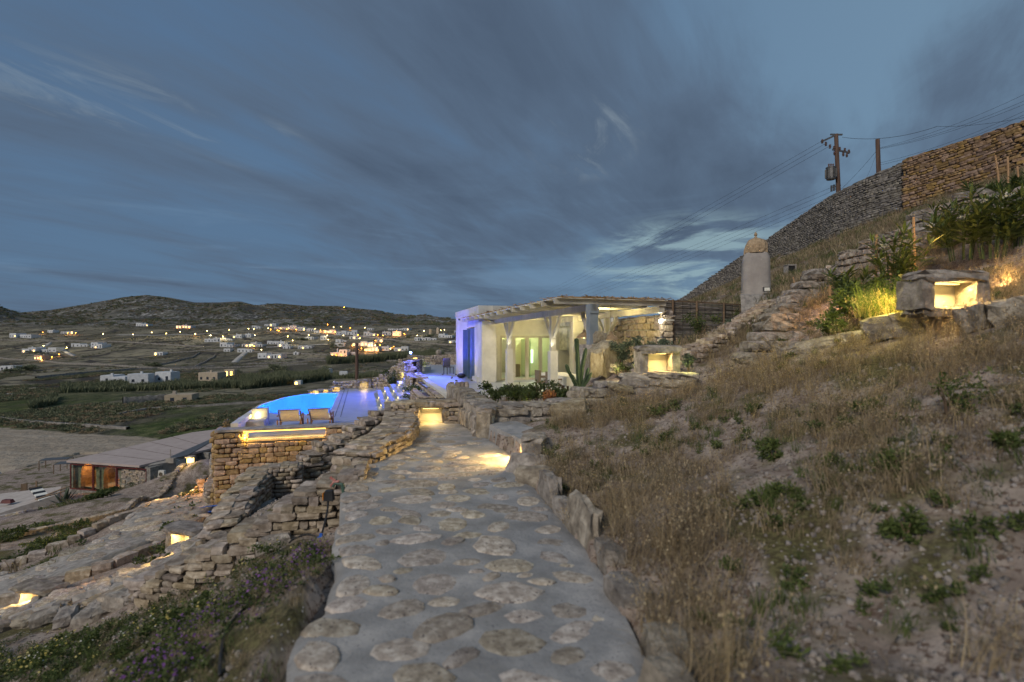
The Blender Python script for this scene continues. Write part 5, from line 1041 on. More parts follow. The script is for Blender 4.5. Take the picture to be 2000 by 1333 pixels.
# ================================================================ utility poles and wires
def pole(name, label, base, top, r0, r1):
    t = thing(name, label, 'utility pole', base, 0, 'utility poles'); b = Vector(base); h = Vector(top) - b; mb = MB(); mb.tube([(0, 0, 0), tuple(h * .5), tuple(h)], [r0, (r0 + r1) / 2, r1], 10); mb.build('pole_shaft', M['polew'], t); return t
ta = P(1633, 262, 38); pA = pole('utility_pole', 'tall pole with crossarms, insulators and a transformer above the hill wall', (ta.x + .25, ta.y, 9.2), tuple(ta), .17, .14)
def rel(px, py, d=38, o=pA): return P(px, py, d) - Vector(o.location)
mb = MB(); mb.bar(rel(1604, 277), rel(1634, 263), .10, .12).bar(rel(1626, 292), rel(1660, 298), .10, .10).bar(rel(1622, 262.5), rel(1645, 263), .10, .1); mb.build('crossarm', M['metal'], pA)
insm = mat('insulator', [(.10, .06, .05), (.16, .10, .08)], 5, .3, .0)
for (x, y) in [(1606, 276), (1613, 281), (1621, 286), (1629, 289), (1640, 291), (1650, 293), (1658, 296), (1630, 299), (1647, 301), (1654, 303)]:
    q = rel(x, y); mb = MB(); mb.lathe([(.03, -.16), (.09, -.12), (.05, -.06), (.10, -.02), (.05, .05), (.09, .09), (.03, .16)], q, 8); mb.build('insulator', insm, pA)
q = rel(1623, 338, 37.8); mb = MB(); mb.lathe([(.0, -.48), (.30, -.48), (.32, -.40), (.32, .34), (.35, .36), (.35, .42), (.0, .46)], q, 14)
for k in range(10): a = 2 * math.pi * k / 10; mb.box(-.015, .015, .3, .4, -.34, .28, Matrix.Translation(q) @ Matrix.Rotation(a, 4, 'Z'))
tfm = mb.build('transformer', M['metal'], pA)
for dx in (-.16, 0, .16): mb = MB(); mb.lathe([(.04, .44), (.07, .5), (.04, .56), (.07, .62), (.03, .70)], (q.x + dx, q.y, q.z), 7); mb.build('bushing', insm, tfm)
mb = MB(); mb.bar(rel(1623, 345), rel(1636, 345), .08, .08).bar(rel(1623, 330), rel(1636, 330), .08, .08); mb.build('bracket', M['metal'], pA)
mb = MB(); mb.bar(rel(1624, 366), rel(1642, 362), .06, .06); [mb.box(-.05, .05, -.05, .05, -.25, .2, Matrix.Translation(rel(x, 368 - (x - 1622) * .3))) for x in (1624, 1629, 1634)]; mb.build('low_bracket', M['metal'], pA)
tb_ = P(1714, 272, 34); pB = pole('utility_pole', 'shorter plain utility pole right of the transformer pole', (tb_.x + .12, tb_.y, 9.6), tuple(tb_), .15, .13)
tl = P(697, 670, 44); pC = pole('utility_pole', 'lone brown wooden pole rising beyond the far pool wall', (tl.x, tl.y, -9.5), tuple(tl), .17, .14); mb = MB(); mb.bar((-.14, -.1, 9.0), (.16, -.1, 9.0), .05, .08); mb.build('crossarm', M['metal'], pC)
def wire(a, b, sag, lab, r=.02, n=24):
    r *= .45
    a, b = Vector(a), Vector(b); pts = []
    for i in range(n + 1):
        f = i / n; p = a.lerp(b, f); p.z -= sag * 4 * f * (1 - f); pts.append(p)
    mb = MB(); mb.tube(pts, r, 5, False); tag(mb.build('power_line', M['black']), lab, 'power line', 'overhead power lines')
names = ['upper', 'second upper', 'third upper']
for i, (x, y) in enumerate([(1606, 275), (1613, 280), (1621, 285)]): wire(P(x, y, 38), P(905 + i * 12, 616, 260), 4, names[i] + ' line from the crossarm running down over the villa', .022 if i else .022)
for i, (x, y) in enumerate([(1624, 366), (1629, 372), (1634, 379), (1636, 386)]): wire(P(x, y, 38), P(905 + i * 16, 622, 230), 3, ['topmost', 'second', 'third', 'lowest'][i] + ' line from the low bracket running down over the villa', .02)
wire(P(1645, 268, 38), P(1830, 247, 34), .4, 'short line with small spacers between the transformer pole and the right sky', .03); wire(P(1830, 247, 34), P(2100, 205, 26), .3, 'thin line continuing to the upper right edge', .02)
for i, (x, y, x2, y2) in enumerate([(1717, 289, 2060, 155), (1717, 290, 2060, 170), (1717, 291, 2060, 178), (1719, 318, 2060, 188), (1719, 322, 2060, 196)]): wire(P(x, y, 34), P(x2, y2, 26), .35, ['first', 'second', 'third', 'fourth', 'fifth'][i] + ' of five lines fanning from the plain pole to the upper right edge', .017)
wire(P(1715, 291, 34), P(1640, 372, 38), .1, 'line dropping from the plain pole to the transformer pole foot', .02); wire(P(1715, 291, 34), P(1690, 352, 34.5), .1, 'thin guy line beside the plain pole', .012)
wire(P(697, 678, 44), P(560, 728, 60), 1.2, 'line leaving the lone brown pole towards the valley', .02)

# ================================================================ beach house
bh = thing('beach_house', 'flat-roofed stone beach house with red-framed arched glass front', 'beach house', (0, 0, 0))
q = [P(135, 955, 46), P(290, 950, 44), P(345, 944, 45), P(430, 905, 52)]; zb = q[0].z - 1.2; zt = P(135, 899, 46).z
fl_, fr_ = Vector(q[0][:2]), Vector(P(288, 950, 44)[:2]); zt = P(135, 900, 46).z
ax = (fr_ - fl_).normalized(); Lh = (fr_ - fl_).length; nrm = Vector((ax.y, -ax.x)); bk = -nrm
def B(u, v, z): p = fl_ + ax * u + bk * v; return Vector((p.x, p.y, z))
def bbox(mb, u0, u1, v0, v1, z0, z1):
    vs = [B(u0, v0, z0), B(u1, v0, z0), B(u1, v1, z0), B(u0, v1, z0), B(u0, v0, z1), B(u1, v0, z1), B(u1, v1, z1), B(u0, v1, z1)]; return mb.add(vs, [(0, 3, 2, 1), (4, 5, 6, 7), (0, 1, 5, 4), (1, 2, 6, 5), (2, 3, 7, 6), (3, 0, 4, 7)])
z0 = zt - 2.5; redm = mat('dark_red_frame', [(.08, .02, .02), (.12, .03, .03)], 3, .5, .1)
bstone = mat('beach_masonry', [(.13, .12, .11), (.22, .21, .19), (.31, .29, .27)], 3.5, .9, 1.0, 9, dist=.05)
# front wall with two arches
def arch_wall(u0, u1, ca_, ra, zs, z0, z1, v0, v1):
    mb = MB(); N_ = 10; arc = [(ca_ - ra, z0)] + [(ca_ - ra * math.cos(a), zs + ra * math.sin(a)) for a in np.linspace(0, math.pi, N_)] + [(ca_ + ra, z0)]
    poly = [(u0, z0), (u0, z1), (u1, z1), (u1, z0)] + arc[::-1]; n = len(poly)
    t3 = mathutils.geometry.tessellate_polygon([[Vector((p[0], p[1], 0)) for p in poly]])
    mb.add([B(p[0], v0, p[1]) for p in poly] + [B(p[0], v1, p[1]) for p in poly], [tuple(t) for t in t3] + [tuple(n + k for k in reversed(t)) for t in t3] + [(i, (i + 1) % n, n + (i + 1) % n, n + i) for i in range(n)]); return mb
uw = Lh * .30
arch_wall(.25, .25 + uw, .25 + uw * .5, uw * .34, z0 + 1.35, z0, zt - .15, .5, .9).build('arch_wall', bstone, bh)
arch_wall(.25 + uw, .25 + 2 * uw, .25 + uw * 1.5, uw * .34, z0 + 1.35, z0, zt - .15, .5, .9).build('arch_wall', bstone, bh)
mb = MB(); bbox(mb, .25 + 2 * uw + .12, Lh - .1, .25, .9, z0, zt - .15); bbox(mb, 0, .25, .2, 4, z0 - .8, zt - .15); bbox(mb, .0, Lh, -.05, .15, z0 - .9, z0 - .02); bbox(mb, Lh - .1, Lh + .3, .0, 1.2, z0 - 1, zt - .12); mb.build('stone_wall', bstone, bh)
rs = random.Random(81)
for k in range(120):
    u = rs.uniform(.5 + 2 * uw, Lh - .25); z = z0 + .1 + rs.randint(0, 14) * .155; o = stone_at('stone', rs.choice(STONES), B(u, .24, z), .34, .12, .14, math.atan2(ax.y, ax.x), bh, .03, rs)
mb = MB(); bbox(mb, .05, 9, 6.2, 6.5, z0 - 1, zt - .15); mb.build('wall', bstone, bh)
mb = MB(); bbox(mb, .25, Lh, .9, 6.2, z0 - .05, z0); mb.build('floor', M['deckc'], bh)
for (u0_, u1_) in [(.12, .12 + uw), (.16 + uw, .12 + 2 * uw), (.16 + 2 * uw, Lh - .1)]:
    mb = MB(); bbox(mb, u0_, u0_ + .08, -.02, .06, z0, zt - .25); bbox(mb, u1_ - .08, u1_, -.02, .06, z0, zt - .25); bbox(mb, u0_ + .08, u1_ - .08, -.02, .06, zt - .33, zt - .25); bbox(mb, u0_ + .08, u1_ - .08, -.02, .06, z0, z0 + .08); f = mb.build('window_frame', redm, bh)
    if u0_ < .2 + uw + .1:
        mb = MB(); bbox(mb, u0_ + .08, u1_ - .08, .015, .03, z0 + .08, zt - .33); mb.build('pane', gmq, f)
# body and roof stretching back to the right
roofm = mat('pink_cement_roof', [(.36, .30, .28), (.43, .365, .34)], 1.2, .9, .2, 6)
ra = [P(200, 897, 46), P(258, 889, 45.2), P(300, 890, 46.5), P(425, 851, 62), P(378, 848, 66), P(330, 862, 60), P(250, 878, 53), P(136, 899.5, 46)]
mb = MB(); zr_ = zt
rb = [(B(-.1, -.15, 0).x, B(-.1, -.15, 0).y), (B(Lh * .92, -.15, 0).x, B(Lh * .92, -.15, 0).y), (-29.5, 53), (-25.2, 64), (-30.5, 69), (-37.5, 60)]
mb.prism(rb, zr_ - .12, zr_ + .06); mb.build('roof', roofm, bh)
for i in range(2, 9, 2):                                          # joints of the cement roof sheets
    f = i / 10; a = Vector(rb[0]).lerp(Vector(rb[5]), f); b = Vector(rb[1]).lerp(Vector(rb[2]), min(f, 1)); mb = MB(); mb.bar((a.x, a.y, zr_ + .068), (b.x, b.y, zr_ + .064), .035, .02); mb.build('roof_joint', M['joint'], bh)
rg = mat('render_wall', [(.27, .24, .21), (.36, .33, .29)], 2, .9, .2)
w0, w1, w2 = Vector(P(288, 950, 44.2)[:2]), Vector(P(342, 948, 46)[:2]), Vector(P(432, 930, 56)[:2])
mb = MB(); mb.prism([(w0.x, w0.y), (w1.x, w1.y), (w1.x - 2.5, w1.y + 6), (w0.x - 1.5, w0.y + 5)], zr_ - 4, zr_ - .02); mb.build('side_wall', rg, bh)
mb = MB(); mb.prism([(w1.x + .01, w1.y + .05), (w2.x, w2.y), (w2.x - 3, w2.y + 7), (w1.x - 2.4, w1.y + 6)], zr_ - 5, zr_ - .15); mb.build('side_wall', mat('pale_wall', [(.34, .32, .29), (.44, .41, .38)], 2, .9, .2), bh)
mb = MB(); mb.prism([(w1.x - .2, w1.y - .1), (w2.x + .1, w2.y - .2), (w2.x - .6, w2.y + 1.3), (w1.x - .7, w1.y + 1.5)], zr_ - .15, zr_ + .0); mb.build('white_coping', M['plaster'], bh)
mb = MB(); mb.prism([(w0.x + .6, w0.y + 1.7), (w1.x, w1.y + 1.8), (w2.x - 1, w2.y + 2), (w2.x - 1.5, w2.y + 3.4), (w0.x, w0.y + 3)], zr_ + .06, zr_ + .12); mb.build('grey_roof_strip', M['metal'], bh)
mb = MB(); c = P(331, 886, 45.5); mb.box(c.x - .35, c.x + .35, c.y, c.y + .4, zr_ - .1, zr_ + .32); mb.box(c.x - .03, c.x + .03, c.y + .1, c.y + .16, zr_ + .32, zr_ + 1.1); mb.build('chimney', rg, bh)
# yellow lit window with muntins and a small grille, AC unit
d_ = (w1 - w0).normalized(); nn_ = Vector((d_.y, -d_.x))
def wp(u, z, o=.03): return (w0.x + d_.x * u + nn_.x * o, w0.y + d_.y * u + nn_.y * o, z)
wz0, wz1 = P(300, 940, 44.6).z, P(300, 915, 44.6).z
mb = MB(); mb.bar(wp(.25, (wz0 + wz1) / 2), wp(1.05, (wz0 + wz1) / 2), .02, wz1 - wz0); f = mb.build('window', glow('amber_window', (1, .75, .25), .8), bh)
for k in range(5): mb = MB(); mb.bar(wp(.25 + k * .2, wz0, .06), wp(.25 + k * .2, wz1, .06), .05, .05, (0, 1, 0)); mb.build('muntin', redm, f)
for z in (wz0, (wz0 + wz1) / 2, wz1): mb = MB(); mb.bar(wp(.22, z, .06), wp(1.08, z, .06), .05, .05); mb.build('muntin', redm, f)
c = P(319, 925, 44.5); mb = MB(); mb.box(c.x - .35, c.x + .2, c.y - .2, c.y + .1, c.z - .3, c.z + .3, None, .03, .03); ac = mb.build('air_conditioner', M['plaster'], bh); mb = MB(); mb.lathe([(.16, 0), (.16, .02), (.03, .03)], (0, 0, 0), 12, Matrix.Translation((c.x - .1, c.y - .205, c.z)) @ Matrix.Rotation(R(90), 4, 'X')); mb.build('fan_grille', M['black'], ac)
lamp_light('room_light', B(1.1, 1.2, z0 + 1.9), 65, (1, .30, .05), .15, bh); lamp_light('room_light', B(.25 + 1.5 * uw, 2.0, z0 + 2.0), 95, (1, .30, .05), .15, bh)
for i, (u, v, l) in enumerate([(3.2, 2.2, 'wooden chair glimpsed through the right arch, nearer one'), (4.0, 2.4, 'wooden chair glimpsed through the right arch, by the jamb'), (1.4, 2.2, 'wooden chair glimpsed through the left arch')]):
    c = thing('cafe_chair', l, 'chair', B(u, v, z0), .5 * i, 'chairs inside the beach house'); mb = MB(); mb.box(-.22, .22, -.22, .22, .42, .46); mb.build('seat', M['reed'], c); mb = MB(); mb.box(-.22, .22, .18, .22, .5, .9); mb.build('backrest', M['reed'], c)
    for x in (-.2, .2):
        for y in (-.2, .2): mb = MB(); mb.box(x - .02, x + .02, y - .02, y + .02, 0, .44); mb.build('leg', M['reed'], c)
# beach frames/tables, terrace slabs, furniture in front
def zb_(x, y): return float(zfar(x, y))
for (px, py, d, w_, h_, lab) in [(110, 915, 54, 2.4, 1.0, 'open metal pergola frame standing on the sand'), (128, 922, 51, 1.4, .9, 'smaller metal frame beside the larger one on the sand')]:
    p = P(px, py, d); t = thing('beach_frame', lab, 'shade frame', (p.x, p.y, p.z), .3, 'metal frames on the beach')
    for x in (-w_ / 2, w_ / 2):
        for y in (-.6, .6): mb = MB(); mb.bar((x, y, 0), (x, y, h_), .06, .06, (0, 1, 0)); mb.build('leg', M['wood'], t)
    mb = MB(); mb.box(-w_ / 2, w_ / 2, -.6, .6, h_, h_ + .06); mb.build('top', M['metal'], t)
tm = mat('pale_slab', [(.36, .32, .29), (.48, .44, .41)], 2, .9, .3)
for (pts, z_, lab) in [([(-300, 1050, 34), (0, 1002, 36), (115, 965, 38), (120, 950, 42), (0, 975, 44), (-300, 1000, 44)], 0, 'pale cement terrace beside the beach at the left edge'), ([(-200, 1075, 28), (60, 1012, 31), (170, 990, 33), (160, 980, 35), (30, 1000, 34), (-200, 1050, 31)], 0, 'lower pale slab terrace below the beach house')]:
    q = [P(*a) for a in pts]; zz_ = sum(a.z for a in q) / len(q); mb = MB(); n = len(q); mb.add([tuple(a) for a in q] + [(a.x, a.y, a.z - 1.6) for a in q], [tuple(range(n))] + [(i, (i + 1) % n, n + (i + 1) % n, n + i) for i in range(n)]); tag(mb.build('beach_terrace', tm), lab, 'terrace slab')
for (px, py, d, rz, lab) in [(45, 968, 43, .4, 'thin-legged chair on the beach terrace, left of the pair'), (65, 962, 43.5, -.6, 'thin-legged chair on the beach terrace, right of the pair')]:
    p = P(px, py, d); c = thing('terrace_chair', lab, 'chair', p, rz, 'chairs on the beach terrace'); mb = MB(); mb.box(-.22, .22, -.22, .22, .42, .46); mb.build('seat', M['wood'], c); mb = MB(); mb.box(-.22, .22, .18, .22, .46, .95); mb.build('backrest', M['wood'], c)
    for x in (-.2, .2):
        for y in (-.2, .2): mb = MB(); mb.box(x - .025, x + .025, y - .025, y + .025, 0, .44); mb.build('leg', M['wood'], c)
p = P(78, 966, 38); c = thing('striped_mattress', 'folded black and white striped lounger tipped on the terrace', 'lounger', p, -.5)
for k in range(6): mb = MB(); mb.box(-.9 + k * .3, -.6 + k * .3, -.35, .35, .05, .12, Matrix.Rotation(R(20), 4, 'Y')); mb.build('cushion', M['canvas'] if k % 2 else M['black'], c)
mb = MB(); mb.box(-.4, .4, -.2, .2, 0, .25, None, .1, .08); o = mb.build('covered_bundle', redm); o.location = P(15, 982, 38); tag(o, 'dark red covered bundle at the left edge of the terrace', 'bundle')  # tapered box standing for a covered bundle
for (a, b, lab) in [((92, 969, 37), (135, 952, 40), 'upper one of two reddish planks lying by the beach house'), ((70, 978, 36), (125, 962, 38), 'lower one of two reddish planks lying by the beach house'), ((12, 1022, 30), (72, 1006, 31), 'long white pole lying on the slope at the left edge')]:
    mb = MB(); a, b = P(*a), P(*b); mb.bar(a + Vector((0, 0, .1)), b + Vector((0, 0, .1)), .18, .06); tag(mb.build('plank', M['reed'] if 'red' in lab else M['plaster']), lab, 'plank')

# ================================================================ the far settlement
def ground_d(px, py):
    """distance at which the view direction meets the valley"""
    ds_ = np.linspace(90, 1290, 2400); x = (px - 1000) / 1000 * ds_; z = zfar(x, ds_); r = (666 - py) / 1000 * ds_
    hit = np.nonzero(z >= r)[0]; return float(ds_[hit[0]]) if len(hit) else 1000.0
HN = [0]
winm = M['window']; litm = glow('lit_window', (1, .50, .12), 5)
def house(x0, x1, y0, y1, label=None, m='hwhite', lit=0, levels=None, group='white houses of the far settlement'):
    pc = (x0 + x1) / 2; d = ground_d(pc, y1); p = P(pc, y1, d); w = (x1 - x0) / 1000 * d; h = (y1 - y0) / 1000 * d; rs = random.Random(int(x0 * 7 + y0)); HN[0] += 1
    t = thing('house', label or 'small flat-roofed whitewashed house in the far settlement', 'house', (p.x, p.y, p.z - .3), rs.uniform(-.25, .25), group)
    h += .3; dep = min(w * .8, 9); nb = 1 if w < 9 else (2 if w < 16 else (3 if w < 26 else 4)); u = -w / 2; mm = M[m]
    hh = [h * (1 if (k == 0) else rs.uniform(.6, .9)) for k in range(nb)]; rs.shuffle(hh); 
    if nb == 1: hh = [h]
    for k in range(nb):
        bw_ = w / nb * rs.uniform(.9, 1.1) if k < nb - 1 else w / 2 - u
        bw_ = max(bw_, 1.5); off = rs.uniform(-1.2, 1.2) if nb > 1 else 0
        mb = MB(); mb.box(u, u + bw_ - .02, off, off + dep, -2.0, hh[k]); mb.box(u + .12, u + bw_ - .14, off + .12, off + dep - .12, hh[k] + .0, hh[k] + .12); mb.build('wall', mm, t)
        nl = 2 if hh[k] > 5 else 1
        for lv in range(nl):
            nw = max(1, int(bw_ / 2.3))
            for j in range(nw):
                wx = u + bw_ * (j + .5) / nw + rs.uniform(-.2, .2); wz = hh[k] * (.45 if nl == 1 else (.22 + .45 * lv)); l_ = rs.random() < lit; sz = (.38, .5) if rs.random() < .7 else (.42, 1.0)
                mb = MB(); mb.box(wx - sz[0] * 1.15, wx + sz[0] * 1.15, off - .05, off + .04, wz - sz[1], wz + sz[1]); mb.build('window', litm if l_ else winm, t)
        u += bw_
    if rs.random() < .5: mb = MB(); cx_ = rs.uniform(-w * .3, w * .3); mb.box(cx_ - .35, cx_ + .35, 2, 2.7, h * .6, h + .9); mb.build('chimney', mm, t)
    return t, d
SPEC = [(400, 417, 662, 668, 'low white house at the left end of the terraced row'), (417, 430, 660, 668, 'white cube house in the terraced row below two street lamps'), (430, 452, 660, 666, 'long white house at the right end of the terraced row'), (454, 474, 653, 660, 'left half of the white villa above the terraced row'), (470, 490, 652, 659, 'right half of the white villa above the terraced row'),
 (427, 457, 669, 678, 'wide white house with chimney below the terraced row'), (436, 450, 681, 687, 'tiny pale cube house left of the paved lane'), (464, 478, 681, 688, 'white house at the head of the paved lane'), (478, 492, 682, 688, 'low white wing right of the lane head'), (473, 491, 672, 677, 'blue-shadowed low house between two white ones'), (490, 513, 669, 677, 'white house with roof stair beside an orange lamp'),
 (503, 551, 690, 700, 'long white house with one orange window in front of dark fields'), (519, 556, 666, 673, 'long pale house in the middle of the settlement'), (542, 563, 672, 677, 'low pale annex below the long pale house'), (517, 539, 632, 637, 'unlit concrete frame house high under the hill'), (492, 508, 636, 642, 'brownish house high on the slope beside a lamp'),
 (581, 596, 639, 646, 'white gabled-looking house right of the floodlit hotel'), (599, 613, 642, 647, 'small white house right of the gabled one'), (579, 613, 658, 663, 'row of pale low houses along the middle road'), (626, 637, 656, 664, 'dark-shadowed narrow two-storey house'), (613, 625, 646, 650, 'low warm-lit house on the upper road'), (552, 567, 676, 681, 'flat white house below the bright street lamp'), (582, 608, 676, 681, 'cluster of pale low houses below the middle road'), (573, 583, 688, 693, 'solitary small white cube in the fields'),
 (657, 676, 646, 654, 'left white cube of a pair on the upper slope'), (678, 697, 645, 654, 'right white cube of a pair on the upper slope'), (710, 733, 648, 656, 'cream house with arcade on the upper slope'), (747, 763, 648, 655, 'pinkish white house right of orange lamps'), (681, 700, 656, 662, 'white house with a dark tower-like annex'), (656, 676, 663, 668, 'pale low house left of the tower annex'), (736, 748, 663, 668, 'small white block beside an orange lamp'), (744, 760, 677, 685, 'orange-tinted house below the floodlit block'), (770, 797, 677, 686, 'bright white stepped house at the right of the floodlit group'),
 (653, 672, 670, 677, 'white terraced house left of the floodlit group'), (680, 696, 688, 694, 'pale house beside the wooden pole, right of the floodlit villa'), (757, 800, 641, 645, 'long thin white building on the ridge road'), (717, 730, 641, 645, 'small domed-looking pale house on the ridge road'), (810, 830, 659, 665, 'left part of the long white farmhouse'), (830, 852, 659, 665, 'right part of the long white farmhouse'), (855, 883, 652, 660, 'pale scattered farmhouse near the villa wall'), (887, 896, 646, 651, 'tiny house just left of the villa wall'), (876, 890, 665, 670, 'bluish hut near the villa wall'),
 (18, 62, 651, 660, 'white hillside house with steps at the far left'), (44, 72, 679, 689, 'left white house of the lit pair at far left'), (77, 108, 679, 688, 'right white house of the lit pair at far left'), (141, 170, 671, 677, 'beige long house at left beside the white lit one'), (174, 201, 669, 680, 'white stepped house with a lit window at left'), (265, 288, 631, 637, 'pale house high under the big hill'), (91, 105, 645, 650, 'tiny pale house at the foot of the left hill'), (119, 140, 647, 652, 'tiny house with orange lamp at the foot of the left hill'),
 (194, 242, 734, 747, 'long low white house nearest in the valley'), (251, 287, 731, 752, 'two-storey white house in the middle of the nearest three'), (302, 334, 727, 749, 'taller white house at the right of the nearest three'), (300, 318, 688, 694, 'small white ruin-like hut in the fields'), (0, 26, 715, 723, 'white house cut by the left edge of the picture'), (626, 644, 721, 730, 'small grey-white shed behind the pool'), (663, 678, 726, 738, 'tiny white chapel-like hut left of the wooden pole'), (572, 587, 744, 751, 'flat white hut just behind the pool')]
for s in SPEC: house(*s[:4], s[4], lit=.12)
for s in [(535, 579, 636, 643, 'floodlit orange-white hotel on the upper road'), (631, 656, 644, 650, 'warm-lit white house on the upper road'), (766, 783, 647, 656, 'pink-orange lit house with a lamp on its roof'), (685, 718, 667, 676, 'orange floodlit block at the left of the bright complex'), (718, 729, 669, 678, 'yellow-white floodlit block of the bright complex'), (712, 740, 677, 686, 'orange-lit lower row of the bright complex'), (646, 678, 683, 696, 'two-level floodlit villa left of the wooden pole'), (344, 372, 635, 641, 'red and orange lit house under the big hill'), (64, 84, 694, 703, 'beige house beside the bright orange lamps at far left')]: 
    t, d = house(*s[:4], s[4], 'hbeige' if 'beige' in s[4] else 'hwhite', .5)
    lx = (s[0] + s[1]) / 2
    for k in (-.3, .3): q = P(lx + k * (s[1] - s[0]), s[3] - 1.5, d - 5); lamp_light('facade_light', Vector(q) - t.location, 520 if 'yellow' not in s[4] else 700, (1, .36, .06) if 'yellow' not in s[4] else (1, .8, .3), .4, t)
house(387, 425, 728, 746, 'beige two-part house among palms', 'hbeige'); house(437, 458, 722, 735, 'dim house with a glowing orange window among palms', 'hbeige', 1.0)
house(324, 372, 772, 785, 'roofless grey stone ruin in the green field', 'hbeige', 0)
for (x, y0, y1, lab) in [(840.5, 642, 653, 'left stubby tower among lights near the villa wall'), (855, 639, 652, 'right stubby tower among lights near the villa wall')]:
    d = ground_d(x, y1); p = P(x, y1, d); h = (y1 - y0) / 1000 * d; t = thing('round_tower', lab, 'tower', p, 0, 'stubby round towers'); mb = MB(); mb.lathe([(1.6, -1), (1.3, h * .85), (1.4, h * .86), (.05, h)], (0, 0, 0), 10); mb.build('shaft', M['hbeige'], t)
# stone field walls, lanes
def draped(name, pts, w, h, m, label, cat, group=None, kind=None, n=50):
    q = []
    for (px, py) in pts: d = ground_d(px, py); q.append(((px - 1000) / 1000 * d, d))
    at, Lw = seg_lookup(q); V = []; F_ = []
    for i in range(n + 1):
        a, dd = at(Lw * i / n); nr = Vector((dd.y, -dd.x)); 
        for sgn, zt in ((-1, 0), (-1, 1), (1, 1), (1, 0)): x, y = a[0] + nr.x * w / 2 * sgn, a[1] + nr.y * w / 2 * sgn; V.append((x, y, float(zfar(x, y)) + (h + float(vnoise(x, y, 3, 2)) * h * .3 if zt else -.4)))
    for i in range(n):
        for j in range(3): a = i * 4 + j; F_.append((a, a + 4, a + 5, a + 1))
    o = link(bpy.data.objects.new(name, np_mesh(name, V, F_, m)))
    return tag(o, label, cat, group, kind)
wl_ = mat('field_stone', [(.11, .105, .095), (.26, .24, .22)], 1.2, .95, .8, 4, dist=.1)
FW = [([(0, 700), (150, 712), (330, 722), (600, 712)], 'field wall running right across the dark fields above the palms'), ([(330, 690), (420, 684), (640, 694)], 'field wall below the terraced row'), ([(300, 716), (390, 690)], 'oblique field wall climbing left of the palms'), ([(380, 718), (420, 695)], 'second oblique field wall climbing behind the palms'), ([(70, 740), (260, 722), (420, 716)], 'field wall left of the nearest houses'), ([(0, 665), (230, 668), (400, 678)], 'field wall under the left hill'), ([(600, 702), (760, 694), (900, 690)], 'field wall below the floodlit villa'), ([(480, 712), (640, 706), (820, 706)], 'field wall above the right reed bed'), ([(230, 812), (290, 800), (430, 792), (520, 786)], 'low rubble wall bounding the green field'), ([(0, 818), (60, 826), (150, 832), (250, 856)], 'rubble line along the edge of the beach'), ([(440, 748), (600, 742), (760, 728)], 'pale wall along the reed bed'), ([(520, 648), (660, 656), (800, 668), (900, 676)], 'field wall running through the right of the settlement'), ([(240, 789), (324, 782)], 'grey broken wall left of the roofless ruin')]
for i, (pts, lab) in enumerate(FW): draped('field_wall', pts, .7, (.9 if i not in (8, 9) else .45) if i != 12 else 1.5, wl_, lab, 'field wall', 'dry stone field walls in the valley')
rdm = mat('pale_lane', [(.30, .29, .28), (.40, .39, .37)], .3, .9, .1)
for pts, w in [([(480, 688), (468, 698), (458, 708)], 4), ([(96, 668), (88, 676), (70, 682)], 4), ([(230, 654), (300, 655), (380, 653), (440, 650)], 4), ([(90, 766), (140, 763), (165, 753)], 3), ([(0, 770), (50, 770)], 3), ([(265, 753), (350, 753), (450, 748)], 4), ([(620, 647), (720, 658), (800, 668)], 3), ([(124, 684), (145, 695)], 3), ([(520, 678), (640, 672)], 3)]:
    draped('lane', pts, w, .12, rdm, None, None, None, 'structure')
# street lamps
W_ = [(405, 646), (448, 644), (486, 642), (496, 643), (524, 641), (411, 655), (436, 658), (498, 655), (562, 657), (572, 665), (603, 654), (616, 642), (639, 655), (641, 663), (511, 683), (713, 640), (652, 639), (671, 655), (703, 661), (763, 681), (828, 646), (861, 645), (868, 644), (202, 652), (260, 653), (297, 649), (325, 651), (352, 648), (382, 652), (412, 655), (86, 675), (131, 679), (436, 657), (815, 655), (667, 638), (733, 674)]
O_ = [(496, 676), (529, 643), (542, 645), (579, 644), (640, 634), (626, 645), (634, 646), (655, 648), (684, 641), (733, 665), (699, 654), (738, 654), (748, 655), (775, 647), (790, 652), (692, 698), (714, 668), (742, 674), (769, 677), (688, 675), (706, 680), (720, 684), (738, 684), (84, 649), (133, 650), (148, 650), (366, 636), (382, 653), (116, 692), (102, 697), (82, 702), (441, 728), (657, 694), (667, 694), (700, 682), (713, 683), (545, 646), (560, 643), (672, 600), (776, 652), (769, 654)]
def street_lamp(px, py, col, e, lab, group, mt, hh):
    d = ground_d(px, py + hh); p = P(px, py, d); zg = float(zfar(p.x, p.y)); t = thing('street_lamp', lab, 'street lamp', (p.x, p.y, zg), 0, group); H_ = max(p.z - zg, 1.2)
    mb = MB(); mb.tube([(0, 0, 0), (0, 0, H_)], .08, 5); mb.build('pole', M['metal'], t); r = .0011 * d ** .9 * 1.25; mb = MB(); mb.sphere((0, -.2, H_), r, 8, 6); mb.build('lamp_head', mt, t); lamp_light('lamp_light', (0, -1.2 * r - .3, H_ - .1), e * (d / 450) ** .5, col, .3, t)
mw, mo = glow('sodium_white', (1, .72, .26), 4.5), glow('sodium_orange', (1, .40, .05), 4.5)
LBL = {}
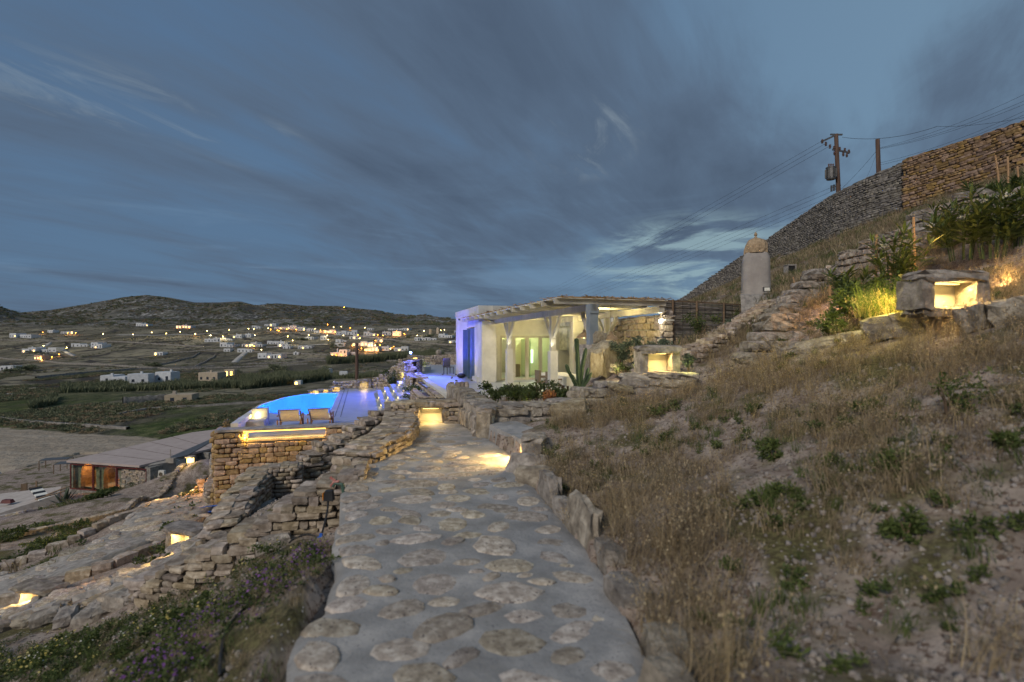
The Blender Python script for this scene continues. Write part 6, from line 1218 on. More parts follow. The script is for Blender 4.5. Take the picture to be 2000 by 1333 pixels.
def lamp_label(x, y, c):
    best = min(SPEC, key=lambda s: ((s[0] + s[1]) / 2 - x) ** 2 + ((s[2] + s[3]) / 2 - y) ** 2 * 4); dx, dy = x - (best[0] + best[1]) / 2, y - (best[2] + best[3]) / 2
    rel_ = ('left of' if dx < 0 else 'right of') if abs(dx) > (best[1] - best[0]) / 2 + 2 else ('above' if dy < 0 else 'below')
    w = ' '.join(best[4].split()[:11]); l_ = c + ' lamp ' + rel_ + ' the ' + w; k = LBL.get(l_, 0); LBL[l_] = k + 1
    if k: l_ = ['', 'another ', 'third ', 'fourth ', 'fifth ', 'sixth '][k] + l_
    return ' '.join(l_.split()[:16])
for (x, y) in sorted(W_): street_lamp(x, y, (1, .78, .38), 420, lamp_label(x, y, 'yellow-white'), 'yellow-white street lamps of the settlement', mw, 9)
for (x, y) in sorted(O_): street_lamp(x, y, (1, .45, .10), 520, lamp_label(x, y, 'orange'), 'orange lamps of the settlement', mo, 4)
# ================================================================ vegetation
def leaf_cloud(rs, n, rad, size, center=(0, 0, 0), lump=0, flat=.0, aspect=2.0, up=.2):
    """many small pointed leaves spread through an ellipsoid made of lumps"""
    V = []; F_ = []; lumps = [(Vector((rs.gauss(0, .5) * rad[0], rs.gauss(0, .5) * rad[1], rs.uniform(-.65, .7) * rad[2])), rs.uniform(.35, .65)) for _ in range(lump)] if lump else [(Vector((0, 0, 0)), 1)]
    for i in range(n):
        c, k = rs.choice(lumps); v = Vector((rs.gauss(0, 1), rs.gauss(0, 1), rs.gauss(0, 1))).normalized() * rs.random() ** .45 * k; p = c + Vector((v.x * rad[0], v.y * rad[1], v.z * rad[2])) + Vector(center)
        d = Vector((rs.gauss(0, 1), rs.gauss(0, 1), rs.gauss(up, .8))).normalized(); s_ = d.cross(Vector((rs.gauss(0, 1), rs.gauss(0, 1), rs.gauss(0, 1)))).normalized(); l_ = size * rs.uniform(.6, 1.4); w = l_ / aspect; k0 = len(V)
        V += [p, p + d * l_ * .5 + s_ * w * .5, p + d * l_, p + d * l_ * .5 - s_ * w * .5]; F_.append((k0, k0 + 1, k0 + 2, k0 + 3))
    return [tuple(v) for v in V], F_
def bush(name, label, cat, loc, rad, n, size, m, seed=0, stems=6, lump=7, group=None, flowers=None, aspect=2.0, trunk=None):
    rs = random.Random(seed + 1000); t = thing(name, label, cat, loc, 0, group)
    V, F_ = leaf_cloud(rs, n, rad, size, (0, 0, rad[2] * .72), lump, aspect=aspect); link(bpy.data.objects.new('foliage', np_mesh('foliage', V, F_, m)), t)
    mb = MB()
    for i in range(stems): a = rs.uniform(0, 6.3); e = (math.cos(a) * rad[0] * rs.uniform(.2, .7), math.sin(a) * rad[1] * rs.uniform(.2, .7), rad[2] * rs.uniform(.8, 1.3)); mb.tube([(e[0] * .2, e[1] * .2, -.15), (e[0] * .5, e[1] * .5, e[2] * .5), e], [.008, .006, .003], 4)
    mb.build('stem', M['wood'], t)
    if flowers:
        fmat, fn, fs = flowers; V, F_ = leaf_cloud(rs, fn, tuple(r * 1.02 for r in rad), fs, (0, 0, rad[2]), lump, aspect=1.2); link(bpy.data.objects.new('blossom', np_mesh('blossom', V, F_, fmat)), t)
    return t
def oleander(label, loc, h, seed, nst=9, spread=.5, flowers=0):
    rs = random.Random(seed); t = thing('oleander', label, 'oleander', loc, 0, 'oleanders on the right slope'); V = []; F_ = []; mb = MB(); fl = []
    for i in range(nst):
        a = rs.uniform(0, 6.3); r = spread * rs.uniform(.2, 1); e = Vector((math.cos(a) * r, math.sin(a) * r, h * rs.uniform(.55, 1))); mb.tube([(e.x * .4, e.y * .4, -.1), tuple(e * .6 + Vector((0, 0, .02))), tuple(e)], [.010, .008, .005], 5)
        for lv in range(7):
            f = .35 + .65 * lv / 6; c = Vector((e.x * .4, e.y * .4, -.1)).lerp(e, f)
            for k in range(5):
                b = rs.uniform(0, 6.3); el = rs.uniform(.1, .9) + .4 * (lv == 6); d = Vector((math.cos(b) * math.cos(el), math.sin(b) * math.cos(el), math.sin(el))); l_ = rs.uniform(.17, .32); s_ = d.cross(Vector((0, 0, 1))).normalized() * l_ * .085; k0 = len(V); dr = Vector((0, 0, -l_ * .12))
                V += [c, c + d * l_ * .45 + s_, c + d * l_ + dr, c + d * l_ * .45 - s_]; F_.append((k0, k0 + 1, k0 + 2, k0 + 3))
        if rs.random() < flowers: fl.append(e)
    link(bpy.data.objects.new('foliage', np_mesh('foliage', [tuple(v) for v in V], F_, M['green2'])), t); mb.build('stem', M['green1'], t)
    for e in fl: V, F_ = leaf_cloud(rs, 26, (.06, .06, .04), .035, tuple(e), aspect=1.1); link(bpy.data.objects.new('blossom', np_mesh('blossom', V, F_, M['whitef'])), t)
    return t
for (px, py, d, h, ns, sp, fw, lab) in [(1740, 555, 8.2, .85, 10, .5, .25, 'oleander with long leaves above the glowing grasses'), (1665, 575, 8.4, .5, 6, .3, .4, 'small oleander with a white bloom at the left of the lit planting'), (1880, 485, 8.6, .85, 12, .5, .2, 'leafy oleander right behind the wide lit lamp, left of the tallest'), (1935, 480, 8.3, 1.0, 14, .55, .3, 'largest oleander with white blossoms near the right edge'), (1975, 470, 8.6, .8, 10, .45, .2, 'oleander at the right edge below the upper terrace wall'), (1960, 385, 10.6, .45, 12, .6, 0, 'low dark oleander at the foot of the three pale stakes'), (1850, 460, 9.6, .6, 8, .4, 0, 'oleander in front of the mid terrace wall')]:
    p = P(px, py, d); oleander(lab, (p.x, p.y, p.z - .1), h, px, ns, sp, fw)
# cactus
def cactus(loc):
    t = thing('cactus', 'tall branching columnar cactus in front of the pergola', 'cactus', loc); cm = mat('cactus_skin', [(.025, .045, .025), (.05, .08, .035)], 6, .6, .4)
    def col(pts, r):
        pts = [Vector(p) for p in pts]; fine = []
        for a, b in zip(pts, pts[1:]):
            for k in range(6): fine.append(a.lerp(b, k / 6))
        fine.append(pts[-1]); n = 12; mb = MB(); rings = []
        for i, p in enumerate(fine):
            rr = r * (1 + .07 * math.sin(i * 1.9)) * (1 if i < len(fine) - 2 else .7 if i < len(fine) - 1 else .25); rings.append([(p.x + rr * (1.15 if k % 2 else .8) * math.cos(k * math.pi / 6), p.y + rr * (1.15 if k % 2 else .8) * math.sin(k * math.pi / 6), p.z) for k in range(n)])
        fs = [(i * n + k, i * n + (k + 1) % n, (i + 1) * n + (k + 1) % n, (i + 1) * n + k) for i in range(len(fine) - 1) for k in range(n)] + [tuple((len(fine) - 1) * n + k for k in range(n))]
        mb.add([q for rr in rings for q in rr], fs); mb.build('arm', cm, t)
    col([(0, 0, 0), (-.02, 0, .6), (-.05, 0, 1.12), (-.06, 0, 1.22)], .055); col([(.05, .02, 0), (.10, .02, .5), (.14, .0, .72), (.2, 0, .98)], .05); col([(-.05, -.02, 0), (-.16, -.03, .22), (-.28, -.03, .42), (-.33, -.03, .58)], .05)
    col([(.08, 0, 0), (.2, 0, .25), (.26, 0, .5)], .045); col([(-.02, -.05, 0), (-.12, -.07, .2), (-.2, -.08, .34)], .045); col([(.1, -.04, 0), (.24, -.05, .18), (.33, -.05, .38)], .04); col([(.03, .05, 0), (.08, .06, .3), (.12, .06, .56)], .045)
cactus(P(1130, 757, 10.6)); bpy.data.objects['cactus'].scale = (.78, .8, .84)
# shrubs of the bed in front of the pergola
for i, (px, py, d, rx, rz, n, m, lab) in enumerate([(965, 776, 10.2, .22, .16, 900, 'green1', 'dark leafy shrub at the left end of the bed by the villa'), (990, 778, 10.0, .22, .15, 800, 'green1', 'small dark shrub second from the left in the villa bed'), (1020, 782, 9.9, .24, .17, 900, 'green1', 'dark rounded shrub in the middle of the villa bed'), (1045, 778, 10.3, .24, .19, 900, 'green1', 'shrub right of the middle of the villa bed'), (1078, 775, 10.2, .24, .2, 900, 'green1', 'tallest shrub of the villa bed, near the cactus'), (1100, 778, 9.9, .16, .14, 500, 'green1', 'narrow shrub just left of the cactus'),
   (1212, 700, 11.6, .26, .24, 1500, 'grey_g', 'jade-like shrub with round grey-green leaves left of the lit rock lamp'), (1256, 695, 12.2, .30, .25, 1700, 'grey_g', 'wide jade-like shrub right behind the lit rock lamp'), (1298, 688, 12.4, .30, .20, 1400, 'grey_g', 'jade-like shrub with amber-lit tips below the stone wall'), (1222, 722, 10.8, .2, .12, 500, 'green1', 'low green shrub under the jade-like bushes'), (1270, 712, 11.0, .25, .14, 600, 'green1', 'low shrub behind the lit rock lamp'),
   (1345, 712, 9.6, .12, .12, 400, 'grey_g', 'small lit clump of round leaves right of the rock lamp'), (1370, 655, 12.5, .3, .30, 1000, 'green1', 'tall loose shrub in front of the reed fence'), (1425, 640, 13.2, .25, .14, 500, 'grey_g', 'small agave-like clump at the foot of the reed fence'), (1500, 598, 14.5, .25, .14, 500, 'green1', 'scrubby plant on the ledge under the chimney'),
   (1660, 615, 7.6, .30, .28, 1500, 'green3', 'dense green lit herb clump left of the glowing grasses'), (1640, 650, 7.4, .2, .2, 800, 'green3', 'dim herb clump beside the short cane stake'), (1770, 580, 7.3, .25, .22, 900, 'green3', 'feathery lit weeds behind the stone kerb'), (1700, 590, 7.6, .28, .25, 1000, 'green3', 'bright yellow-green weeds in the middle of the lit planting')]):
    p = P(px, py, d); bush('shrub', lab, 'shrub', (p.x, p.y, p.z), (rx, rx, rz), n, .055 if m != 'grey_g' else .05, M[m], i, group=None, aspect=1.5 if m == 'grey_g' else 2.2, lump=8)
for i, (px, py, d, m, lab) in enumerate([(1030, 782, 9.6, 'green1', 'round dried seed ball shrub, darker left one'), (1073, 784, 9.6, 'reedleaf', 'round rusty orange ball shrub lit from below in the villa bed')]):
    if m == 'reedleaf': M['reedleaf'] = leaf_mat('rusty_leaf', (.30, .12, .05), (.45, .22, .09))
    p = P(px, py, d); bush('ball_shrub', lab, 'shrub', (p.x, p.y, p.z), (.13, .13, .13), 900, .03, M[m], 50 + i, lump=0)
lamp_light('bed_fill', P(1030, 784, 9.35), 3.0, (.95, .9, .2), .03, kerb); lamp_light('bed_fill', P(1072, 790, 9.3), 2.0, (1, .5, .15), .03, kerb); lamp_light('bed_fill', P(1345, 718, 9.2), 3, (.9, .9, .3), .03, kerb)  # added bodiless lights under the bed shrubs
# shrubs on the pool stairs
p = H(2.15, 22.6, -2.55); bush('shrub', 'round shrub over a glowing planter at the near foot of the terrace stairs', 'shrub', p, (.42, .42, .36), 1800, .07, M['green1'], 70); lamp_light('bed_fill', H(2.3, 22.1, -2.6), 5, (1, .85, .15), .05, st)  # added light without a lamp beneath the shrub
p = H(1.75, 31.6, -2.5); bush('shrub', 'round shrub at the far head of the terrace stairs', 'shrub', p, (.55, .5, .5), 1500, .1, M['green1'], 71); lamp_light('bed_fill', H(2.2, 31.0, -2.0), 3, (1, .85, .2), .05, st)  # another added light without a lamp
p = H(3.9, 35.0, ZT + .3); bush('flowering_plant', 'pale flowers glowing in the small white-kerbed bed', 'flowering plant', p, (.5, .4, .22), 700, .07, M['green3'], 72, flowers=(M['whitef'], 300, .08))
p = P(443, 832, 18); bush('shrub', 'slender golden-lit young conifer at the left end of the retaining wall', 'shrub', (p.x, p.y, p.z - .3), (.13, .13, .32), 900, .05, M['straw'], 73, lump=0)
for i, (px, py, d, rx, rz, lab) in enumerate([(335, 1030, 12.5, .26, .2, 'bushy rosemary in the small planted bed of the lower path'), (380, 1025, 12, .12, .1, 'tiny green clump right of the rosemary'), (305, 1070, 9.3, .30, .16, 'dense green mat plant left of the round lit stone lamp'), (40, 1110, 14, .5, .2, 'low grey-green shrub on the left terraces, nearest the edge'), (110, 1085, 16, .45, .22, 'low shrub on the left terraces, right of the edge one'), (150, 1040, 19, .6, .22, 'spreading shrub below the pale slab terrace'), (60, 1035, 20, .7, .15, 'bright green creeping mat at far left'), (10, 1065, 18, .5, .25, 'shrub cut by the left edge of the picture'), (215, 975, 34, .6, .3, 'shrub at the foot of the beach house wall'), (200, 1000, 26, .5, .2, 'scrub clump between the stone curbs')]):
    p = G(px, py, d); bush('shrub', lab, 'shrub', p, (rx, rx, rz), 900, .07 * max(d / 14, .7), M['green3'] if i in (2, 6) else M['green1'], 80 + i, lump=6)
for i, (px, py, d, rx, rz, lab) in enumerate([(1770, 985, 2.9, .10, .10, 'bright green weed clump out of focus on the near right slope'), (1755, 900, 3.4, .10, .09, 'second green weed clump just above the bright one, near right slope'), (1510, 905, 4.5, .07, .11, 'small dark green upright weed in the middle of the dry slope'), (1860, 700, 3.9, .20, .22, 'tall yellow-green grass clump near the right edge, out of focus'), (1300, 800, 7.2, .22, .12, 'green weedy patch below the rock ledge'), (1700, 820, 4.6, .15, .07, 'flat green weed rosette on the right slope'), (1970, 870, 3.2, .06, .06, 'small green weed at the right edge of the slope')]):
    p = P(px, py, d); bush('weed', lab, 'weed', (p.x, p.y, gz(p.x, p.y) - .01), (rx, rx, rz), 420, .045, M['green3'], 180 + i, lump=5, stems=4, aspect=3)
# agave
p = G(125, 990, 34); t = thing('agave', 'grey-green agave with upright blades before the beach house', 'agave', p); rs = random.Random(5)
for i in range(22):
    a = rs.uniform(0, 6.3); el = rs.uniform(.5, 1.4); l_ = rs.uniform(.8, 1.5); d = Vector((math.cos(a) * math.cos(el), math.sin(a) * math.cos(el), math.sin(el))); s_ = d.cross(Vector((0, 0, 1))).normalized() * .09; mb = MB(); mb.add([tuple(-s_), tuple(s_), tuple(d * l_ * .5 + s_ * .9), tuple(d * l_), tuple(d * l_ * .5 - s_ * .9), tuple(d * l_ * .3 + Vector((0, 0, -.08)))], [(0, 1, 5), (1, 2, 5), (2, 3, 5), (3, 4, 5), (4, 0, 5), (0, 4, 3, 2, 1)]); mb.build('leaf', M['grey_g'], t)
# far trees, palms, reed beds
def far_tree(px, py, w, h, lab, seed, m='far_g', palm=False):
    d = ground_d(px, py); p = P(px, py, d); W2 = w / 1000 * d; H2 = h / 1000 * d; rs = random.Random(seed); t = thing('palm_tree' if palm else 'tree', lab, 'palm tree' if palm else 'tree', p, 0, 'palms by the valley houses' if palm else 'bushy trees in the valley')
    if palm:
        mb = MB(); mb.tube([(0, 0, -.3), (.1, 0, H2 * .45)], [.32, .24], 6); mb.build('trunk', M['wood'], t); V = []; F_ = []
        for i in range(20):
            a = rs.uniform(0, 6.3); L_ = W2 * .6 * rs.uniform(.8, 1.15); up = rs.uniform(.2, 1); pr = None
            for k in range(5): f = k / 4; c = Vector((math.cos(a) * L_ * f, math.sin(a) * L_ * f, H2 * .45 + up * L_ * f - (1 + up) * L_ * f * f * .8)); s_ = Vector((-math.sin(a), math.cos(a), 0)) * L_ * .13 * (1 - f * .8); V += [tuple(c - s_), tuple(c + s_)]
            k0 = len(V) - 10; F_ += [(k0 + 2 * j, k0 + 2 * j + 1, k0 + 2 * j + 3, k0 + 2 * j + 2) for j in range(4)]
        link(bpy.data.objects.new('crown', np_mesh('crown', V, F_, M[m])), t)
    else:
        mb = MB(); mb.tube([(0, 0, -.3), (0, 0, H2 * .5)], [.3, .15], 6); mb.build('trunk', M['wood'], t); V, F_ = leaf_cloud(rs, 1100, (W2 / 2, W2 / 2, H2 / 2), W2 * .07, (0, 0, H2 * .5), 8, aspect=1.6); link(bpy.data.objects.new('crown', np_mesh('crown', V, F_, M[m])), t)
for i, (px, py, w, h, lab) in enumerate([(541, 731, 34, 20, 'biggest round tree behind the reed bed'), (515, 733, 22, 13, 'low tree left of the biggest round one'), (170, 757, 16, 12, 'small tree left of the nearest white houses'), (338, 745, 12, 13, 'dark bush right of the tallest nearest house'), (395, 736, 14, 12, 'dark tree beside the beige house'), (55, 724, 34, 10, 'wide dark tree by the left edge house'), (20, 728, 26, 9, 'wide dark tree at the left edge'), (465, 742, 18, 24, 'dark tree right of the orange window'), (297, 716, 26, 8, 'olive-green scrub mound in the fields'), (840, 660, 20, 8, 'dark tree near the stubby towers'), (800, 660, 14, 6, 'dark bush left of the farmhouse'), (655, 680, 18, 10, 'dark bush left of the floodlit group'), (60, 690, 18, 5, 'bush beside the lit pair at far left'), (590, 664, 24, 4, 'low hedge-like tree behind the pale houses')]): far_tree(px, py, w, h, lab, i)
for i, (px, py, w, h, lab) in enumerate([(229, 757, 8, 9, 'palm before the long low white house'), (298, 754, 9, 10, 'palm between the two tallest nearest houses'), (325, 754, 8, 9, 'palm at the foot of the tallest nearest house'), (348, 751, 9, 9, 'palm right of the tallest nearest house'), (370, 748, 11, 12, 'palm left of the beige house'), (417, 747, 13, 15, 'bare-looking palm before the beige house'), (440, 745, 14, 18, 'palm under the orange window'), (488, 738, 13, 19, 'palm right of the dark tree'), (511, 738, 11, 15, 'palm left of the biggest round tree')]): far_tree(px, py, w, h, lab, 40 + i, palm=True)
def reed_bed(lab, poly, n, h, seed):
    """thousands of upright blades on the valley floor"""
    rs = np.random.RandomState(seed)
    px = rs.uniform(0, 1, n); V = np.zeros((n, 3, 3)); 
    x0, y0, x1, y1 = poly[0][0], poly[0][1], poly[1][0], poly[1][1]; dep = poly[2]
    d0, d1 = ground_d(x0, y0), ground_d(x1, y1); X0, X1 = (x0 - 1000) / 1000 * d0, (x1 - 1000) / 1000 * d1
    bx = X0 + (X1 - X0) * px; by = d0 + (d1 - d0) * px + rs.uniform(0, 1, n) * dep * (.7 + .6 * vnoise(px * 8, 0, seed, 2)); bx = bx * by / (d0 + (d1 - d0) * px); bz = zfar(bx, by)
    hh = h * rs.uniform(.5, 1.1, n) * (1 + .7 * vnoise(bx / 12, by / 12, seed, 3)); w = .22 + .0 * hh; a = rs.uniform(0, 3.14, n); ln = rs.normal(0, .25, (n, 2))
    V[:, 0] = np.stack([bx - w * np.cos(a), by - w * np.sin(a), bz - .2], 1); V[:, 1] = np.stack([bx + w * np.cos(a), by + w * np.sin(a), bz - .2], 1); V[:, 2] = np.stack([bx + ln[:, 0] * hh, by + ln[:, 1] * hh, bz + hh], 1)
    o = link(bpy.data.objects.new('reed_bed', np_mesh('reed_bed', V.reshape(-1, 3), np.arange(n * 3).reshape(n, 3), M['far_g']))); o['kind'] = 'stuff'
reed_bed('', [(470, 762), (640, 742), 45], 26000, 3.2, 1); reed_bed('', [(120, 768), (480, 758), 26], 22000, 2.2, 2); reed_bed('', [(640, 712), (865, 700), 40], 22000, 4.6, 3); reed_bed('', [(60, 800), (110, 790), 20], 5000, 1.6, 5); reed_bed('', [(620, 742), (760, 738), 30], 8000, 1.8, 6)

# ------------------------------------------------------------ grass and ground cover (uncountable): instanced tufts
def tuft(name, n, h, spread, w, m, bend=.4, seed=0, heads=0):
    rs = random.Random(seed); V = []; F_ = []
    for i in range(n):
        a = rs.uniform(0, 6.3); r = spread * rs.random() ** .7; b = Vector((math.cos(a) * r, math.sin(a) * r, 0)); hh = h * rs.uniform(.35, 1.1); a2 = rs.uniform(0, 6.3); lean = bend * rs.uniform(.2, 1.6); d = Vector((math.cos(a2), math.sin(a2), 0)); s_ = Vector((-math.sin(a2), math.cos(a2), 0)) * w
        if rs.random() < .5: s_ = Vector((math.cos(a2) * .3 - math.sin(a2), math.sin(a2), .1)) * w
        k0 = len(V)
        for k in range(4): f = k / 3; c = b + d * hh * lean * f * f + Vector((0, 0, hh * (f - .35 * lean * f * f))); ww = (1 - f * .85); V += [c - s_ * ww, c + s_ * ww]
        F_ += [(k0 + 2 * j, k0 + 2 * j + 1, k0 + 2 * j + 3, k0 + 2 * j + 2) for j in range(3)]
        if heads and rs.random() < heads:
            c = V[-1]
            for j in range(5): q = c + Vector((rs.uniform(-.012, .012), rs.uniform(-.012, .012), -.012 * j)); k0 = len(V); e = Vector((rs.gauss(0, 1), rs.gauss(0, 1), .8)).normalized() * .022; s2 = Vector((-e.y, e.x, 0)).normalized() * .006; V += [q, q + e * .5 + s2, q + e, q + e * .5 - s2]; F_.append((k0, k0 + 1, k0 + 2, k0 + 3))
    return bpy.data.objects.new(name, np_mesh(name, [tuple(v) for v in V], F_, m))
def herb(name, n, rad, size, m, seed, fl=None, fn=0, fs=.02, h=.1):
    rs = random.Random(seed); V, F_ = leaf_cloud(rs, n, (rad, rad, h), size, (0, 0, h * .8), 5, aspect=2.6, up=.5); me = np_mesh(name, V, F_, m)
    if fl:
        V2 = []; F2 = []
        for i in range(fn):
            a = rs.uniform(0, 6.3); r = rad * rs.random() ** .6 * 1.1; c = Vector((math.cos(a) * r, math.sin(a) * r, h * rs.uniform(1.3, 2.1)))
            k0 = len(V2); V2.append(c); t1 = rs.uniform(-.5, .5); t2 = rs.uniform(-.5, .5)
            for k in range(6): b = k * math.pi / 3; V2.append(c + Vector((math.cos(b) * fs, math.sin(b) * fs, fs * (math.cos(b) * t1 + math.sin(b) * t2))))
            F2 += [(k0, k0 + 1 + k, k0 + 1 + (k + 1) % 6, k0) for k in range(6)]
        n0 = len(V); Vt = V + [tuple(v) for v in V2]; Ft = [list(f) for f in F_]
        me = bpy.data.meshes.new(name); me.from_pydata(Vt, [], [tuple(f) for f in F_] + [tuple(q + n0 for q in f[:3]) for f in F2]); me.materials.append(m); me.materials.append(fl)
        for i, p in enumerate(me.polygons): p.material_index = 1 if i >= len(F_) else 0
    return bpy.data.objects.new(name, me)
def scatter(name, pts, objs, smin, smax, seed, label=None, tiltmax=.2):
    """one uncountable mass: tufts instanced on points by geometry nodes"""
    rs = np.random.RandomState(seed); coll = bpy.data.collections.new(name + '_tufts')
    for o in objs: coll.objects.link(o)
    me = bpy.data.meshes.new(name); me.vertices.add(len(pts)); me.vertices.foreach_set('co', np.asarray(pts, np.float32).ravel()); me.update()
    o = link(bpy.data.objects.new(name, me)); o['kind'] = 'stuff'
    g = bpy.data.node_groups.new(name, 'GeometryNodeTree'); g.interface.new_socket('Geometry', in_out='INPUT', socket_type='NodeSocketGeometry'); g.interface.new_socket('Geometry', in_out='OUTPUT', socket_type='NodeSocketGeometry')
    n = g.nodes; l = g.links; gi = n.new('NodeGroupInput'); go = n.new('NodeGroupOutput'); ci = n.new('GeometryNodeCollectionInfo'); ci.inputs[0].default_value = coll; ci.inputs['Separate Children'].default_value = True; ci.inputs['Reset Children'].default_value = True
    ip = n.new('GeometryNodeInstanceOnPoints'); ip.inputs['Pick Instance'].default_value = True; mp_ = n.new('GeometryNodeMeshToPoints'); l.new(gi.outputs[0], mp_.inputs[0]); l.new(mp_.outputs[0], ip.inputs['Points']); l.new(ci.outputs[0], ip.inputs['Instance'])
    rv = n.new('FunctionNodeRandomValue'); rv.data_type = 'FLOAT_VECTOR'; rv.inputs[0].default_value = (-tiltmax, -tiltmax, 0); rv.inputs[1].default_value = (tiltmax, tiltmax, 6.28); rv.inputs['Seed'].default_value = seed; l.new(rv.outputs[0], ip.inputs['Rotation'])
    rsn = n.new('FunctionNodeRandomValue'); rsn.inputs[2].default_value = smin; rsn.inputs[3].default_value = smax; rsn.inputs['Seed'].default_value = seed + 1; l.new(rsn.outputs[1], ip.inputs['Scale'])
    ri = n.new('FunctionNodeRandomValue'); ri.data_type = 'INT'; ri.inputs[4].default_value = 0; ri.inputs[5].default_value = max(len(objs) - 1, 0); ri.inputs['Seed'].default_value = seed + 2; l.new(ri.outputs[2], ip.inputs['Instance Index'])
    l.new(ip.outputs[0], go.inputs[0]); md = o.modifiers.new('tufts', 'NODES'); md.node_group = g; return o
def pts_region(n, x0, x1, y0, y1, cond, seed, dens=None):
    rs = np.random.RandomState(seed); x = rs.uniform(x0, x1, n); y = rs.uniform(y0, y1, n); z = znear(x, y); k = cond(x, y, z)
    if dens is not None: k &= rs.uniform(0, 1, n) < dens(x, y)
    return np.stack([x, y, z - .01], 1)[k]
def right_ok(x, y, z):
    l, r = path_lr(y); s = CT * x + ST * y; t = -ST * x + CT * y
    return (x > np.where(y < 8.6, r + .12, .55)) & ~((s > 5.0) & (t > 12.0) & (t < 45) & (s < 11)) & ~((x > -.6) & (x < 3.3) & (y > 8.8) & (y < 9.9)) & ~((y > 9.0) & (x < 3.4)) & ~((y > 8.0) & (x < .95)) & ~((x > 0) & (x < .55) & (y > 6.9) & (y < 9))
dry = [tuft('dry_tuft', 46, .26, .12, .0022, M['dry'], .7, 1, .2), tuft('dry_tuft', 40, .20, .14, .0022, M['dry2'], 1.1, 2), tuft('dry_tuft', 34, .34, .09, .002, M['dry'], .45, 3, .5), tuft('dry_tuft', 50, .13, .16, .0022, M['dry2'], 1.3, 4), tuft('dry_tuft', 42, .22, .12, .0022, M['dry'], 1.0, 5)]
strw = [tuft('straw_tuft', 22, .42, .08, .0022, M['straw'], .35, 6, .7), tuft('straw_tuft', 20, .34, .06, .0022, M['straw'], .5, 7, .7), tuft('straw_tuft', 24, .3, .1, .0022, M['dry'], .5, 17, .5)]
grn_ = [tuft('green_tuft', 44, .2, .1, .0035, M['green3'], .5, 8), herb('green_herb', 160, .10, .04, M['green3'], 9, h=.07), tuft('green_tuft', 50, .14, .12, .003, M['green3'], .7, 10)]
dmask = lambda x, y: np.clip(.58 + 2.8 * vnoise(x * .9, y * .9, 21, 3), .05, 1) * np.where((x > 1.1) & (y < 3.2), .09, np.where((x > 1.5) & (y < 4.4), .45, 1))
scatter('dry_grass', np.concatenate([pts_region(8600, .1, 9, .4, 12, right_ok, 1, dmask), pts_region(1600, .1, 4.5, .4, 5, right_ok, 2, dmask)]), dry, .35, 1.2, 3)
scatter('straw_grass', pts_region(1300, .2, 9, 1.0, 12, lambda x, y, z: right_ok(x, y, z) & ((y > 3.5) | (x < 1.2)), 5, lambda x, y: np.clip(.3 + 2.2 * vnoise(x * .7, y * .7, 31, 3), .02, .9)), strw, .6, 1.1, 7)
scatter('green_weeds', pts_region(3600, .3, 9, .8, 12, right_ok, 8, lambda x, y: np.clip(3.6 * vnoise(x * .7, y * .7, 41, 3) + .05, 0, 1)), grn_, .35, .95, 9)
far_dry = [tuft('slope_tuft', 30, .35, .25, .008, M['dry'], .7, 11), tuft('slope_tuft', 30, .3, .25, .008, M['green3'], .7, 12), tuft('slope_tuft', 30, .25, .3, .008, M['dry2'], .9, 13)]
scatter('slope_grass', pts_region(16000, 4.5, 30, 11, 60, lambda x, y, z: (x > .34 * y - .5) & ~((CT * x + ST * y < 12) & (y > 14)), 10), far_dry, .6, 1.3, 11)
lush = [tuft('lit_grass', 26, .42, .08, .004, M['green3'], .35, 14, .8), tuft('lit_grass', 24, .34, .09, .004, M['straw'], .4, 15, .9)]
scatter('lit_bed_grass', [tuple(P(random.uniform(1685, 1815), 0, d)[:2]) + (P(0, 622 - (d - 6.5) * 12, d).z,) for d in np.random.uniform(6.6, 7.6, 260)], lush, .7, 1.15, 12)
# left slope
def left_ok(x, y, z):
    l, r = path_lr(y); return (x < l - .1) & (y < 5.6 + np.clip(-x - 4.2, 0, 2) * .35) & ~((x > -1.9) & (y > 5.2)) & (x > -8)
yel = [herb('yellow_daisy', 130, .13, .035, M['green3'], 20, M['yellow'], 9, .010, .09), herb('yellow_daisy', 120, .12, .035, M['green3'], 21, M['whitef'], 4, .009, .09), herb('yellow_daisy', 110, .13, .035, M['green1'], 22, M['yellow'], 6, .010, .08)]
pur = [herb('purple_flower', 120, .13, .03, M['green1'], 23, M['purple'], 9, .009, .07), herb('purple_flower', 120, .12, .03, M['green3'], 24, M['purple'], 5, .009, .05)]
edge = lambda x: np.interp(x, [-8, -6, -4.6, -3.6, -2.6], [6.4, 5.7, 5.1, 4.9, 4.9])
scatter('yellow_flowers', pts_region(1700, -8, -2.3, 2.5, 7, lambda x, y, z: left_ok(x, y, z) & (np.abs(y - edge(x) + .35) < .55), 30, lambda x, y: np.clip(.22 + 1.7 * vnoise(x * 1.3, y * 1.3, 51, 2), .03, 1)), yel, .6, 1.1, 31)
scatter('purple_flowers', pts_region(1000, -5, -1.3, 2.2, 5.2, lambda x, y, z: left_ok(x, y, z) & (np.hypot((x + 2.1 + (y - 3.4) * -.1) / .75, (y - 3.55) / .95) < 1), 32, lambda x, y: np.clip(.32 + 2 * vnoise(x * 1.5, y * 1.5, 52, 2), .03, 1)), pur, .6, 1.05, 33)
scatter('left_weeds', pts_region(4200, -8, -1.1, 1.2, 7, left_ok, 34, lambda x, y: np.clip(.06 + 1.6 * vnoise(x * 1.1, y * 1.1, 53, 3), .02, .9)), grn_ + [herb('herb', 120, .12, .03, M['green1'], 25, h=.06)], .4, .9, 35)
scatter('left_dry_grass', pts_region(2600, -8, -1.1, 1.2, 7, left_ok, 36, lambda x, y: np.clip(.35 + 1.6 * vnoise(x * 1.1, y * 1.1, 54, 3), .03, .9)), dry, .3, .6, 37)
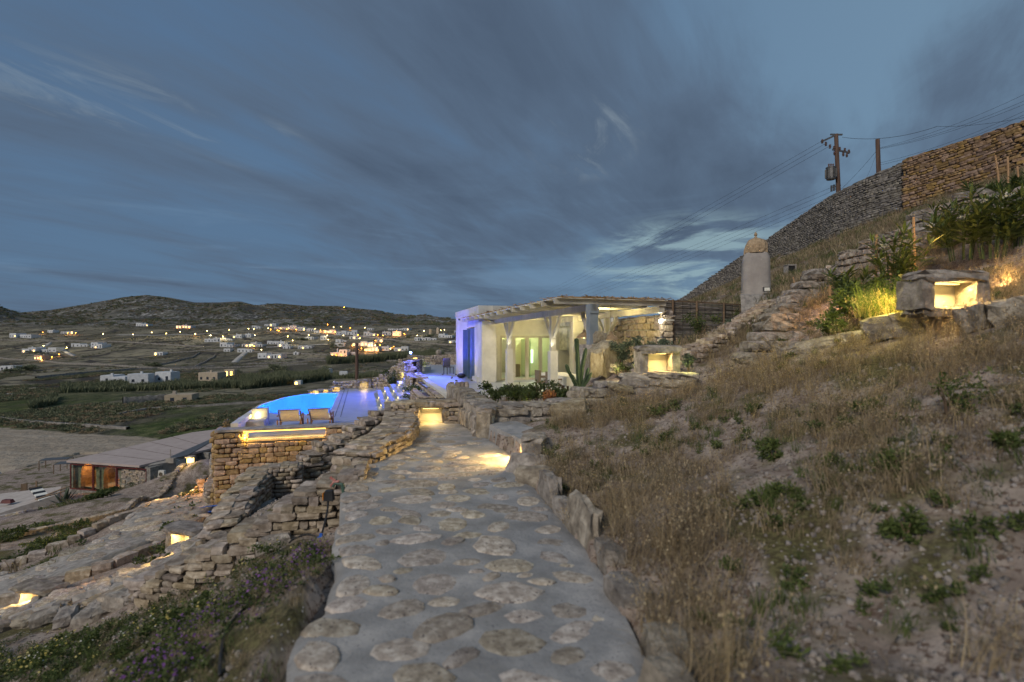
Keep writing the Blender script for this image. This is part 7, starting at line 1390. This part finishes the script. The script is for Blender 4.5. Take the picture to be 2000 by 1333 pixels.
scatter('scrub_patches', pts_region(5000, -28, -7.5, 9.5, 45, lambda x, y, z: (x < -.62 * y) & (x > -1.15 * y), 38, lambda x, y: np.clip(.1 + 2.0 * vnoise(x * .35, y * .35, 55, 3), .0, .9)), far_dry + [herb('scrub_herb', 120, .25, .07, M['green1'], 26, h=.1), herb('scrub_herb', 120, .3, .07, M['green3'], 27, h=.08)], .6, 1.3, 39)
# scrub dotting the valley floor and the hill foot
def far_pts(n, px0, px1, d0, d1, seed, thr):
    rs = np.random.RandomState(seed); d = np.sqrt(rs.uniform(d0 ** 2, d1 ** 2, n)); x = (rs.uniform(px0, px1, n) - 1000) / 1000 * d; k = (vnoise(x / 14, d / 34, seed, 3) > thr) & (3.2 < (d + .30 * x - 64.5 + 3.0)); return np.stack([x, d, zfar(x, d)], 1)[k]
fs_ = [herb('valley_scrub', 150, 1.0, .38, M['far_g'], 70, h=.32), herb('valley_scrub', 140, .8, .34, M['dry2'], 71, h=.25), herb('valley_scrub', 150, 1.2, .36, M['far_g'], 72, h=.3), herb('valley_scrub', 120, .9, .36, M['dry'], 73, h=.2)]
scatter('valley_scrub', np.concatenate([far_pts(26000, -150, 950, 84, 240, 70, .02), far_pts(14000, -150, 950, 240, 640, 71, .05)]), fs_, .3, .95, 72)
scatter('hill_scrub', far_pts(14000, -150, 950, 640, 1250, 73, -.05), fs_, 1.2, 3.4, 74)
# loose pebbles: too many to count
peb = [bpy.data.objects.new('pebble', stone_mesh('pebble', mat('pebble_stone', [(.18, .15, .13), (.38, .35, .32)], 9, .9, .5, 40, rnd=.4), 300 + i, .4, 1, .12, False)) for i in range(5)]
pp = np.concatenate([pts_region(4500, .1, 9, .5, 11, right_ok, 60), pts_region(3000, .5, 4, .5, 4, right_ok, 63), pts_region(3500, -8, -1, 1.2, 7, left_ok, 61), pts_region(1200, -6, -2.6, 6.5, 9.2, lambda x, y, z: (y > 6.3) & (x > -4.2), 62)])
scatter('pebbles', pp + [0, 0, .012], peb, .010, .038, 64, tiltmax=3)

# hose, valve box, pipe
hz = thing('hose_tap', 'garden tap with black valve box and green pipe on the wall end beside the path', 'tap', (0, 0, 0))
def q_(px, py, d=5.55): return tuple(P(px, py, d))
mb = MB(); mb.tube([q_(672, 1012), q_(671, 960), q_(669, 946)], .022, 8); mb.tube([q_(669, 946), q_(655, 944), q_(650, 950)], .016, 8); mb.build('pipe', mat('green_pipe', [(.05, .10, .08), (.08, .14, .11)], 6, .5, .1), hz)
mb = MB(); c = P(643, 967, 5.5); mb.box(c.x - .05, c.x + .05, c.y - .04, c.y + .04, c.z - .055, c.z + .05, None, .012, .01); mb.build('valve_box', M['black'], hz); mb = MB(); mb.box(c.x - .062, c.x - .052, c.y - .035, c.y + .035, c.z - .045, c.z + .03); mb.build('orange_cap', mat('orange_plastic', [(.5, .18, .03), (.55, .22, .04)], 5, .5, .05), hz)
mb = MB(); mb.tube([q_(646, 950), q_(651, 942), q_(662, 940)], .013, 7); mb.bar(q_(645, 932), q_(655, 940), .02, .02); mb.build('tap_body', mat('red_tap', [(.35, .06, .05), (.45, .2, .18)], 8, .5, .1), hz)
def smooth(pts, n=8):
    o_ = []; pts = [Vector(p) for p in pts]
    for i in range(len(pts) - 1):
        a, b, c, d = pts[max(i - 1, 0)], pts[i], pts[i + 1], pts[min(i + 2, len(pts) - 1)]
        for k in range(n): t = k / n; o_.append(.5 * ((2 * b) + (c - a) * t + (2 * a - 5 * b + 4 * c - d) * t * t + (3 * b - a - 3 * c + d) * t ** 3))
    o_.append(pts[-1]); return o_
def on_ground(px, py, d, dz=.02): p = P(px, py, d); p.z = max(gz(p.x, p.y) + dz, p.z - .4 if False else gz(p.x, p.y) + dz); return p
mb = MB(); mb.tube(smooth([q_(641, 978, 5.5), q_(639, 1000, 5.4), q_(632, 1030, 5.2), q_(627, 1048, 5.1)]), .011, 7); mb.tube(smooth([q_(627, 1052, 5.1), q_(629, 1075, 4.75), q_(618, 1100, 4.4), on_ground(590, 1130, 4.2), on_ground(520, 1200, 3.6), on_ground(450, 1260, 3.2), on_ground(432, 1333, 2.85), on_ground(430, 1400, 2.6)]), .011, 7)
mb.tube(smooth([q_(624, 1050, 5.1), q_(600, 1044, 5.15), q_(575, 1052, 5.2), on_ground(565, 1060, 5.2)]), .010, 7); tag(mb.build('hose', M['black'], None, True), 'thin black irrigation hose running down the slope left of the path', 'hose')
mb = MB(); c = P(627, 1050, 5.08); mb.box(c.x - .02, c.x + .02, c.y - .02, c.y + .02, c.z - .045, c.z + .04, None, .006, .006); mb.box(c.x - .035, c.x + .035, c.y - .008, c.y + .008, c.z - .01, c.z + .008); o = mb.build('hose_connector', M['bluep']); tag(o, 'bright blue connector joining the black hoses beside the path', 'hose connector')
mb = MB()
for k in range(3):
    p = G(413, 978, 14.6, .05 + .03 * k); mb.tube([(p.x + .45 * math.cos(a) * (1 - .1 * k) + .25 * math.sin(a), p.y + .38 * math.sin(a) - .1 * k, p.z + .02) for a in np.linspace(0, 6.28, 28)], .022, 6)
tag(mb.build('coiled_hose', M['bluep'], None, True), 'coil of bright blue hose at the foot of the big retaining wall', 'hose')
# dry weed sprigs lit orange near the stone lamps
for i, (px, py, d, lab) in enumerate([(178, 1100, 8.9, 'small dry sprig lit orange left of the round stone lamp'), (205, 1098, 9.0, 'small dry sprig lit orange beside the first sprig')]):
    p = P(px, py, d); o = tuft('dry_sprig', 14, .16, .05, .005, M['straw'], .5, 90 + i, .8); C.objects.link(o); o.location = (p.x, p.y, gz(p.x, p.y)); tag(o, lab, 'weed')
lamp_light('sprig_fill', G(190, 1110, 8.7, .25), 3, (1, .45, .12), .03, hz)  # added orange light for the glow around the sprigs, no lamp here
